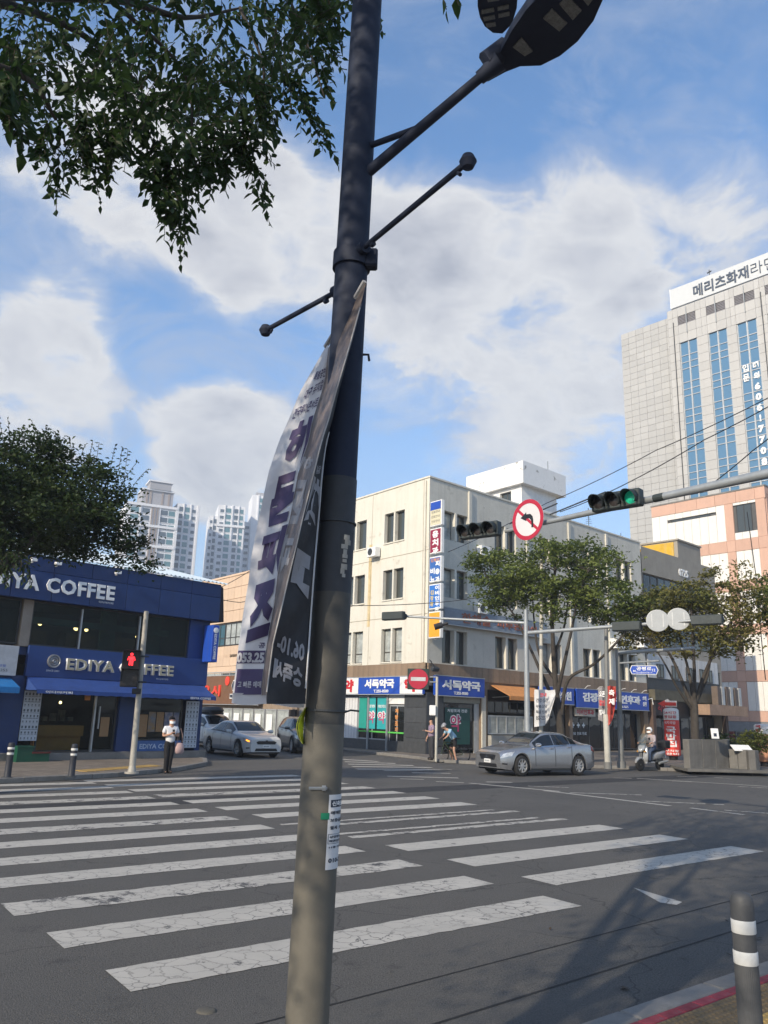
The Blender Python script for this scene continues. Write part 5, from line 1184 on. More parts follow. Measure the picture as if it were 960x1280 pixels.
# bottom hem of the front face, passing behind the flap
rows = []
for j in range(15):
    t = j/14; x = 290.5+(381-290.5)*t; rows.append([far(x, 866+3*t, 3.50-.18*t), far(x-1, 879+4.5*t+1.5*math.sin(t*9), 3.52-.18*t)])
MB().grid(rows).build('hem', BWH, bn, bof, smooth=70, fix=False)
MB().tube([bpt(0, y)-_F*.004 for y in (352, 370, 390, 410, 434)], .011, 6).build('top_tape', mat('grey_tape', (.30,.30,.31), .5), bn, bof)
MB().tube([bpt(2.98, y)-_F*.006 for y in range(540, 880, 20)], .0035, 5).build('edge_cord', mat('white_cord', (.6,.6,.6), .6), bn, bof)
MB().tube([bpt(2, y)-_F*.003 for y in range(385, 868, 20)], .0028, 5).build('fold_edge', mat('pale_edge', (.40,.38,.36), .6), bn, bof)
def btext(s, s0, s1, y0, y1, m_, mirror=False, lift=.006, sh=0.0, **kw):
    me = text_fit(s, 0, 1, 0, 1, 0, 0, **kw); bm = bmesh.new(); bm.from_mesh(me); bmesh.ops.triangulate(bm, faces=bm.faces)
    for _ in range(2):
        es = [e for e in bm.edges if e.calc_length() > .16]
        if es: bmesh.ops.subdivide_edges(bm, edges=es, cuts=1)
    bmesh.ops.triangulate(bm, faces=bm.faces)
    for v in bm.verts:
        a = (1-v.co.x) if mirror else v.co.x
        y = y1+(y0-y1)*v.co.z + sh*(a-.5); P = bpt(s0+(s1-s0)*a, y); v.co = P - _F*lift - bo
    bm.to_mesh(me); bm.free(); me.update(); me.materials.append(m_); return link('lettering', me, bn)
btext('특별공연', .35, .98, 462, 474, BPU, sh=-6, bold=.02); btext('대구 뮤지컬', .28, .98, 480, 494, BPU, sh=-14, bold=.02); btext('전국투어콘서트', .12, .99, 503, 517, BPU, sh=-16, bold=.02)
for ch, a, b, y0, y1 in (('히', .32, .98, 524, 588), ('든', .30, .99, 592, 655), ('피', .26, .99, 660, 721), ('즈', .24, .99, 727, 799)):
    btext(ch, a, b, y0, y1, BPU, sh=-10, bold=.06)
btext('공', .72, .95, 803, 810, BPU, bold=.02)
def bbox(s0, s1, y0, y1, m_, name, lift=.004):
    rows = [[bpt(s0+(s1-s0)*j/6, y0+(y1-y0)*i/4)-_F*lift for j in range(7)] for i in range(5)]; MB().grid(rows).build(name, m_, bn, bof, fix=False)
bbox(.02, .99, 813, 829, BPU, 'purple_band'); btext('053.25', .0, .98, 815, 828, BWH, lift=.008, bold=.05)
bbox(.06, .99, 836, 868, BPU, 'purple_band'); btext('고 빠른 예매', .14, .97, 851, 859, BWH, lift=.008, bold=.02)
for ch, y0, y1 in (('히', 571, 590), ('든', 600, 655), ('피', 668, 717)): btext(ch, 1.02, 1.75, y0, y1, BGY, mirror=True, lift=.005, bold=.06)
btext('일', 2.25, 2.8, 582, 592, BGY, mirror=True, bold=.02); btext('형', 2.1, 2.95, 598, 672, BGY, mirror=True, bold=.10, sh=8); btext('고', 2.0, 2.85, 690, 742, BGY, mirror=True, bold=.11, sh=14)
btext('06.10-', 2.12, 2.88, 798, 820, BGY, mirror=True, sh=14, bold=.04); btext('송죽세', 2.1, 2.88, 829, 853, BGY, mirror=True, sh=14, bold=.05)

# ================================================================== NEAR BOLLARD and the two by the coffee shop
BLK = mat('black_rubber_bollard', (.065,.067,.070), .6, var=.15, scale=8, streak=.35, streak_col=(.10,.10,.095), bump=.08, bscale=90); RFL = mat('reflective_white_band', (.60,.60,.58), .45, var=.06, scale=14, streak=.15)
BLK2 = mat('dark_rubber_bollard', (.022,.025,.035), .6, var=.15, scale=8, bump=.05)
def bollard(label, loc, r=.066, h=.92, group=None, tilt=0):
    BLK = BLK2 if loc[1] > 10 else _mats['black_rubber_bollard']
    t = thing('bollard', label, 'bollard', loc, 0, group)
    MB().lathe([(r*1.12, 0), (r*1.12, .03), (r*1.03, .04), (r, h*.6), (r*.99, h-.05), (r*.92, h-.02), (r*.7, h-.004), (.0001, h+.004)], 28).build('post', BLK, t, smooth=45)
    rbm = MB(); rbm.grid([[(r*(1.012-.02*(k % 2))*math.cos(2*math.pi*k/80), r*(1.012-.02*(k % 2))*math.sin(2*math.pi*k/80), z) for k in range(80)] for z in (.05, h-.31)], closed=True); rbm.build('ribbed_sleeve', BLK, t, fix=False)
    for z in (h-.165, h-.29): MB().lathe([(r*1.0, z), (r*1.035, z+.003), (r*1.035, z+.051), (r*1.0, z+.054)], 28).build('reflective_band', RFL, t, smooth=45)
    MB().lathe([(r*1.7, 0), (r*1.7, .012), (r*1.2, .02), (r*1.13, .024)], 20).build('foot', MT['dark_steel'], t, smooth=40)
    return t
_q = far(931, 1180, 4.25); _d = ray(926, 1115)
bollard('black bollard with two white bands at the tactile paving in the near corner', (_q.x, _q.y, .045), .050, EYE-.045+_d.z*4.25/math.hypot(_d.x, _d.y), 'bollards at the crossing')
bollard('bollard with white bands straight in front of the coffee shop window', gnd(89, 971, .12), .078, .80, 'bollards at the crossing')
bollard('bollard with white bands in front of the dark blue pillar beside the crates', gnd(9, 972, .12), .078, .82, 'bollards at the crossing')

# ================================================================== TRAFFIC SIGNALS
SIGB = mat('signal_housing', (.035,.045,.045), .55, var=.1, streak=.15, streak_col=(.08,.08,.08)); GLENS = mat('green_signal_light', (.02,.5,.3), .3, emit=((.01, .36, .22), .14), var=.6, scale=40, bump=0); DLENS = mat('unlit_lens', (.035,.03,.03), .25, bump=0)
def signal_head(parent, M, n=3, lit=None, r=.14, name='signal_head', back=False):
    """housing along local x, lenses face local -y"""
    w = n*.36; o = MB().cbox(0, w, 0, .22, -.18, .18, .02).build(name, SIGB, parent, M)
    MB().box(.03, w-.03, .22, .26, -.14, .14).build('rear_cover', SIGB, o)
    for k in range(n):
        x = .18+.36*k; ln = MB().lathe([(.0001, .03), (r*.6, .022), (r, 0)], 18).build('lens', GLENS if lit == k else DLENS, o, T((x, 0, 0)) @ RX(rad(90)), smooth=True)
        v = MB(); rows = []
        for i in range(19):
            a = rad(-42+264*i/18); L_ = .30 if -5 < -42+264*i/18 < 185 else .30-.005*abs(i-9)
            rows.append([(x+(r+.015)*math.cos(a), -.001, (r+.015)*math.sin(a)), (x+(r+.01)*math.cos(a), -L_*(.55+.45*max(0, math.sin(a))), (r+.01)*math.sin(a)-.04)])
        v.grid(rows); vi = v.build('visor', SIGB, o, smooth=50, fix=False); sd_ = vi.modifiers.new('thickness', 'SOLIDIFY'); sd_.thickness = .006
    return o
ZM = 5.05
m0, m1 = gnd(632, 664, ZM), gnd(960, 592, ZM); md = (m1-m0); md.z = 0; md.normalize(); mperp = Vector((md.y, -md.x, 0))
if mperp.dot(-m0) < 0: mperp = -mperp
mend = m1+md*2.6
mt_ = thing('traffic_signal', 'long grey mast arm with green signal and no left turn sign hanging over the crossing', 'traffic signal', (mend.x, mend.y, .045))
mo = T((-mend.x, -mend.y, -.045))
L_ = (mend-m0).length
MB().tube([m0, m0.lerp(mend, .3), m0.lerp(mend, .65), mend], [.034, .05, .066, .085], 16).build('mast_arm', MT['steel'], mt_, mo, smooth=True)
MB().cyl((mend.x, mend.y, .045), (mend.x, mend.y, 6.2), .15, .11, 20).build('pole', MT['steel'], mt_, mo, smooth=40)
mang = math.atan2(md.y, md.x)
def arm_frame(px, up=0.0, fwd=0.0):
    # point of the arm that shows at image column px; frame with x along the arm and -y toward the crossing side
    best = min((abs((lambda v: CX+FPX*v.dot(_R)/v.dot(_F))(m0.lerp(mend, t/400)-CAMPOS)-px), t) for t in range(-40, 401))[1]/400
    P = m0.lerp(mend, best); a = mang if Vector((-md.y, md.x, 0)).dot(mperp) < 0 else mang+math.pi
    return T(P+Vector((0, 0, up))+mperp*fwd) @ RZ(a)
fr = arm_frame(746, .0, .02)
sgn = 1
def head_at(px_left, px_right, lit, up, fwd, toe, sc_=.82):
    a = arm_frame(px_left, up, fwd); b_ = arm_frame(px_right, up, fwd)
    c = (a.translation+b_.translation)/2; n = 3
    return signal_head(mt_, mo @ T(c) @ RZ(toe) @ (a.to_3x3().to_4x4()) @ Matrix.Scale(sc_, 4) @ T((-n*.18, 0, 0)), n, lit)
head_at(752, 818, 2, .02, .30, rad(10), .72); head_at(588, 628, None, .05, .28, rad(16), .72)
MB().cyl(arm_frame(818).translation, arm_frame(830).translation, .06, n=12).build('bracket', SIGB, mt_, mo)
for pxa, pxb, nm in ((690, 760, 'guy_rod'), (640, 700, 'guy_rod')): MB().cyl(arm_frame(pxa, .10, .05).translation, arm_frame(pxb, .26, .05).translation, .012, n=6).build(nm, MT['dark_steel'], mt_, mo)
# no left turn sign
fs = arm_frame(667, .07, .14); NL = .352
sg_o = MB().lathe([(NL, -.004), (NL, .004), (.0001, .005)], 40).build('no_left_turn_sign', mat('sign_enamel_white', (.62,.60,.60), .4, var=.05), mt_, mo @ fs @ RX(rad(90)))
SRED = mat('sign_enamel_red', (.42,.02,.045), .4, var=.06)
MB().lathe([(NL*.80, .0065), (NL*.80, .009), (NL*1.0, .009), (NL*1.0, .0065), (NL*.80, .0065)], 40, caps=False).build('red_ring', SRED, sg_o)
MB().box(-NL*.80, NL*.80, -.024, .024, .0062, .0085, RZ(rad(-42))).build('red_bar', SRED, sg_o)
ar = MB(); pts = [(.085, -.15), (.125, -.15), (.125, -.02), (.11, .045), (.06, .09), (-.03, .095), (-.03, .13), (-.16, .05), (-.03, -.02), (-.03, .02), (.035, .02), (.075, -.02), (.085, -.06)]
ar.slab(pts, .0092, .0105); ar.build('black_arrow', MT['black'], sg_o)
# ---- second signal pole on the far corner
sp = gnd(660, 956, .12); ts = thing('traffic_signal', 'grey signal pole on the far corner with two arms and two round sign backs', 'traffic signal', sp)
so_ = T(-sp)
ztop = EYE+ray(660, 762).z*(sp.xy.length/math.hypot(ray(660, 762).x, ray(660, 762).y))
MB().cyl(sp, (sp.x, sp.y, ztop), .13, .09, 16).cyl(sp, sp+Vector((0,0,.3)), .2, n=16).build('pole', MT['steel'], ts, so_, smooth=40)
dsp = sp.xy.length
la, lb = far(660, 779, dsp), far(480, 769, dsp+1.5); ra_, rb_ = far(660, 791, dsp), far(905, 773, dsp-2.5)
MB().tube([la, la.lerp(lb, .5), lb], [.07, .055, .045], 10).build('left_arm', MT['steel'], ts, so_, smooth=True); MB().tube([ra_, ra_.lerp(rb_, .5), rb_], [.085, .07, .05], 10).build('right_arm', MT['steel'], ts, so_, smooth=True)
def face_away(P, along, extra=0):  # housing seen from behind
    a = math.atan2(along.y, along.x); return so_ @ T(P) @ RZ(a+extra)
dl = (lb-la).normalized(); dr_ = (rb_-ra_).normalized()
signal_head(ts, face_away(far(480, 771, dsp+1.5), dl, rad(-14)) @ T((-1.1, 0, .0)), 3, None, name='signal_head')
signal_head(ts, face_away(far(905, 775, dsp-2.5), dr_, math.pi) @ T((0, .06, .0)), 3, None); signal_head(ts, face_away(far(806, 787, dsp-1.5), dr_, math.pi) @ T((0, .3, .1)), 3, None)
MB().cyl(far(553, 781, dsp+.8), far(543, 784, dsp+.8), .13, n=12).cyl(far(560, 779, dsp+.8), far(553, 781, dsp+.8), .06, n=8).build('camera_housing', MT['black'], ts, so_)
for x, y in ((822, 776), (848, 774)):
    P = far(x, y, dsp-2.1); dd = Vector((P.x, P.y, 0)).normalized(); o = MB().lathe([(.405, -.01), (.405, .01), (.385, .014)], 30).build('sign_back', mat('grey_sign_back', (.34,.355,.36), .5, .2, var=.06), ts, so_ @ T(P-dd*.05) @ RZ(math.atan2(dd.y, dd.x)-math.pi/2) @ RX(rad(90)))
    for u in (-.2, .2): MB().box(u-.02, u+.02, -.25, .25, .012, .03).build('rail', MT['alu'], o)
# ---- pedestrian signal by the coffee shop
pp_ = gnd(164.5, 967, .12); pt = thing('pedestrian_signal', 'leaning grey pedestrian signal pole with a lit red man beside the crossing', 'pedestrian signal', pp_)
dpp = pp_.xy.length; tp = far(183, 764, dpp); po = T(-pp_)
MB().tube([pp_, pp_.lerp(tp, .5), tp], [.085, .075, .065], 12).cyl(pp_, pp_+Vector((0,0,.05)), .19, n=12).lathe([(.12, .05), (.09, .2)], 12, T(pp_)).build('pole', mat('worn_steel_pole', (.36,.34,.30), .6, .2, var=.15, streak=.4, streak_col=(.18,.17,.15)), pt, po, smooth=40)
hz1, hz0 = far(163, 813, dpp).z, far(163, 859, dpp).z; hc = far(163, 836, dpp-.1); ha = math.atan2(hc.y, hc.x)-math.pi/2
hh = hz1-hz0; hm = T((hc.x, hc.y, hz0)) @ RZ(ha)
hd = MB().cbox(-.24, .24, -.12, .14, 0, hh, .02).build('signal_head', MT['black'], pt, po @ hm)
for k, z in enumerate((hh*.75, hh*.25)):
    MB().box(-.2, .2, -.126, -.12, z-.2, z+.2).build('lens', mat('dark_red_lens', (.03,.008,.008), .3) if k == 0 else DLENS, hd)
    MB().box(-.23, .23, -.36, -.121, z+.23, z+.245).box(-.235, -.22, -.34, -.121, z-.1, z+.23).box(.22, .235, -.34, -.121, z-.1, z+.23).build('visor', MT['black'], hd)
RLED = mat('red_led', (.6,.01,.01), .4, emit=((1.0, .03, .04), 2.6), bump=0)
z = hh*.75; mn = MB().lathe([(.0001, .004), (.042, .004), (.042, 0)], 10, T((0, -.127, z+.13)) @ RX(rad(90)))
mn.prism([(-.06, z-.02), (.06, z-.02), (.075, z+.07), (-.075, z+.07)], -.131, -.127).prism([(-.055, z-.17), (-.01, z-.17), (-.005, z-.025), (-.055, z-.025)], -.131, -.127).prism([(.01, z-.17), (.055, z-.17), (.055, z-.025), (.005, z-.025)], -.131, -.127)
mn.prism([(-.11, z-.03), (-.085, z-.04), (-.065, z+.065), (-.08, z+.07)], -.131, -.127).prism([(.085, z-.04), (.11, z-.03), (.08, z+.07), (.065, z+.065)], -.131, -.127).build('red_man', RLED, hd)
for z in (hh*.15, hh*.85): MB().cyl((.2, 0.02, z), (.46, 0.02, z), .025, n=6).build('bracket', MT['dark_steel'], hd)
MB().cbox(.1, .34, -.1, .06, -.18, -.03, .015).build('control_box', MT['black'], hd)
# ---- no entry sign at the pharmacy corner
ne = gnd(545, 952, .12); dne = ne.xy.length; tn = thing('no_entry_sign', 'square no entry sign on a thin pole at the pharmacy corner', 'road sign', ne)
ztn = far(545, 846, dne).z-.12; MB().cyl((0, 0, 0), (0, 0, ztn), .055, n=12).build('pole', mat('cream_pole', (.46,.44,.38), .6, streak=.25), tn, smooth=40)
nza, nzb = far(524, 862, dne).z-.12, far(524, 836, dne).z-.12; ang_ = math.atan2(ne.y, ne.x)-math.pi/2; hw = (nzb-nza)/2
ns = MB().cbox(-.44, .44, -.08, .08, -hw, hw, .02).build('housing', mat('dark_green_housing', (.02,.035,.03), .5), tn, RZ(ang_) @ T((-.76, -.02, (nza+nzb)/2)))
MB().lathe([(.40, 0), (.40, .012), (.0001, .013)], 32).build('red_disc', SRED, ns, T((0, -.08, 0)) @ RX(rad(90))); MB().box(-.30, .30, -.098, -.094, -.075, .075).build('white_bar', mat('grey_white_bar', (.5,.5,.5), .5), ns)
MB().cyl((.44, 0, .1), (.76, 0, .1), .03, n=6).cyl((.44, 0, -.1), (.76, 0, -.1), .03, n=6).build('bracket', MT['steel'], ns)
MB().cbox(-.13, .13, -.12, .12, -.2, .2, .02).build('meter_box', MT['sign_white'], tn, RZ(ang_) @ T((-.16, -.05, far(541, 888, dne).z-.12)))
fl = MB().cbox(-.25, .2, -.1, .1, -.08, .12, .03); 
f_ = thing('floodlight', 'grey wall floodlight on a bent arm above the no entry sign', 'floodlight', PR.at(.15, -.05, 4.05), PR.th); fl.build('lamp_box', MT['dark_steel'], f_, T((0, -.35, 0)) @ RX(rad(35))); MB().tube([(0, 0, .1), (0, -.1, .4), (-.25, -.2, .45), (0, -.35, .1)], .02, 6).build('arm', MT['dark_steel'], f_)
# ---- further poles
def simple_pole(name, label, cat, px, py, ytop, r, m_, rt=None, top_px=None):
    p = gnd(px, py, .12); d_ = p.xy.length; tp = far(top_px or px, ytop, d_); t = thing(name, label, cat, p)
    MB().tube([(0, 0, 0), (tp-p)*.5, tp-p], [r, (r+(rt or r))/2, rt or r], 12).cyl((0, 0, 0), (0, 0, .25), r*1.5, n=12).build('pole', m_, t, smooth=40); return t, p, d_, tp
CRM = _mats['cream_pole']
tA, pA, dA, topA = simple_pole('lamp_post', 'cream pole carrying the red banner, its upper part grey', 'pole', 760, 961, 785, .10, mat('dull_grey_pole', (.20,.20,.19), .6, .2, streak=.3), .07, 757.5)
MB().cyl((0, 0, .05), (0, 0, 2.0), .118, n=14).build('cream_sleeve', CRM, tA, smooth=40)
tB, pB, dB, topB = simple_pole('street_name_pole', 'grey pole with horizontal arms and a blue street name plate', 'street sign', 777, 960, 812, .11, mat('dull_grey_pole', (.20,.20,.19), .6, .2, streak=.3), .09, 772)
a1, a2 = far(773, 816, dB), far(869, 810, dB-1.5); MB().cyl(a1-pB, a2-pB, .08, .06, n=10).build('arm', MT['steel'], tB, smooth=40); a1, a2 = far(773, 829, dB), far(824, 826, dB-.8); MB().cyl(a1-pB, a2-pB, .04, n=8).build('arm', MT['steel'], tB, smooth=40)
c = far(805, 837.5, dB-.6); z1, z0 = far(805, 832, dB-.6).z, far(805, 843, dB-.6).z; hw = (far(823, 838, dB-.6)-far(787, 838, dB-.6)).length/2; h2 = (z1-z0)/2; aa = math.atan2(c.y, c.x)-math.pi/2
npl = MB().prism([(-hw, 0), (-hw*.86, -h2), (hw*.86, -h2), (hw, 0), (hw*.86, h2), (-hw*.86, h2)], -.03, .03).build('name_plate', MT['sign_white'], tB, T(c-pB) @ RZ(aa))
MB().prism([(-hw*.95, 0), (-hw*.83, -h2*.88), (hw*.83, -h2*.88), (hw*.95, 0), (hw*.83, h2*.88), (-hw*.83, h2*.88)], -.034, -.031).build('blue_face', MT['sign_blue'], npl)
txt('공평로', -.28, .28, -.02, h2*.75, -.036, MT['text_white'], npl, bold=.02); txt('Gongpyeong-ro', -.3, .3, -h2*.72, -h2*.35, -.036, MT['text_white'], npl, bold=.0); txt('44', -hw*.78, -hw*.58, -h2*.5, 0, -.036, MT['text_white'], npl, bold=.01); txt('12', hw*.58, hw*.78, -h2*.3, h2*.3, -.036, MT['text_white'], npl, bold=.01)
for u in (-.25, .25): MB().cyl((u, 0, h2), (u, 0, h2+.18), .015, n=5).build('hanger', MT['steel'], npl)
tC, pC, dC, topC = simple_pole('lamp_post', 'slim pale pole just right of the far signal pole, behind the tree limbs', 'pole', 676, 954, 690, .09, mat('pale_grey_pole', (.50,.48,.42), .6, streak=.2), .07, 677)
# hanging banners on those poles
def cloth(name, label, cat, cols, m_, dists, lines=()):
    """cols: list of (x, ytop, ybottom); a sheet with gentle folds"""
    pts = [(far(x, y0, d), far(x, y1, d)) for (x, y0, y1), d in zip(cols, dists)]; o0 = pts[0][0]; t = thing(name, label, cat, o0); rows = []
    for a, b_ in pts: rows.append([a.lerp(b_, k/8)-o0+_F*(.04*math.sin(k*1.1)) for k in range(9)])
    MB().grid(rows).build('cloth', m_, t, smooth=70, fix=False); return t, o0
def print_on(t, o0, cols, dists, lines):
    for s, x0, x1, y0, y1, dd, m_ in lines:
        a, b_, c = far(x0, y1, dd), far(x1, y1, dd), far(x0, y0, dd); me = text_fit(s, 0, 1, 0, 1, 0, 0, bold=.03); n = len(me.vertices); q = np.empty(n*3); me.vertices.foreach_get('co', q); q = q.reshape(-1, 3)
        P = [a+(b_-a)*u+(c-a)*z-o0 for u, _, z in q]; me.vertices.foreach_set('co', np.array(P).ravel()); me.update(); me.materials.append(m_); link('lettering', me, t)
CL1 = mat('printed_white_banner', (.60,.60,.60), .7, var=.10, scale=3, spots=.35, spot_col=(.10,.10,.14), spot_scale=7)
t_, o_ = cloth('hanging_banner', 'white printed banner gathered to a point between two poles by the tree', 'banner', [(668, 862, 909), (674, 862, 908), (681, 862, 907), (686, 863, 899), (694, 862, 872)], CL1, [35.0, 34.8, 34.9, 34.7, 34.6])
print_on(t_, o_, 0, 0, [('안내', 675, 683, 866, 871, 34.5, MT['text_red']), ('건강검진', 670, 685, 873, 878, 34.5, MT['text_dark']), ('무료상담', 670, 684, 881, 885, 34.5, MT['text_dark']), ('독감 접종', 670, 684, 888, 892, 34.5, MT['text_dark']), ('053-255', 670, 682, 895, 900, 34.5, MT['text_dark'])])
CL2 = mat('printed_dark_banner', (.30,.28,.28), .7, var=.3, scale=4, spots=.6, spot_col=(.04,.03,.04), spot_scale=6); CL3 = mat('printed_red_banner', (.40,.05,.035), .7, var=.25, scale=3, spots=.5, spot_col=(.50,.36,.32), spot_scale=5)
t_, o_ = cloth('hanging_banner', 'dark printed banner left of the cream pole', 'banner', [(748, 860, 900), (753, 859, 902), (757, 860, 903)], CL2, [33.6, 33.4, 33.5]); print_on(t_, o_, 0, 0, [('오픈', 749, 756, 864, 871, 33.2, MT['text_white']), ('할인', 749, 756, 875, 882, 33.2, MT['text_red']), ('행사', 749, 756, 887, 894, 33.2, MT['text_white'])]); t_, o_ = cloth('hanging_banner', 'red and white twisted banner on the cream pole', 'banner', [(759, 858, 909), (763, 857, 905), (766, 858, 899), (770, 858, 880)], CL3, [33.1, 33.0, 33.15, 33.05]); print_on(t_, o_, 0, 0, [('축', 761, 768, 862, 870, 32.85, MT['text_white']), ('제', 761, 768, 873, 881, 32.85, MT['text_white'])])
# ---- advertising tubes, wall planter
def ad_tube(label, px, py, ytop, m_body, body_lines, r, arrow, fade=None):
    p = gnd(px, py, .12); d_ = p.xy.length; h = far(px, ytop, d_).z-.12; t = thing('advertising_tube', label, 'advertising tube', p, math.atan2(p.y, p.x)-math.pi/2)
    MB().lathe([(r*.55, 0), (r*.6, .18), (r*.9, .2)], 20).build('blower_base', MT['black'], t, smooth=40)
    MB().lathe([(r*.9, .2), (r, .26), (r*1.01, h*.3), (r, h*.62), (r, h*.67)], 24).build('red_tube', m_body, t, smooth=60)
    MB().lathe([(r, h*.672), (r*1.01, h*.74), (r, h*.84), (r*.8, h*.87), (.0001, h*.885)], 24).build('white_top', mat('tube_white', (.78,.74,.68), .6), t, smooth=60)
    def arc_text(s, a0, a1, z0, z1, mm, **kw):
        R_ = r*1.04; me = bend(text_unit(s, **kw), lambda u, v: (R_*math.sin(rad(a0+(a1-a0)*u)), -R_*math.cos(rad(a0+(a1-a0)*u)), z0+(z1-z0)*v)); me.materials.append(mm); link('lettering', me, t)
    for s, a0, a1, f0, f1, mm, bo in body_lines: arc_text(s, a0, a1, h*f0, h*f1, mm, bold=bo)
    if arrow:
        MB().prism([(-.36, h*.895), (.30, h*.895), (.30, h*1.0), (-.02, h*1.0), (-.12, h*1.03), (-.36, h*.99)], -.12, .12).build('arrow_box', _mats['tube_white'], t); MB().prism([(-.60, h*.945), (-.26, h*.885), (-.26, h*.915), (.26, h*.915), (.26, h*.972), (-.26, h*.972), (-.26, h*1.005)], -.17, -.121).build('arrow', m_body, t)
    return t
TRED = mat('tube_red', (.72,.06,.045), .6, var=.06)
ad_tube('tall red inflated advertising tube with white letters and an arrow on top', 842, 950, 876, TRED, [('24시간', -60, 40, .77, .82, MT['text_red'], .02), ('영업중', -60, 40, .70, .75, MT['text_red'], .02), ('돼지국밥', -60, 30, .60, .65, MT['text_white'], .01), ('국', -48, 30, .45, .56, MT['text_white'], .025), ('밥', -48, 30, .335, .44, MT['text_white'], .025), ('집', -48, 30, .22, .325, MT['text_white'], .025), ('주차장', -58, 45, .135, .175, MT['text_white'], .02), ('완비', -58, 45, .085, .125, MT['text_white'], .02)], .36, True)
ad_tube('faded orange advertising tube cut off by the right picture edge', 957, 958, 898, mat('tube_faded_orange', (.50,.25,.15), .6, var=.2, scale=3), [('국', -50, -10, .80, .86, MT['text_red'], .05), ('밥', -50, -10, .72, .78, MT['text_red'], .05)], .36, False)
wp = [gnd(863, 964, .12), gnd(912, 963.5, .12), gnd(946, 966, .12)]
wt = thing('stone_planter', 'dark grey stone planter wall of upright slabs beside the far kerb', 'planter', wp[0]); STN = mat('dark_planter_stone', (.15,.143,.13), .8, var=.2, scale=2.5, rand=.1, streak=.3, streak_col=(.05,.05,.05), bump=.4)
def wall_slabs(a, b_, n, h):
    d = b_-a; ang = math.atan2(d.y, d.x); L_ = d.length/n; me = MB().cbox(.008, L_-.008, 0, .3, 0, h, .012).mesh('stone_slab', STN)
    for i in range(n): link('stone_slab', me, wt, T(a+d*(i/n)-wp[0]) @ RZ(ang))
h1, h2 = far(885, 925, wp[0].xy.length).z-.12, far(930, 937, wp[1].xy.length).z-.12
wall_slabs(wp[0], wp[1], 3, h1); wall_slabs(wp[1], wp[2], 3, h2)
bk = Vector((1.2, 2.6, 0)); bk2 = Vector((.3, 2.6, 0))
for a, b_, h, n in ((wp[1], wp[1]+bk, h1, 2), (wp[2], wp[2]+bk2*.9, h2, 2)):
    d = b_-a; me = MB().cbox(.008, d.length/n-.008, 0, .25, 0, h-.01, .012).mesh('stone_slab', STN)
    for i in range(n): link('stone_slab', me, wt, T(a+d*(i/n)-wp[0]) @ RZ(math.atan2(d.y, d.x)))
d = wp[2]-wp[0]; MB().slab([tuple(p.xy-wp[0].xy) for p in (wp[0]-d.normalized()*.2+Vector((0,-.25,0)), wp[2]+d.normalized()*.7+Vector((0,-.25,0)), wp[2]+d.normalized()*.7+Vector((0,2.2,0)), wp[0]+Vector((0,2.2,0)))], .0, .1).build('plinth', STN, wt)
c = far(927, 935, wp[1].xy.length-.1); t = thing('information_panel', 'slanted white information panel on top of the low planter wall', 'panel', c, math.atan2(d.y, d.x)); MB().cbox(-.38, .38, -.2, .2, -.012, .012, .004).build('plate', MT['sign_white'], t, RX(rad(32))); MB().box(-.3, .3, -.03, .03, -.2, -.02).build('stand', MT['dark_steel'], t)
c = far(894.5, 924, wp[0].xy.length+.4); t = thing('menu_stand', 'small white upright card stand on the planter wall', 'stand', c, math.atan2(d.y, d.x)); MB().cbox(-.15, .15, -.012, .012, .02, .40, .004).build('card', MT['sign_white'], t, RX(rad(-8))); MB().box(-.06, .06, -.02, -.013, .1, .22).build('print', MT['text_dark'], t, RX(rad(-8))); MB().box(-.12, .12, -.06, .06, 0, .02).build('base', MT['dark_steel'], t)
# ---- wires overhead
def wire(label, pts, r=.012):
    P = [far(x, y, d_) for x, y, d_ in pts]; c = P[0]; t = thing('overhead_wire', label, 'cable', c, 0, 'overhead wires'); Q = []
    for a, b_ in zip(P[:-1], P[1:]):
        for k in range(8): s = k/8; Q.append(a.lerp(b_, s)-c-Vector((0, 0, .12*4*s*(1-s)*min(1, (b_-a).length/10))))
    Q.append(P[-1]-c); MB().tube(Q, r, 5).build('wire', MT['black'], t)
wire('upper black cable slanting across the office tower', [(1010, 471, 20), (820, 563, 24), (683, 629, 28), (560, 690, 33)], .013)
wire('lower black cable slanting across the office tower to the green signal', [(1010, 480, 17), (880, 550, 18.5), (776, 608, 20), (700, 640, 22)], .012)
wire('short cable dropping past the tower lettering to the mast arm', [(1000, 516, 14), (940, 564, 14.5), (895, 601, 15)], .010)
wire('cable sagging across the cream building below the second floor windows', [(330, 752, 36), (435, 757, 36), (560, 752, 36), (690, 730, 35), (850, 757, 37), (1000, 770, 40)], .016)
wire('cable between the tree crowns above the round sign backs', [(700, 745, 36), (800, 762, 36.5), (900, 760, 37), (1010, 740, 38)], .014)
wire('slack cable beside the blue coffee shop gutter', [(262, 745, 40), (300, 753, 44), (340, 742, 48)], .02)
wire('thin cable rising over the beige building front', [(268, 738, 50), (312, 714, 47), (340, 696, 44)], .02)
wire('dark cable hanging down in front of the pink office building', [(934, 640, 40), (945, 720, 40), (952, 800, 40), (957, 850, 40)], .022)
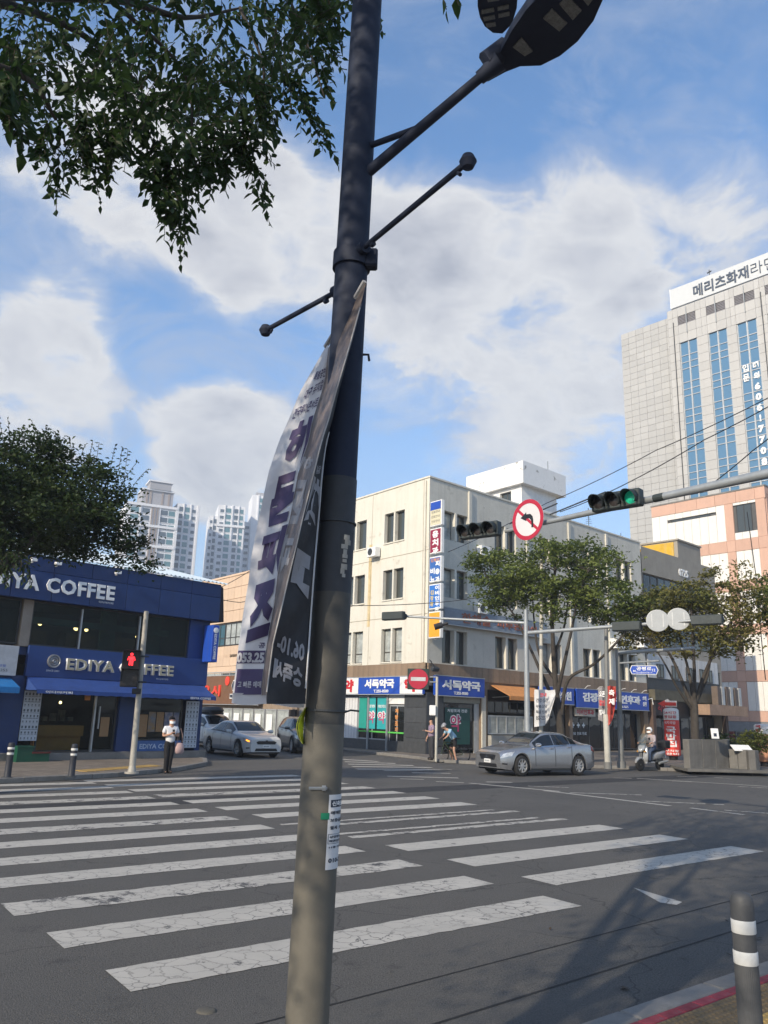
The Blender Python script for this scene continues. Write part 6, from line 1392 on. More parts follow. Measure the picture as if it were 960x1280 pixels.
# ================================================================== CARS
def paint(name, col, metal=.35, rough=.32):
    m = mat(name, col, rough, metal, var=.015, scale=.6, bump=0, coat=.7, spec=.5)
    b = m.node_tree.nodes['Principled BSDF']
    for l in list(b.inputs['Roughness'].links): m.node_tree.links.remove(l)
    b.inputs['Roughness'].default_value = rough; return m
CAR_GLASS = glass_mat('car_glass', (.010,.013,.016), .03, spec=.7); HEADL = mat('headlight_lens', (.55,.57,.58), .12, .3, var=.35, scale=14, bump=0); TAILL = mat('tail_light', (.25,.01,.012), .2, bump=0); CHROME = mat('chrome', (.6,.6,.6), .15, 1.0, var=.02, bump=0); AMBER = mat('amber_light', (.9,.3,.02), .3, emit=((1.0,.35,.03), 2.5), bump=0)
SEDAN = dict(L=4.75, W=.91, top=[(0,.72),(.03,.81),(.10,.88),(.24,.975),(.29,1.0),(.36,1.21),(.435,1.395),(.5,1.435),(.58,1.44),(.66,1.41),(.75,1.29),(.83,1.14),(.89,1.07),(.96,1.05),(1,.93)],
  belt=[(0,.69),(.05,.77),(.24,.89),(.3,.91),(.5,.955),(.75,1.01),(.9,1.03),(.97,1.0),(1,.90)], w=[(0,.74),(.025,.84),(.09,.93),(.2,.985),(.35,1),(.7,1),(.88,.97),(.96,.90),(1,.78)],
  wr=[(0,.80),(.27,.80),(.32,.72),(.44,.655),(.6,.655),(.75,.66),(.85,.74),(1,.78)], zb=[(0,.24),(.1,.19),(.9,.2),(1,.28)], fx=.185, rx=.79, R=.335, glass=((.325,.525),(.535,.70),(.71,.775)), wind=(.30,.432), rear=(.71,.865))
SUV = dict(L=4.5, W=.92, top=[(0,.74),(.03,.88),(.08,.97),(.22,1.07),(.27,1.12),(.34,1.36),(.40,1.55),(.48,1.63),(.65,1.65),(.85,1.60),(.92,1.50),(.97,1.22),(1,1.0)],
  belt=[(0,.72),(.05,.85),(.22,.99),(.3,1.03),(.6,1.06),(.9,1.12),(.97,1.08),(1,.96)], w=[(0,.72),(.025,.84),(.08,.95),(.2,.985),(.35,1),(.8,1),(.93,.97),(1,.85)],
  wr=[(0,.82),(.25,.82),(.3,.75),(.42,.70),(.85,.69),(.95,.72),(1,.75)], zb=[(0,.32),(.1,.24),(.9,.24),(1,.34)], fx=.19, rx=.80, R=.36, glass=((.31,.50),(.51,.69),(.70,.87)), wind=(.275,.405), rear=(.90,.975))
def make_car(P, name, label, body_mat, cat='car', plate=True, grille='wide', amber=False):
    t = thing(name, label, cat); L_, W_, R = P['L'], P['W'], P['R']
    f = lambda k, s: float(np.interp(s, [a for a, _ in P[k]], [b for _, b in P[k]]))
    # smooth tables
    ss = np.linspace(0, 1, 241); tab = {}
    for k in ('top', 'belt', 'w', 'wr'):
        v = np.array([f(k, s) for s in ss]); ker = np.ones(11)/11; v2 = np.convolve(np.pad(v, 5, 'edge'), ker, 'valid'); tab[k] = v2
    g = lambda k, s: float(np.interp(s, ss, tab[k]))
    X = lambda s: L_/2 - s*L_
    wx = (X(P['fx']), X(P['rx'])); Ra = R+.045
    def rows(s):
        x = X(s); w = g('w', s)*W_; zt = g('top', s); zbelt = min(g('belt', s), zt-.015); zb = f('zb', s); z0 = zb
        for c in wx:
            if abs(x-c) < Ra: z0 = max(z0, R+math.sqrt(Ra*Ra-(x-c)**2)*.98)
        wr = g('wr', s)*w; z2 = max(.46+.0*s, z0+.06); z1 = max(zb+.13, z0+.03); z3 = max(zbelt-.10, z2+.03)
        bul = 1.0
        return [(w*.955, z0), (w*.995, z1), (w*1.0, z2), (w*.985, z3), (w*.945, zbelt), (wr, zbelt+(zt-zbelt)*.90), (wr*.62, zbelt+(zt-zbelt)*.985), (0, zt)]
    def pos(s, t, side=1, off=0.0):
        r = rows(s); k = min(int(t), 6); u = t-k; p0, p1, p2, p3 = r[max(k-1, 0)], r[k], r[k+1], r[min(k+2, 7)]
        if k == 6: p3 = (-r[6][0], r[6][1])
        if k in (3, 4): a, b = (p1[0]+(p2[0]-p1[0])*u, p1[1]+(p2[1]-p1[1])*u)
        else:
            a, b = [.5*((2*p1[i])+(-p0[i]+p2[i])*u+(2*p0[i]-5*p1[i]+4*p2[i]-p3[i])*u*u+(-p0[i]+3*p1[i]-3*p2[i]+p3[i])*u**3) for i in (0, 1)]
        return Vector((X(s), side*a, b))
    def posn(s, t, side, off):
        p = pos(s, t, side); e = .004
        ds = pos(min(1, s+e), t, side)-pos(max(0, s-e), t, side); dt = pos(s, min(7, t+.05), side)-pos(s, max(0, t-.05), side); n = ds.cross(dt)
        if n.length < 1e-9: return p
        n.normalize()
        c = Vector((X(s), 0, .7))
        if n.dot(p-c) < 0: n = -n
        return p+n*off
    sv = sorted(set(list(np.linspace(0, 1, 75)) + [min(1, max(0, (L_/2-(c+d))/L_)) for c in wx for d in np.linspace(-Ra*.999, Ra*.999, 17)]))
    tv = [0, .5, 1, 1.5, 2, 2.5, 3, 3.5, 4, 4.3, 4.7, 5, 5.33, 5.66, 6, 6.5, 7]
    m = MB(); m.grid([[pos(s, q, 1) for q in tv]+[pos(s, q, -1) for q in tv[-2::-1]] for s in sv])
    for s in (0, 1): rr = [pos(s, q, 1) for q in tv]+[pos(s, q, -1) for q in tv[-2::-1]]; m.add(rr, [tuple(range(len(rr)))])
    m.build('body', body_mat, t, smooth=48)
    MB().box(-L_*.46, L_*.46, -W_*.80, W_*.80, .17, .62).build('underbody', MT['black'], t)
    def patch(nm, s0, s1, t0, t1, side, mm, off=.006, ns=8, nt=6, parent=None, skew=None):
        rowsP = []
        for i in range(ns+1):
            row = []
            for j in range(nt+1):
                tt = t0+(t1-t0)*j/nt; s = s0+(s1-s0)*i/ns
                if skew: s += skew*(j/nt-.5)
                row.append(posn(s, tt, side, off))
            rowsP.append(row)
        return MB().grid(rowsP).build(nm, mm, parent or t, smooth=60, fix=False)
    for side in (1, -1):
        for a, b in P['glass']: patch('side_window', a, b, 4.10, 4.90, side, CAR_GLASS, .005, 12)
        hl = patch('headlight', .010, .105, 2.75, 3.75, side, HEADL, .006, 8, 5, skew=.03)
        if amber and side == -1: patch('indicator', .02, .06, 3.0, 3.5, side, AMBER, .012, 3, 3, hl)
        patch('tail_light', .945, .995, 2.8, 3.8, side, TAILL, .006)
        for s in (P['glass'][0][0]-.005, P['glass'][0][1]+.005, P['glass'][1][1]+.01): patch('door_seam', s-.0022, s+.0022, .9, 3.95, side, MT['black'], .0025, 1, 12, skew=-.0)
        patch('sill_trim', P['fx']+.09, P['rx']-.09, .1, .5, side, MT['black'] if 'dark' in body_mat.name else MT['dark_steel'], .004, 10, 2)
        patch('window_trim', P['glass'][0][0]-.01, P['glass'][2][1]+.01, 3.96, 4.10, side, CHROME if grille != 'kia' else MT['black'], .006, 20, 1)
        for s in (P['glass'][0][1]-.03, P['glass'][1][1]-.02):
            q = posn(s, 3.35, side, .02); MB().cbox(-.09, .09, -.012, .012, -.014, .014, .006, T(q)).build('door_handle', body_mat, t)
        q = posn(P['glass'][0][0]+.012, 4.0, side, .02); mi = MB(); mi.lathe([(.0001, -.10), (.06, -.08), (.075, 0), (.06, .08), (.0001, .10)], 14, T(q+Vector((.02, side*.12, .08))) @ Matrix.Diagonal((.75, 1.35, 1, 1)) @ RX(rad(90))); mi.cyl(q-Vector((0, side*.03, 0)), q+Vector((0, side*.08, .05)), .02, n=6)
        mi.build('mirror', body_mat, t, smooth=50)
        for c in wx:
            w = MB().lathe([(R*.62, -.105), (R*.90, -.105), (R*.985, -.085), (R, -.05), (R, .05), (R*.985, .085), (R*.90, .105), (R*.62, .105)], 32, caps=False).build('wheel', MT['tyre'], t, T((c, side*(W_-.115), R)) @ RX(rad(90 if side == -1 else -90)), smooth=50)
            rm = MB().lathe([(R*.70, .06), (R*.70, .10), (R*.65, .108), (R*.62, .09), (R*.60, .02)], 28, caps=False).lathe([(R*.16, .05), (R*.16, .092), (.0001, .098)], 14, caps=False)
            for k in range(8):
                a = k*math.pi/4; M_ = RZ(a); rm.add([(R*.10, -R*.075, .085), (R*.66, -R*.05, .10), (R*.66, R*.05, .10), (R*.10, R*.075, .085), (R*.10, -R*.075, .05), (R*.66, -R*.05, .06), (R*.66, R*.05, .06), (R*.10, R*.075, .05)], [(0,1,2,3), (0,4,5,1), (3,2,6,7), (1,5,6,2)], M_)
            rm.build('rim', MT['rim'], w, smooth=35); MB().lathe([(R*.64, .015), (.0001, .02)], 24).build('brake_disc', MT['black'], w)
    def full(nm, s0, s1, t0, mm, off, ns=12):
        rowsP = []
        for i in range(ns+1):
            s = s0+(s1-s0)*i/ns; ts_ = [t0+(7-t0)*j/6 for j in range(7)]
            rowsP.append([posn(s, q, 1, off) for q in ts_]+[posn(s, q, -1, off) for q in ts_[-2::-1]])
        return MB().grid(rowsP).build(nm, mm, t, smooth=60, fix=False)
    full('windscreen', P['wind'][0], P['wind'][1], 5.12, CAR_GLASS, .006); full('rear_window', P['rear'][0], P['rear'][1], 5.12, CAR_GLASS, .006)
    xf = L_/2; zt0 = f('top', 0); hw = g('w', 0)*W_
    def front(poly, mm, nm, x0=.0, th=.03): return MB().add([(xf+th, y, z) for y, z in poly]+[(xf-.02, y, z) for y, z in poly], [tuple(range(len(poly)))]+[(i, (i+1) % len(poly), len(poly)+(i+1) % len(poly), len(poly)+i) for i in range(len(poly))]).build(nm, mm, t)
    zg = zt0-.05
    if grille == 'wide':
        gr = front([(-.36, zg-.17), (.36, zg-.17), (.44, zg-.03), (.40, zg), (-.40, zg), (-.44, zg-.03)], MT['black'], 'grille', th=.012)
        sl_ = MB()
        for k in range(4): sl_.box(xf+.012, xf+.018, -.38, .38, zg-.15+.035*k, zg-.143+.035*k)
        sl_.build('slat', CHROME, gr); MB().lathe([(.055, 0), (.055, .006), (.045, .008), (.045, .0)], 18, T((xf+.018, 0, zg-.08)) @ RY(rad(90))).box(xf+.02, xf+.024, -.03, .03, zg-.09, zg-.08).build('badge', CHROME, gr)
    else:
        gr = front([(-.40, zg-.13), (.40, zg-.13), (.46, zg-.04), (.36, zg-.0), (-.36, zg-.0), (-.46, zg-.04)], MT['black'], 'grille', th=.012); MB().box(xf+.012, xf+.016, -.05, .05, zg-.0, zg+.03).build('badge', CHROME, gr)
    front([(-.52, .27), (.52, .27), (.47, .38), (-.47, .38)], MT['black'], 'lower_intake', th=.01)
    if plate: pl = MB().cbox(xf+.0, xf+.03, -.17, .17, .40, .52, .004).build('number_plate', MT['sign_white'], t); MB().box(xf+.031, xf+.032, -.13, .13, .43, .49).build('plate_print', mat('plate_grey_print', (.4,.42,.44), .6, var=.5, scale=30), pl)
    for side in (1, -1): patch('fog_lamp', .012, .05, 1.15, 1.6, side, MT['black'], .006, 3, 3)
    MB().box(-.17, .17, -.01, .0, .0, .0) if False else None
    return t
SILVER = paint('silver_metallic_paint', (.36,.365,.375), .72, .22); WHITEP = paint('white_car_paint', (.52,.53,.53), .0, .35); DARKP = paint('dark_blue_grey_paint', (.035,.045,.055), .4, .3)
def place_between(t, front_w, rear_w, P):
    """put the car so that its near front and near rear wheels stand at the two ground points (near side = local +y or -y)"""
    d = (front_w-rear_w); d.z = 0; d.normalize(); ang = math.atan2(d.y, d.x); mid = (front_w+rear_w)/2
    left = Vector((-d.y, d.x, 0)); near = 1 if left.dot(-mid) > 0 else -1
    sh = P['L']*(.5-(P['fx']+P['rx'])/2)
    c = mid - left*near*(P['W']-.11) - d*sh
    t.location = (c.x, c.y, 0.004); t.rotation_euler = (0, 0, ang); t.scale = ((front_w-rear_w).length/(P['L']*(P['rx']-P['fx'])), 1, 1)
c1 = make_car(SEDAN, 'parked_car', 'silver four door sedan crossing the junction in front of the clinic', SILVER, 'car', grille='wide')
c1.name = 'silver_sedan'; place_between(c1, gnd(651, 970.5), gnd(722, 969.5), SEDAN)
c2 = make_car(SEDAN, 'white_sedan', 'white sedan with its amber indicator lit leaving the side street', WHITEP, 'car', grille='kia', amber=True)
_f = gnd(298, 946.5); place_between(c2, _f, _f + Vector((-1.62, 2.25, 0)), SEDAN)
c3 = make_car(SUV, 'dark_suv', 'dark blue grey sport utility vehicle behind the white sedan', DARKP, 'car', grille='kia')
_p3 = gnd(385, 944); c3.location = (far(378, 940, 41.0).x, far(378, 940, 41.0).y, .004); c3.rotation_euler = (0, 0, math.atan2(-1.0, .35))
c4 = make_car(SUV, 'white_suv', 'white sport utility vehicle with a dark roof box behind the coffee shop corner', WHITEP, 'car', grille='kia')
c4.location = (far(262, 935, 44.5).x, far(262, 935, 44.5).y, .004); c4.rotation_euler = (0, 0, math.atan2(-1.0, .8))
rb_ = thing('roof_box', 'dark roof box strapped on the white sport utility vehicle', 'roof box', (c4.location.x, c4.location.y, 1.70), c4.rotation_euler[2])
MB().lathe([(.0001, 0), (.38, .02), (.44, .14), (.36, .30), (.0001, .36)], 20, Matrix.Diagonal((2.2, 1, 1, 1))).build('shell', MT['black'], rb_, smooth=50); MB().box(-.5, -.45, -.4, .4, -.06, .03).box(.45, .5, -.4, .4, -.06, .03).build('bar', MT['dark_steel'], rb_)

# ================================================================== PEOPLE
def skin_mesh(name, verts, edges, m_, parent, M=None, sub=2):
    """verts: {key: (x, y, z, r)}; grown with the skin modifier, first key is the root"""
    keys = list(verts); me = D.meshes.new(name); me.from_pydata([verts[k][:3] for k in keys], [(keys.index(a), keys.index(b)) for a, b in edges], []); me.materials.append(m_)
    o = link(name, me, parent, M); sk = o.modifiers.new('skin', 'SKIN'); sk.use_smooth_shade = True; sk.branch_smoothing = .3
    for i, k in enumerate(keys):
        r = verts[k][3]; me.skin_vertices[0].data[i].radius = (r, r) if not hasattr(r, '__len__') else r
    me.skin_vertices[0].data[0].use_root = True
    s = o.modifiers.new('subsurf', 'SUBSURF'); s.levels = sub; s.render_levels = sub; return o
BODY_E = [('pelvis','waist'),('waist','chest'),('chest','neck'),('neck','jaw'),('jaw','skull')] + [e for s in 'LR' for e in (('pelvis','hip'+s),('hip'+s,'knee'+s),('knee'+s,'ankle'+s),('ankle'+s,'toe'+s),('chest','sho'+s),('sho'+s,'elb'+s),('elb'+s,'wri'+s),('wri'+s,'palm'+s))]
def person(label, loc, rotz, J, shirt, trousers, shoe, name='person', height=1.0, short_sleeve=True, shorts=False, hair_long=False, mask=False, sleeve_skin=None):
    """J: joint positions facing local -y, metres, feet at z = 0"""
    t = thing(name, label, 'person', loc, rotz); t.scale = (height,)*3
    R_ = dict(pelvis=.125, waist=.115, chest=.135, neck=.055, jaw=.070, skull=.092)
    for s in 'LR': R_.update({'hip'+s: .088, 'knee'+s: .058, 'ankle'+s: .042, 'toe'+s: .036, 'sho'+s: .058, 'elb'+s: .042, 'wri'+s: .030, 'palm'+s: .036})
    V = {k: (*J[k], R_[k]) for k in ['pelvis', 'waist', 'chest', 'neck', 'jaw', 'skull']+[a+s for s in 'LR' for a in ('hip', 'knee', 'ankle', 'toe', 'sho', 'elb', 'wri', 'palm')]}
    skin_mesh('body', V, BODY_E, MT['skin'], t)
    # fingers: four and a thumb on each hand, rooted in the palm, bent
    for s in 'LR':
        w, p = Vector(J['wri'+s]), Vector(J['palm'+s]); d = (p-w).normalized(); sd = d.cross(Vector((0, 0, 1))); sd = sd.normalized() if sd.length > .1 else Vector((1, 0, 0)); up = sd.cross(d)
        hv = {'c': (*p, .022)}; he = []
        for i, (l, o_) in enumerate(((.062, -.027), (.072, -.009), (.068, .009), (.054, .027))):
            a = p+d*.025+sd*o_; b = a+d*l*.55-up*.008; c = b+d*l*.35-up*.028; hv.update({'a%d' % i: (*a, .011), 'b%d' % i: (*b, .009), 'e%d' % i: (*c, .007)}); he += [('c', 'a%d' % i), ('a%d' % i, 'b%d' % i), ('b%d' % i, 'e%d' % i)]
        a = p-d*.01+sd*.034; b = a+d*.03+sd*.02; c = b+d*.024; hv.update({'ta': (*a, .011), 'tb': (*b, .009), 'tc': (*c, .008)}); he += [('c', 'ta'), ('ta', 'tb'), ('tb', 'tc')]
        skin_mesh('hand', hv, he, MT['skin'], t, sub=1)
    # shirt
    lerp = lambda a, b, f: tuple(Vector(J[a]).lerp(Vector(J[b]), f))
    sv = {'chest': (*J['chest'], .168), 'waist': (*J['waist'], .155), 'hem': (*lerp('waist', 'pelvis', 1.35), .165), 'col': (*lerp('chest', 'neck', .75), .075)}; se = [('chest', 'waist'), ('waist', 'hem'), ('chest', 'col')]
    for s in 'LR':
        sv['sho'+s] = (*J['sho'+s], .078)
        if short_sleeve: sv['slv'+s] = (*lerp('sho'+s, 'elb'+s, .72), .066); se += [('chest', 'sho'+s), ('sho'+s, 'slv'+s)]
        else: sv['elb'+s] = (*J['elb'+s], .058); sv['cuf'+s] = (*lerp('elb'+s, 'wri'+s, .9), .044); se += [('chest', 'sho'+s), ('sho'+s, 'elb'+s), ('elb'+s, 'cuf'+s)]
    skin_mesh('shirt', sv, se, shirt, t)
    tv_ = {'pelvis': (*J['pelvis'], .142), 'top': (*lerp('pelvis', 'waist', .85), .140)}; te = [('pelvis', 'top')]
    for s in 'LR':
        tv_['hip'+s] = (*J['hip'+s], .108); te += [('pelvis', 'hip'+s)]
        if shorts: tv_['kn'+s] = (*lerp('hip'+s, 'knee'+s, .82), .078); te += [('hip'+s, 'kn'+s)]
        else: tv_['kn'+s] = (*J['knee'+s], .078); tv_['cu'+s] = (*lerp('knee'+s, 'ankle'+s, 1.12), .066); te += [('hip'+s, 'kn'+s), ('kn'+s, 'cu'+s)]
    skin_mesh('trousers', tv_, te, trousers, t)
    for s in 'LR':
        a, b = Vector(J['ankle'+s]), Vector(J['toe'+s]); h_ = Vector((0, 0, .0)); skin_mesh('shoe', {'m': (*(a.lerp(b, .35)-Vector((0,0,.02))), .062), 'h': (*(a-(b-a).normalized()*.02-Vector((0,0,.03))), .058), 't': (*b, .054)}, [('m', 'h'), ('m', 't')], shoe, t, sub=1)
    # head details
    sk, jw = Vector(J['skull']), Vector(J['jaw']); fw = Vector(J.get('face', (0, -1, 0))).normalized(); upv = (sk-jw).normalized(); rt = fw.cross(upv).normalized()
    fm = Matrix((( rt.x, fw.x, upv.x, 0), (rt.y, fw.y, upv.y, 0), (rt.z, fw.z, upv.z, 0), (0, 0, 0, 1)))
    hc_ = sk.lerp(jw, .35)
    MB().add([tuple(hc_+fw*.088+upv*.01), tuple(hc_+fw*.084+rt*.016-upv*.03), tuple(hc_+fw*.084-rt*.016-upv*.03), tuple(hc_+fw*.112-upv*.03)], [(0,1,3), (0,3,2), (1,2,3)]).build('nose', MT['skin'], t)
    for q in (-1, 1):
        MB().lathe([(.0001, -.009), (.009, 0), (.0001, .009)], 8, T(hc_+fw*.086+rt*.032*q+upv*.018)).build('eye', MT['black'], t, smooth=True)
        MB().lathe([(.0001, -.028), (.016, 0), (.0001, .028)], 8, T(hc_+rt*.092*q-upv*.005)).build('ear', MT['skin'], t, smooth=True)
    if mask: 
        rows = []
        for i in range(5):
            a = -.075+.02*i*1.0; rows.append([hc_ + fw*(.096+.012*math.sin(i/4*math.pi))*math.cos(rad(b)) + rt*.098*math.sin(rad(b)) + upv*(-.085+.075*i/4) for b in range(-70, 71, 14)])
        MB().grid(rows).build('face_mask', MT['sign_white'], t, smooth=60, fix=False)
    else: MB().box(-.022, .022, -.004, .004, -.004, .004, T(hc_+fw*.083-upv*.055) @ fm).build('mouth', mat('lips', (.30,.10,.09), .6), t)
    return t, (sk, jw, hc_, fw, upv, rt, fm)
def hair_cap(t, H, col, long=0.0):
    sk, jw, hc_, fw, upv, rt, fm = H
    rows = []
    for i in range(8):
        el = rad(90-13*i); rows.append([])
        for b in range(0, 361, 20):
            lim = 1.0; c = math.cos(rad(b)); e = el
            if c > .35 and i > 3: e = rad(90-13*3-2*(i-3))
            rows[-1].append(sk.lerp(jw, .12) + (fw*(math.cos(rad(b))*math.cos(e)*.105) + rt*(math.sin(rad(b))*math.cos(e)*.102) + upv*math.sin(e)*.112))
    MB().grid(rows).build('hair', col, t, smooth=70, fix=False)
STAND = dict(pelvis=(0,0,.92), waist=(0,-.01,1.06), chest=(0,0,1.30), neck=(0,-.01,1.48), jaw=(0,-.035,1.555), skull=(0,-.025,1.635), hipL=(.095,0,.86), hipR=(-.095,0,.86), kneeL=(.105,-.02,.48), kneeR=(-.105,-.02,.48), ankleL=(.11,.03,.08), ankleR=(-.11,.03,.08), toeL=(.13,-.12,.035), toeR=(-.13,-.12,.035),
  shoL=(.185,.0,1.39), shoR=(-.185,.0,1.39), elbL=(.25,.02,1.12), elbR=(-.25,.02,1.12), wriL=(.25,-.06,.88), wriR=(-.25,-.06,.88), palmL=(.25,-.08,.80), palmR=(-.25,-.08,.80))
def facing(loc, az_to):  # rotation so that local -y looks toward azimuth az_to
    return rad(180-az_to) 
WSH = mat('white_cotton', (.70,.70,.72), .85, var=.05, bump=.2, bscale=18); BTR = mat('black_trousers', (.012,.012,.014), .85); PLAID = mat('lilac_plaid_cotton', (.30,.22,.30), .85, var=.35, scale=18); DENIM = mat('dark_blue_cloth', (.03,.045,.08), .85); JERS = mat('light_blue_jersey', (.30,.48,.62), .7, var=.08); JACK = mat('pale_patterned_jacket', (.42,.36,.37), .8, var=.25, scale=14); JEAN = mat('blue_jeans', (.05,.075,.13), .85, var=.2)
# person by the coffee shop, reading a phone
pl_ = gnd(209, 966.5, .004); J = dict(STAND); J.update(elbL=(.25,-.02,1.12), wriL=(.06,-.22,1.17), palmL=(.0,-.27,1.20), elbR=(-.25,-.02,1.12), wriR=(-.09,-.24,1.19), palmR=(-.05,-.29,1.23), face=(0, -1, -.25), hipL=(.085,0,.86), kneeL=(.06,-.02,.48), ankleL=(.05,.03,.08), toeL=(.08,-.12,.035), kneeR=(-.075,-.02,.48), ankleR=(-.06,.03,.08), toeR=(-.10,-.12,.035))
P1, H1 = person('person in a white shirt, black trousers and face mask looking at a phone', pl_, math.atan2(pl_.y, pl_.x)-math.pi/2+.35, J, WSH, BTR, BTR, height=.94, mask=True); hair_cap(P1, H1, MT['hair'])
def held(name, label, cat, P, loc_local, build, rot=None):
    Mw = Matrix.Translation(P.location) @ RZ(P.rotation_euler[2]) @ Matrix.Scale(P.scale[0], 4) @ T(loc_local); o = thing(name, label, cat); o.location = Mw.translation; o.rotation_euler = (0, 0, P.rotation_euler[2]); build(o); return o
held('mobile_phone', 'dark mobile phone held by the person in the white shirt', 'phone', P1, (-.02, -.31, 1.265), lambda o: (MB().cbox(-.036, .036, -.006, .006, -.07, .07, .004).build('case', MT['black'], o, RX(rad(-25))), MB().box(-.032, .032, .0065, .0075, -.064, .064).build('screen', MT['glass_dark'], o, RX(rad(-25)))))
def tote(o):
    m = MB(); rows = []
    for k in range(13): a = 2*math.pi*k/12; rows.append([(.11*math.cos(a), .045*math.sin(a), 0), (.15*math.cos(a), .08*math.sin(a), -.14), (.15*math.cos(a), .07*math.sin(a), -.26), (.10*math.cos(a), .03*math.sin(a), -.31)])
    m.grid(rows); m.build('bag', mat('pale_pink_bag', (.52,.36,.34), .7, var=.12), o, smooth=70)
    MB().tube([(-.08, 0, 0), (-.06, 0, .25), (.0, 0, .42), (.06, 0, .25), (.08, 0, 0)], .009, 6).build('strap', mat('bag_strap', (.35,.25,.24), .7), o)
held('tote_bag', 'pale pink bag hanging from the arm of the person in white', 'bag', P1, (.31, -.03, .92), tote)
# person at the pharmacy corner
pl_ = gnd(539, 949.5, .12); J = dict(STAND); J.update(elbL=(.24,-.04,1.12), wriL=(.08,-.26,1.18), palmL=(.04,-.33,1.20), face=(0, -1, -.2), elbR=(-.24,.0,1.12), wriR=(-.22,-.12,.90), palmR=(-.22,-.15,.82))
P2, H2 = person('person in a lilac plaid shirt and dark trousers standing behind the no entry pole', pl_, math.atan2(pl_.y, pl_.x)-math.pi/2-1.2, J, PLAID, mat('charcoal_trousers', (.04,.04,.045), .85), MT['tyre'], height=.97); hair_cap(P2, H2, MT['hair'])
held('mobile_phone', 'mobile phone held out by the person in the lilac plaid shirt', 'phone', P2, (.04, -.37, 1.23), lambda o: (MB().cbox(-.036, .036, -.006, .006, -.07, .07, .004).build('case', MT['black'], o, RX(rad(-25))), MB().box(-.032, .032, .0065, .0075, -.064, .064).build('screen', MT['glass_dark'], o, RX(rad(-25)))))
# bicycle and its rider: bicycle faces local -y
bc_c = gnd(565, 953.5, .004); bang = math.atan2(bc_c.y, bc_c.x)-math.pi/2 - rad(64)
bk_ = thing('bicycle', 'dark racing bicycle standing at the pharmacy kerb under its rider', 'bicycle', bc_c, bang)
for y, nm in ((-.50, 'wheel'), (.50, 'wheel')):
    w = MB(); pts = [(0, y+.335*math.cos(a*math.pi/14), .335+.335*math.sin(a*math.pi/14)) for a in range(29)]; w.tube(pts, .024, 6, cap=False); wo = w.build('wheel', MT['tyre'], bk_, smooth=True); sp_ = MB(); sp_.cyl((-.03, y, .335), (.03, y, .335), .02, n=8)
    for k in range(14): a = k*math.pi/7; sp_.cyl((0, y, .335), (0, y+.32*math.cos(a), .335+.32*math.sin(a)), .0025, n=4)
    sp_.build('spoke', MT['steel'], wo)
FRM = mat('dark_green_frame', (.03,.045,.02), .4); fr_ = MB()
for a, b, r in (((0,-.36,.86),(0,-.50,.335),.014), ((0,-.33,.78),(0,.10,.29),.019), ((0,-.345,.82),(0,.20,.80),.016), ((0,.20,.80),(0,.10,.29),.016), ((0,.10,.29),(0,.50,.335),.011), ((0,.20,.78),(0,.50,.335),.010)): fr_.cyl(a, b, r*1.5, n=8)
fr_.build('frame', FRM, bk_, smooth=40); MB().tube([(-.21,-.50,.84), (-.21,-.54,.95), (-.2,-.40,.97), (.2,-.40,.97), (.21,-.54,.95), (.21,-.50,.84)], .013, 8).build('handlebar', MT['black'], bk_)
MB().cyl((0,.20,.80),(0,.22,.95),.013, n=8).build('seat_post', MT['steel'], bk_); MB().prism([(-.07,.95),(.07,.95),(.03,.99),(-.03,.99)], .10, .36).build('saddle', MT['black'], bk_)
MB().lathe([(.09,-.004),(.09,.004)], 16, T((.05,.10,.29)) @ RY(rad(90))).cyl((.06,.10,.29),(.06,.14,.13),.01, n=6).cyl((-.06,.10,.29),(-.06,.06,.45),.01, n=6).box(.06,.15,.11,.17,.12,.14).box(-.15,-.06,.03,.09,.44,.46).build('crank', MT['dark_steel'], bk_)
J = dict(pelvis=(0,.12,.98), waist=(0,.02,1.12), chest=(0,-.17,1.27), neck=(0,-.31,1.39), jaw=(0,-.385,1.43), skull=(0,-.40,1.51), hipL=(.10,.11,.93), hipR=(-.10,.12,.92), kneeL=(.16,.0,.53), kneeR=(-.16,-.02,.52), ankleL=(.18,.12,.09), ankleR=(-.16,.10,.10), toeL=(.20,-.02,.035), toeR=(-.17,-.05,.04),
  shoL=(.18,-.19,1.33), shoR=(-.18,-.19,1.33), elbL=(.22,-.30,1.12), elbR=(-.22,-.30,1.12), wriL=(.20,-.42,1.01), wriR=(-.20,-.42,1.01), palmL=(.20,-.47,.99), palmR=(-.20,-.47,.99), face=(0,-1,-.55))
P3, H3 = person('cyclist in a light blue jersey and helmet bending over the handlebar', bc_c, bang, J, JERS, BTR, BTR, height=.98, shorts=True)
def helmet(t, H, m_, full=False):
    sk, jw, hc_, fw, upv, rt, fm = H; rows = []; n = 9 if full else 6
    for i in range(n):
        e = rad(90-(15 if full else 17)*i); row = []
        for b in range(0, 361, 20):
            ee = e
            if full and math.cos(rad(b)) > .5 and i > 4: ee = rad(90-15*4-2*(i-4))
            row.append(sk.lerp(jw, .15)+fw*(math.cos(rad(b))*math.cos(ee)*.135)+rt*(math.sin(rad(b))*math.cos(ee)*.122)+upv*(math.sin(ee)*.135))
        rows.append(row)
    return MB().grid(rows).build('helmet', m_, t, smooth=70, fix=False)
helmet(P3, H3, mat('grey_helmet', (.25,.26,.28), .4)); P3['label'] = 'cyclist in a light blue jersey, black shorts and grey helmet bending over the handlebar'
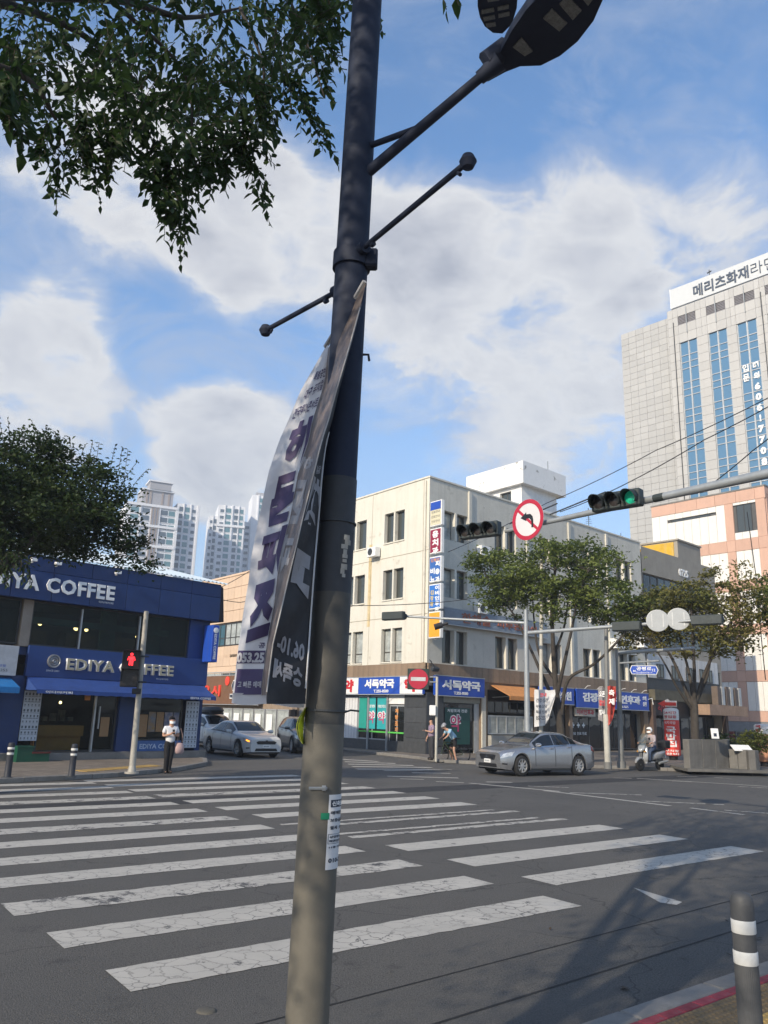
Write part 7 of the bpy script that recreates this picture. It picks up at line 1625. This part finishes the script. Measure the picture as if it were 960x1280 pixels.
# ================================================================== SCOOTER, faces local -y
sc_c = gnd(813, 963.5, .004); sang_ = math.atan2(sc_c.y, sc_c.x)-math.pi/2 - rad(38)
sc = thing('motor_scooter', 'silver delivery scooter with clear windshield waiting at the far kerb', 'scooter', sc_c, sang_)
SCP = paint('silver_scooter_paint', (.38,.39,.40), .3, .3)
for y in (-.62, .60):
    w = MB().lathe([(.12,-.05),(.20,-.06),(.235,-.035),(.245,0),(.235,.035),(.20,.06),(.12,.05)], 22, T((0, y, .245)) @ RY(rad(90))).build('wheel', MT['tyre'], sc, smooth=50); MB().lathe([(.13,-.03),(.13,.03),(.03,.05),(.0001,.05)], 16, T((0, y, .245)) @ RY(rad(90))).build('rim', MT['rim'], w)
def loft(name, secs, m_, parent, n=16):
    """secs: (y, zc, halfwidth, halfheight)"""
    rows = [[(w*math.copysign(abs(math.cos(a))**.7, math.cos(a)), y, z+h*math.copysign(abs(math.sin(a))**.7, math.sin(a))) for a in (2*math.pi*k/n for k in range(n))] for y, z, w, h in secs]
    m = MB(); m.grid(rows, closed=True)
    for r in (rows[0], rows[-1]): m.add(r, [tuple(range(n))])
    return m.build(name, m_, parent, smooth=55)
loft('rear_body', [(.05,.50,.13,.10),(.18,.56,.17,.16),(.45,.60,.19,.17),(.75,.68,.15,.12),(.90,.73,.09,.07)], SCP, sc)
loft('seat', [(-.02,.74,.11,.03),(.10,.77,.15,.05),(.45,.79,.16,.055),(.70,.84,.14,.05)], MT['black'], sc)
MB().cbox(-.17, .17, -.42, .12, .27, .36, .03).build('floorboard', SCP, sc)
m = MB(); rows = [[(x*wd, y-.10*math.cos(x*1.4)+.10, z) for x in (-1,-.7,-.35,0,.35,.7,1)] for y, z, wd in ((-.44,.30,.18),(-.46,.50,.22),(-.45,.70,.23),(-.42,.88,.19),(-.40,.98,.12))]; m.grid(rows); sh_ = m.build('leg_shield', SCP, sc, smooth=60, fix=False); md_ = sh_.modifiers.new('thickness', 'SOLIDIFY'); md_.thickness = .05
loft('front_fender', [(-.86,.36,.05,.05),(-.74,.47,.08,.05),(-.58,.50,.08,.05),(-.45,.44,.06,.05)], SCP, sc)
MB().cyl((.0,-.62,.245),(.0,-.47,.70),.05, n=8).cyl((0,-.47,.70),(0,-.38,1.02),.035, n=8).build('fork', MT['dark_steel'], sc)
loft('headlight_cowl', [(-.58,.80,.10,.08),(-.50,.86,.17,.11),(-.38,.95,.13,.10),(-.30,1.0,.07,.05)], SCP, sc); MB().lathe([(.085,0),(.07,.03),(.0001,.04)], 16, T((0,-.565,.80)) @ RX(rad(70)) @ Matrix.Diagonal((1.3,.8,1,1))).build('headlight', HEADL, sc, smooth=60)
MB().tube([(-.34,-.24,1.05),(-.22,-.33,1.06),(0,-.38,1.02),(.22,-.33,1.06),(.34,-.24,1.05)], .016, 8).build('handlebar', MT['black'], sc)
for x in (-1, 1):
    MB().tube([(x*.22,-.33,1.06),(x*.30,-.38,1.20)], .006, 5).lathe([(.0001,-.008),(.055,0),(.0001,.008)], 14, T((x*.32,-.38,1.24)) @ RX(rad(90))).build('mirror', MT['black'], sc); MB().cbox(-.04,.04,-.03,.03,-.03,.03,.01,T((x*.17,-.50,.74))).build('indicator', AMBER if False else mat('clear_amber', (.5,.25,.06), .3), sc)
rows = [[(x*wd, y+.08*(1-math.cos(x*1.3)), z) for x in (-1,-.6,-.2,.2,.6,1)] for y, z, wd in ((-.50,.98,.16),(-.46,1.15,.21),(-.38,1.32,.20),(-.30,1.43,.12))]; MB().grid(rows).build('windshield', glass_mat('scooter_windshield', (.10,.12,.13), .06, clear=.45), sc, smooth=60, fix=False)
tb_ = thing('delivery_box', 'black top box on the rear rack of the silver scooter', 'box', sc_c, sang_); MB().cbox(-.20, .20, .74, 1.10, .86, 1.18, .03).build('box', MT['black'], tb_); MB().cbox(-.205, .205, .735, 1.105, 1.10, 1.13, .006).build('lid_seam', MT['dark_steel'], tb_)
MB().box(-.12,.12,.62,1.02,.80,.845).build('rack', MT['dark_steel'], sc); MB().cyl((.17,.35,.30),(.20,.85,.38),.05, n=10).build('exhaust', MT['steel'], sc); MB().cbox(-.09,.09,.86,.92,.5,.62,.01).build('number_plate', MT['sign_white'], sc); MB().box(-.16,.16,.25,.62,.33,.50).build('engine', MT['dark_steel'], sc)
J = dict(pelvis=(0,.22,.90), waist=(0,.20,1.04), chest=(0,.12,1.26), neck=(0,.08,1.42), jaw=(0,.045,1.49), skull=(0,.05,1.57), hipL=(.10,.18,.87), hipR=(-.10,.18,.87), kneeL=(.17,-.22,.74), kneeR=(-.17,-.22,.74), ankleL=(.14,-.20,.40), ankleR=(-.30,-.14,.09), toeL=(.14,-.34,.385), toeR=(-.32,-.28,.04),
  shoL=(.19,.10,1.34), shoR=(-.19,.10,1.34), elbL=(.29,-.02,1.14), elbR=(-.29,-.02,1.14), wriL=(.29,-.19,1.08), wriR=(-.29,-.19,1.08), palmL=(.285,-.26,1.07), palmR=(-.285,-.26,1.07), face=(0,-1,-.05))
J['kneeR'] = (-.22, -.18, .55)
P4, H4 = person('scooter rider in a white helmet, pale jacket and jeans with a face mask', sc_c, sang_, J, JACK, JEAN, MT['black'], height=1.0, short_sleeve=False, mask=True); helmet(P4, H4, mat('white_helmet', (.75,.75,.75), .3), full=True)
# ================================================================== TREES
def leaves_mesh(name, C_, A_, N_, ln, wd, m_, fold=.25):
    """C_ centres, A_ axes, N_ normals as arrays; each leaf a folded rhomb of two triangles pairs"""
    n = len(C_); A_ = A_/np.linalg.norm(A_, axis=1, keepdims=True); B_ = np.cross(A_, N_); B_ /= np.maximum(np.linalg.norm(B_, axis=1, keepdims=True), 1e-6); N2 = np.cross(B_, A_)
    ln = np.asarray(ln).reshape(-1, 1)*np.ones((n, 1)); wd = np.asarray(wd).reshape(-1, 1)*np.ones((n, 1))
    P = np.empty((n, 6, 3)); P[:, 0] = C_-A_*ln*.5; P[:, 1] = C_+B_*wd*.5+N2*wd*fold-A_*ln*.16; P[:, 2] = C_+B_*wd*.30+N2*wd*fold*.5+A_*ln*.2; P[:, 3] = C_+A_*ln*.5-N2*wd*.12; P[:, 4] = C_-B_*wd*.30+N2*wd*fold*.5+A_*ln*.2; P[:, 5] = C_-B_*wd*.5+N2*wd*fold-A_*ln*.16
    me = D.meshes.new(name); me.vertices.add(n*6); me.vertices.foreach_set('co', P.ravel()); me.loops.add(n*8); me.polygons.add(n*2)
    idx = (np.arange(n)*6)[:, None] + np.array([0, 1, 2, 3, 0, 3, 4, 5])[None]; me.loops.foreach_set('vertex_index', idx.ravel().astype(np.int32)); me.polygons.foreach_set('loop_start', (np.arange(n*2)*4).astype(np.int32)); me.update(calc_edges=True); me.materials.append(m_); return me
rng = np.random.default_rng(11)
def crown_points(ells, nclump, per, csize, origin, flat=.45, shell=.35):
    """leaf centres in clumps spread through ellipsoids (centre, radii); returns centres and clump centres"""
    vol = np.array([e[1][0]*e[1][1]*e[1][2] for e in ells]); pr_ = vol**.8/np.sum(vol**.8); cl = []
    for _ in range(nclump):
        c, r = ells[rng.choice(len(ells), p=pr_)]; d = rng.normal(size=3); d /= np.linalg.norm(d); q = (shell+(1-shell)*rng.random())**.6; cl.append(np.array(c)+d*np.array(r)*q)
    cl = np.array(cl); sz = csize*(.6+.8*rng.random(nclump))
    off = rng.normal(size=(nclump, per, 3))*np.array([1, 1, flat])*sz[:, None, None]*.55
    # clumps droop outward like fans
    pts = (cl[:, None, :]+off).reshape(-1, 3); return pts, cl
def foliage(name, pts, parent, m_, ln, wd, origin, droop=.25):
    n = len(pts); A_ = rng.normal(size=(n, 3))*np.array([1, 1, .45]); A_[:, 2] -= droop; N_ = rng.normal(size=(n, 3))*.55; N_[:, 2] += 1.0
    me = leaves_mesh(name, pts-np.array(origin), A_, N_, ln*(.7+.6*rng.random(n)), wd*(.7+.6*rng.random(n)), m_); return props(link(name, me, parent), kind='stuff')
def limb_tubes(mb, limbs, origin):
    o = Vector(origin)
    for pts, r0, r1 in limbs:
        P = [Vector(p)-o for p in pts]; Q = []
        # catmull smoothing
        for i in range(len(P)-1):
            a, b, c, d = P[max(i-1, 0)], P[i], P[i+1], P[min(i+2, len(P)-1)]
            for k in range(5):
                t = k/5; Q.append(.5*((2*b)+(-a+c)*t+(2*a-5*b+4*c-d)*t*t+(-a+3*b-3*c+d)*t**3))
        Q.append(P[-1]); n = len(Q); mb.tube(Q, [r0+(r1-r0)*(i/(n-1))**.8 for i in range(n)], 8)
def twigs(mb, limbs, cl, origin, r=.02, maxn=160):
    nodes = np.array([p for pts, a, b in limbs for p in [Vector(pts[i]).lerp(Vector(pts[i+1]), t) for i in range(max(0, len(pts)//2-1), len(pts)-1) for t in (0, .33, .66)]+[pts[-1]]]); o = np.array(origin)
    for c in cl[rng.permutation(len(cl))[:maxn]]:
        d = np.linalg.norm(nodes-c, axis=1)+np.maximum(0, nodes[:, 2]-c[2])*.7; a = nodes[int(np.argmin(d))]; m = (a+c)/2+np.array([0, 0, .12*np.linalg.norm(c-a)]); mb.tube([a-o, m-o, c-o], [r, r*.6, r*.3], 4, cap=False)
def tree(name, label, base, limbs, ells, m_leaf, nclump, per, csize, ln, wd, group, twig=.018, flat=.45, shell=.35, ntw=160):
    t = thing(name, label, 'tree', base, 0, group); mb = MB(); limb_tubes(mb, limbs, base); pts, cl = crown_points(ells, nclump, per, csize, base, flat, shell); twigs(mb, limbs, cl, base, twig, ntw)
    mb.build('trunk', MT['bark'], t, smooth=60, fix=False); foliage('crown', pts, t, m_leaf, ln, wd, base); return t
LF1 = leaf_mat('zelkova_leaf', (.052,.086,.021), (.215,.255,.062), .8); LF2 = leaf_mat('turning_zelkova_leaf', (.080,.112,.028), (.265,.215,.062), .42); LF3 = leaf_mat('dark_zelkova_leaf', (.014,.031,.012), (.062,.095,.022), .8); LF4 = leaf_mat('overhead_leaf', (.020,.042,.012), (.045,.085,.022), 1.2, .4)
def px_ell(D_, lst): 
    out = []
    for x, y, rx, ry, dd in lst:
        c = far(x, y, D_+dd); s = (c-CAMPOS).length/FPX; out.append(((c.x, c.y, c.z), (rx*s, rx*s*.9, ry*s)))
    return out
def fp(x, y, d): p = far(x, y, d); return (p.x, p.y, p.z)
# street tree behind the silver sedan
D1 = 36.6; b1 = gnd(701, 955, .12); D1 = b1.xy.length
limbs = [([tuple(b1), fp(701, 915, D1), fp(697, 880, D1), fp(694, 850, D1), fp(691, 800, D1), fp(690, 740, D1), fp(697, 700, D1)], .20, .05), ([fp(699, 905, D1), fp(689, 870, D1+.3), fp(676, 840, D1+.4), fp(658, 800, D1+.4), fp(640, 765, D1+.5), fp(615, 735, D1+.6)], .11, .03),
  ([fp(696, 870, D1), fp(705, 830, D1-.5), fp(715, 785, D1-.8), fp(722, 750, D1-.9), fp(735, 715, D1-1)], .10, .03), ([fp(702, 893, D1), fp(710, 850, D1-.2), fp(741, 831, D1-.4), fp(768, 806, D1-.5), fp(786, 780, D1-.5), fp(780, 745, D1-.6)], .09, .03),
  ([fp(694, 850, D1), fp(675, 820, D1+.8), fp(668, 780, D1+1.2), fp(665, 730, D1+1.4)], .08, .025), ([fp(692, 820, D1), fp(706, 780, D1+.8), fp(712, 730, D1+1.2)], .07, .025)]
el = px_ell(D1, [(632,718,50,40,.5),(655,742,42,32,.2),(690,715,60,42,0),(735,712,46,36,-.5),(752,748,48,34,-.6),(705,752,46,30,-.2),(700,688,38,20,0),(770,772,26,22,-.5),(612,705,26,22,.6),(740,688,26,18,-.3),(625,748,24,20,.4)])
tree('street_tree', 'leafy green street tree spreading above the roof of the silver sedan', b1, limbs, el, LF1, 250, 58, .52, .17, .095, 'street trees along the pharmacy pavement')
b2 = gnd(870, 962, .12); D2 = b2.xy.length
limbs = [([tuple(b2), fp(869, 925, D2), fp(868, 890, D2), fp(867, 870, D2)], .19, .15), ([fp(868, 892, D2), fp(856, 860, D2), fp(841, 825, D2+.2), fp(822, 795, D2+.3), fp(800, 765, D2+.4)], .10, .03), ([fp(867, 880, D2), fp(862, 845, D2+.5), fp(852, 805, D2+.8), fp(842, 765, D2+1)], .09, .025),
  ([fp(868, 880, D2), fp(868, 840, D2-.4), fp(866, 800, D2-.6), fp(864, 755, D2-.8)], .10, .03), ([fp(868, 885, D2), fp(878, 850, D2), fp(893, 815, D2-.2), fp(915, 775, D2-.4), fp(930, 750, D2-.5)], .10, .03), ([fp(869, 880, D2), fp(884, 845, D2+.6), fp(890, 800, D2+1), fp(893, 760, D2+1)], .08, .025), ([fp(868, 890, D2), fp(848, 862, D2-.5), fp(830, 828, D2-.9), fp(812, 800, D2-1)], .07, .02)]
el = px_ell(D2, [(790,770,42,22,.4),(830,768,48,26,.5),(805,795,36,20,.2),(855,795,44,26,0),(890,775,46,36,-.3),(925,755,32,28,-.5),(880,742,44,20,0),(905,800,36,24,-.2),(835,748,44,18,.4),(910,722,26,16,-.2),(770,790,20,16,.5)])
tree('street_tree', 'street tree with browning leaves and a fan of bare limbs beside the stone planter', b2, limbs, el, LF2, 200, 54, .48, .16, .09, 'street trees along the pharmacy pavement', flat=.4)
b3 = gnd(995, 968, .12); D3 = b3.xy.length
limbs = [([tuple(b3), fp(995, 900, D3), fp(990, 850, D3), fp(980, 790, D3)], .2, .06), ([fp(994, 880, D3), fp(975, 820, D3), fp(955, 770, D3)], .09, .03), ([fp(994, 870, D3), fp(1010, 800, D3), fp(1020, 740, D3)], .09, .03)]
el = px_ell(D3, [(965,770,22,26,0),(985,750,34,34,0),(1020,760,45,40,0),(955,735,14,12,-.3)])
tree('street_tree', 'street tree mostly beyond the right picture edge, its green twigs against the pink block', b3, limbs, el, LF1, 120, 60, .55, .16, .095, 'street trees along the pharmacy pavement')
# big dark tree at the left
D4 = 22.5; b4 = gnd(-75, 988, .12); D4 = b4.xy.length
limbs = [([tuple(b4), fp(-74, 930, D4), fp(-70, 860, D4), fp(-66, 790, D4), fp(-60, 740, D4)], .24, .17), ([fp(-66, 800, D4), fp(-40, 752, D4-.2), fp(5, 707, D4-.3), fp(32, 682, D4-.3), fp(60, 655, D4-.2), fp(100, 622, D4)], .12, .03), ([fp(-62, 760, D4), fp(-35, 700, D4+.6), fp(0, 640, D4+1), fp(40, 590, D4+1.2)], .11, .03), ([fp(-60, 745, D4), fp(-65, 680, D4), fp(-60, 600, D4), fp(-40, 550, D4)], .13, .03),
  ([fp(-64, 770, D4), fp(-110, 700, D4), fp(-140, 620, D4)], .11, .03), ([fp(-20, 730, D4-.3), fp(30, 695, D4+.7), fp(80, 668, D4+1.2), fp(140, 650, D4+1.2)], .07, .02)]
el = px_ell(D4, [(20,600,62,42,.6),(85,612,62,42,.2),(130,632,38,36,.3),(60,640,74,30,-.3),(0,645,54,48,0),(140,668,30,26,.3),(-60,610,75,62,0),(-120,650,60,50,0),(40,560,44,20,.5),(-50,700,40,30,-.3),(105,655,46,26,.2),(-10,680,34,24,-.4),(60,672,40,14,.3),(168,688,16,16,.3),(125,684,46,16,.6),(172,706,18,12,.6),(70,690,40,10,.6)])
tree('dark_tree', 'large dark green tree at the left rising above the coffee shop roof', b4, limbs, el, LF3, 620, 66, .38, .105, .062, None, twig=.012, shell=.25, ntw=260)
# loose sprays on top of it and hanging before the sign letters
def sprays(name, parent, m_, specs, origin, ln, wd, gap, seed, stem=.003, stem_mat=None):
    """specs: (start, end, sag); alternate leaves along a thin twig. Returns leaf centres for single leaves"""
    r = np.random.default_rng(seed); C_, A_, N_ = [], [], []; mb = MB(); o = Vector(origin)
    for s, e, sag in specs:
        s, e = Vector(s), Vector(e); L_ = (e-s).length; n = max(3, int(L_/gap)); pts = []
        for k in range(n+1): t = k/n; pts.append(s.lerp(e, t)+Vector((0, 0, sag*4*t*(1-t))))
        mb.tube([p-o for p in pts[::max(1, n//6)]]+([pts[-1]-o] if n % max(1, n//6) else []), stem, 4, cap=False)
        for k in range(n+1):
            d = (pts[min(k+1, n)]-pts[max(k-1, 0)]).normalized(); sd = d.cross(Vector((0, 0, 1))); sd = sd.normalized() if sd.length > .05 else Vector((1, 0, 0)); q = 1 if k % 2 else -1
            ax = d*.55+sd*q*.75+Vector(r.normal(size=3)*.22)+Vector((0, 0, -.35)); l = 1-.45*k/n
            C_.append(pts[k]+ax.normalized()*ln*.5); A_.append(ax); N_.append(Vector(r.normal(size=3)*.5)+Vector((0, 0, 1)))
    if stem_mat: props(mb.build('twig', stem_mat, parent, fix=False), kind='stuff')
    return np.array([tuple(c) for c in C_]), np.array([tuple(a) for a in A_]), np.array([tuple(n_) for n_ in N_])
td = [o for o in D.objects if o.name.startswith('dark_tree')][0]
sp_ = []
for x0, y0, x1, y1 in ((5,560,-2,522),(12,560,10,525),(50,560,39,525),(58,560,57,533),(66,562,70,541),(90,572,86,548),(100,575,107,556),(120,580,124,553),(138,585,144,558),(155,600,160,562),(150,610,172,577),(165,610,186,586),(148,590,153,560),(30,560,26,536),(110,580,116,552)): sp_.append((fp(x0, y0, D4), fp(x1, y1, D4), .05))
r5 = np.random.default_rng(3)
for k in range(34):
    x = r5.uniform(-30, 36); y = r5.uniform(690, 708); sp_.append((fp(x, y, D4-1.2), fp(x+r5.uniform(-10, 12), y+r5.uniform(10, 30), D4-1.3), .03))
C_, A_, N_ = sprays('twig', td, LF3, sp_, b4, .11, .06, .06, 4, .006, MT['bark'])
props(link('loose_sprays', leaves_mesh('loose_sprays', C_-np.array(b4), A_, N_, .11, .055, LF3), td), kind='stuff')
# overhead tree near the camera
b5 = Vector((-2.35, 1.0, .045)); ot = thing('overhanging_tree', 'near tree whose leafy sprays hang into the top left of the picture', 'tree', b5)
limbs = [([tuple(b5), (-2.38, 1.02, 1.2), (-2.42, 1.08, 2.3), (-2.45, 1.1, 3.0)], .17, .13), ([(-2.44, 1.1, 2.8), (-2.4, 1.8, 3.9), (-2.0, 2.9, 4.9), fp(150, 0, 4.8), fp(230, 22, 5.1), fp(300, 10, 5.4)], .07, .008), ([(-2.45, 1.1, 3.0), (-2.7, 1.9, 4.2), (-2.6, 3.2, 5.3), fp(80, 30, 5.4), fp(180, 110, 5.6)], .08, .012),
  ([(-2.45, 1.1, 2.9), (-2.0, 1.2, 4.3), (-1.4, 2.2, 5.6), fp(330, -70, 4.9), fp(430, -50, 5.0)], .08, .012), ([(-2.45, 1.1, 3.0), (-2.9, 1.4, 4.6), (-3.3, 2.5, 6.2), (-2.6, 4.2, 7.2)], .09, .02), ([(-2.45, 1.1, 2.8), (-2.7, .3, 4.2), (-2.6, -.6, 6.0)], .08, .02), ([(-2.6, 1.9, 3.9), (-2.3, 2.9, 4.6), fp(20, 90, 4.0), fp(70, 150, 4.2)], .04, .008),
  ([fp(150, 10, 4.8), fp(230, 90, 4.9), fp(240, 170, 5.0)], .018, .006), ([fp(300, 10, 5.4), fp(330, 90, 5.2), fp(310, 170, 5.1)], .016, .005), ([fp(330, -70, 4.9), fp(375, 30, 5.0), fp(405, 120, 5.0)], .014, .005)]
mb = MB(); limb_tubes(mb, limbs, b5); mb.build('trunk', MT['bark'], ot, smooth=60, fix=False)
BX = [-80, 0, 60, 120, 160, 200, 240, 275, 310, 340, 370, 400, 435]; BYY = [132, 128, 150, 166, 166, 190, 205, 178, 160, 138, 112, 68, 28]
sp_ = []; r6 = np.random.default_rng(21)
# hand-placed hanging tips
HANG = ((75,170,70,266,4.6),(95,165,126,256,4.7),(60,185,45,208,4.4),(20,110,28,196,3.6),(5,120,12,165,3.4),(205,200,216,290,4.8),(222,190,226,330,4.8),(232,200,230,318,4.9),(300,150,337,281,5.0),(295,165,318,232,5.0),(270,170,262,250,5.0),(255,180,258,226,5.0),(350,110,424,205,5.1),(345,95,400,150,5.1),(385,60,418,130,5.1),(185,180,180,240,4.8),(165,170,155,215,4.8),(240,195,248,240,4.9),(320,130,333,200,5.0),(380,20,430,92,4.6),(395,-20,430,60,4.4),(372,-30,412,38,4.3),(110,170,100,232,4.6),(130,175,136,240,4.6),(285,175,282,240,5.0),(308,160,300,215,5.0),(200,190,196,262,4.8),(212,200,205,300,4.8),(150,170,140,200,4.7),(330,120,345,175,5.1))
HANG = [(x0, y0-(34 if x0 < 200 else 18), x1, y1, d_) for x0, y0, x1, y1, d_ in HANG]
for x0, y0, x1, y1, d_ in HANG:
    sp_.append((fp(x0, y0, d_), fp(x1, y1, d_), .03))
for x0, y0, x1, y1, d_ in list(HANG):
    L_ = math.hypot(x1-x0, y1-y0); ux, uy = (x1-x0)/L_, (y1-y0)/L_
    for t in (.05, .2, .35, .5, .62, .74):
        for q in (-1, 1):
            l = (1-t)*L_*r6.uniform(.22, .42); a = r6.uniform(.4, .9)*q; bx, by = x0+(x1-x0)*t, y0+(y1-y0)*t; dx, dy = ux*math.cos(a)-uy*math.sin(a), ux*math.sin(a)+uy*math.cos(a)
            sp_.append((fp(bx, by, d_), fp(bx+dx*l, by+dy*l+l*.2, d_+r6.normal()*.12), .01))
for k in range(410):
    x = r6.uniform(-90, 425); yb = float(np.interp(x, BX, BYY)); y1 = yb-abs(r6.normal())*48-2 if k % 5 < 2 else r6.uniform(-70, max(-60, yb-8))
    if x > 395: y1 -= 12
    d_ = r6.uniform(3.9, 6.4); L_ = r6.uniform(45, 95); a = r6.normal()*.9+(.35 if x > 250 else -.1)
    sp_.append((fp(x-math.sin(a)*L_, y1-abs(math.cos(a))*L_, d_+r6.normal()*.25), fp(x, y1, d_), r6.uniform(0, .05)))
for x0, y0, x1, y1, d_ in ((545,-30,558,12,2.9),(560,-30,574,8,2.9),(475,20,478,42,4.9)): sp_.append((fp(x0, y0, d_), fp(x1, y1, d_), .0))
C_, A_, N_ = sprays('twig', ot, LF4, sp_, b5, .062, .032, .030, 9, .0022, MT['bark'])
sz = .068*(.55+.85*r6.random(len(C_)))
# the lowest hanging leaves are single parts, the mass above stays one
proj = np.array([(CY-FPX*((Vector(c)-CAMPOS).dot(_U))/((Vector(c)-CAMPOS).dot(_F)), CX+FPX*((Vector(c)-CAMPOS).dot(_R))/((Vector(c)-CAMPOS).dot(_F))) for c in C_])
edge = np.array([y-np.interp(x, BX, BYY) for y, x in proj]); vis = (proj[:, 1] > 0) & (proj[:, 0] > 0) & (proj[:, 1] < 960); order = np.argsort(-np.where(vis, edge, -1e9))[:300]; single = np.zeros(len(C_), bool); single[order] = True
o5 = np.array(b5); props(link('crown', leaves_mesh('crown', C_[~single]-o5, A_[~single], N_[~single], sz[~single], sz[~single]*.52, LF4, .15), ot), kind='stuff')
lm = leaves_mesh('leaf', np.zeros((1, 3)), np.array([[0., 1, 0]]), np.array([[0., 0, 1]]), 1.0, .52, LF4, .15)
for i in order:
    a = Vector(A_[i]).normalized(); b = a.cross(Vector(N_[i])).normalized(); n_ = b.cross(a); s = sz[i]; c = Vector(C_[i])-b5
    link('leaf', lm, ot, Matrix(((b.x*s, a.x*s, n_.x*s, c.x), (b.y*s, a.y*s, n_.y*s, c.y), (b.z*s, a.z*s, n_.z*s, c.z), (0, 0, 0, 1))))
# rest of its crown, above and behind the picture, which shades the near road
pts, cl = crown_points([((-2.4, 2.4, 7.8), (2.0, 1.8, 1.4)), ((-.8, 0, 6.9), (2.0, 1.8, 1.5)), ((-2.9, -.2, 5.3), (1.25, 1.25, 2.0)), ((-2.9, -.2, 5.0), (1.2, 1.2, 2.2)), ((-2.8, -.2, 8.2), (1.3, 1.3, 1.6)), ((-3.2, -1.9, 5.6), (1.5, 1.5, 1.5)), ((1.2, -.4, 6.6), (1.9, 1.7, 1.5))], 560, 46, .45, b5, .6, .2)
P_ = [(Vector(p)-CAMPOS) for p in pts]; keep = np.array([not (v.dot(_F) > .3 and -560 < FPX*v.dot(_R)/v.dot(_F) < 600 and FPX*v.dot(_U)/v.dot(_F) < 660) for v in P_])
foliage('upper_crown', pts[keep], ot, LF4, .075, .04, b5)
# shrubs behind the planter
for k, (x, y, d_, r, lab) in enumerate(((906, 926, 38.5, .55, 'small dark shrub behind the low part of the stone planter'), (944, 924, 38.0, .6, 'bright yellow green shrub between the planter and the orange tube'))):
    b = gnd(x, 955, .12); b = far(x, 955, d_); b.z = .12; c = far(x, y, d_); t = thing('shrub', lab, 'shrub', b); pts, cl = crown_points([((c.x, c.y, c.z-.1), (r, r*.8, r*.7))], 40, 40, .35, b); foliage('foliage', pts, t, LF3 if k == 0 else leaf_mat('bright_shrub_leaf', (.05,.075,.02), (.16,.17,.03), 1.5), .13, .06, b)
    mb = MB()
    for q in range(5): mb.tube([(0, 0, 0), (.15*math.cos(q*1.3), .1*math.sin(q*1.3), .6), (.4*math.cos(q*1.3), .3*math.sin(q*1.3), c.z-.2)], [.025, .02, .01], 5)
    mb.build('stem', MT['bark'], t, fix=False)
# ================================================================== AIR
hz_ = MB().box(-420, 420, -120, 420, -1.0, 112).build('haze', [], None); props(hz_, kind='stuff')
hm_ = D.materials.new('haze_air'); hm_.use_nodes = True; nt = hm_.node_tree; nt.nodes.clear()
ho = nt.nodes.new('ShaderNodeOutputMaterial'); hv_ = nt.nodes.new('ShaderNodeVolumePrincipled'); hv_.inputs['Density'].default_value = 0.0009; hv_.inputs['Color'].default_value = (.90, .94, 1.0, 1); hv_.inputs['Anisotropy'].default_value = 0.2
nt.links.new(hv_.outputs[0], ho.inputs['Volume']); hz_.data.materials.append(hm_)
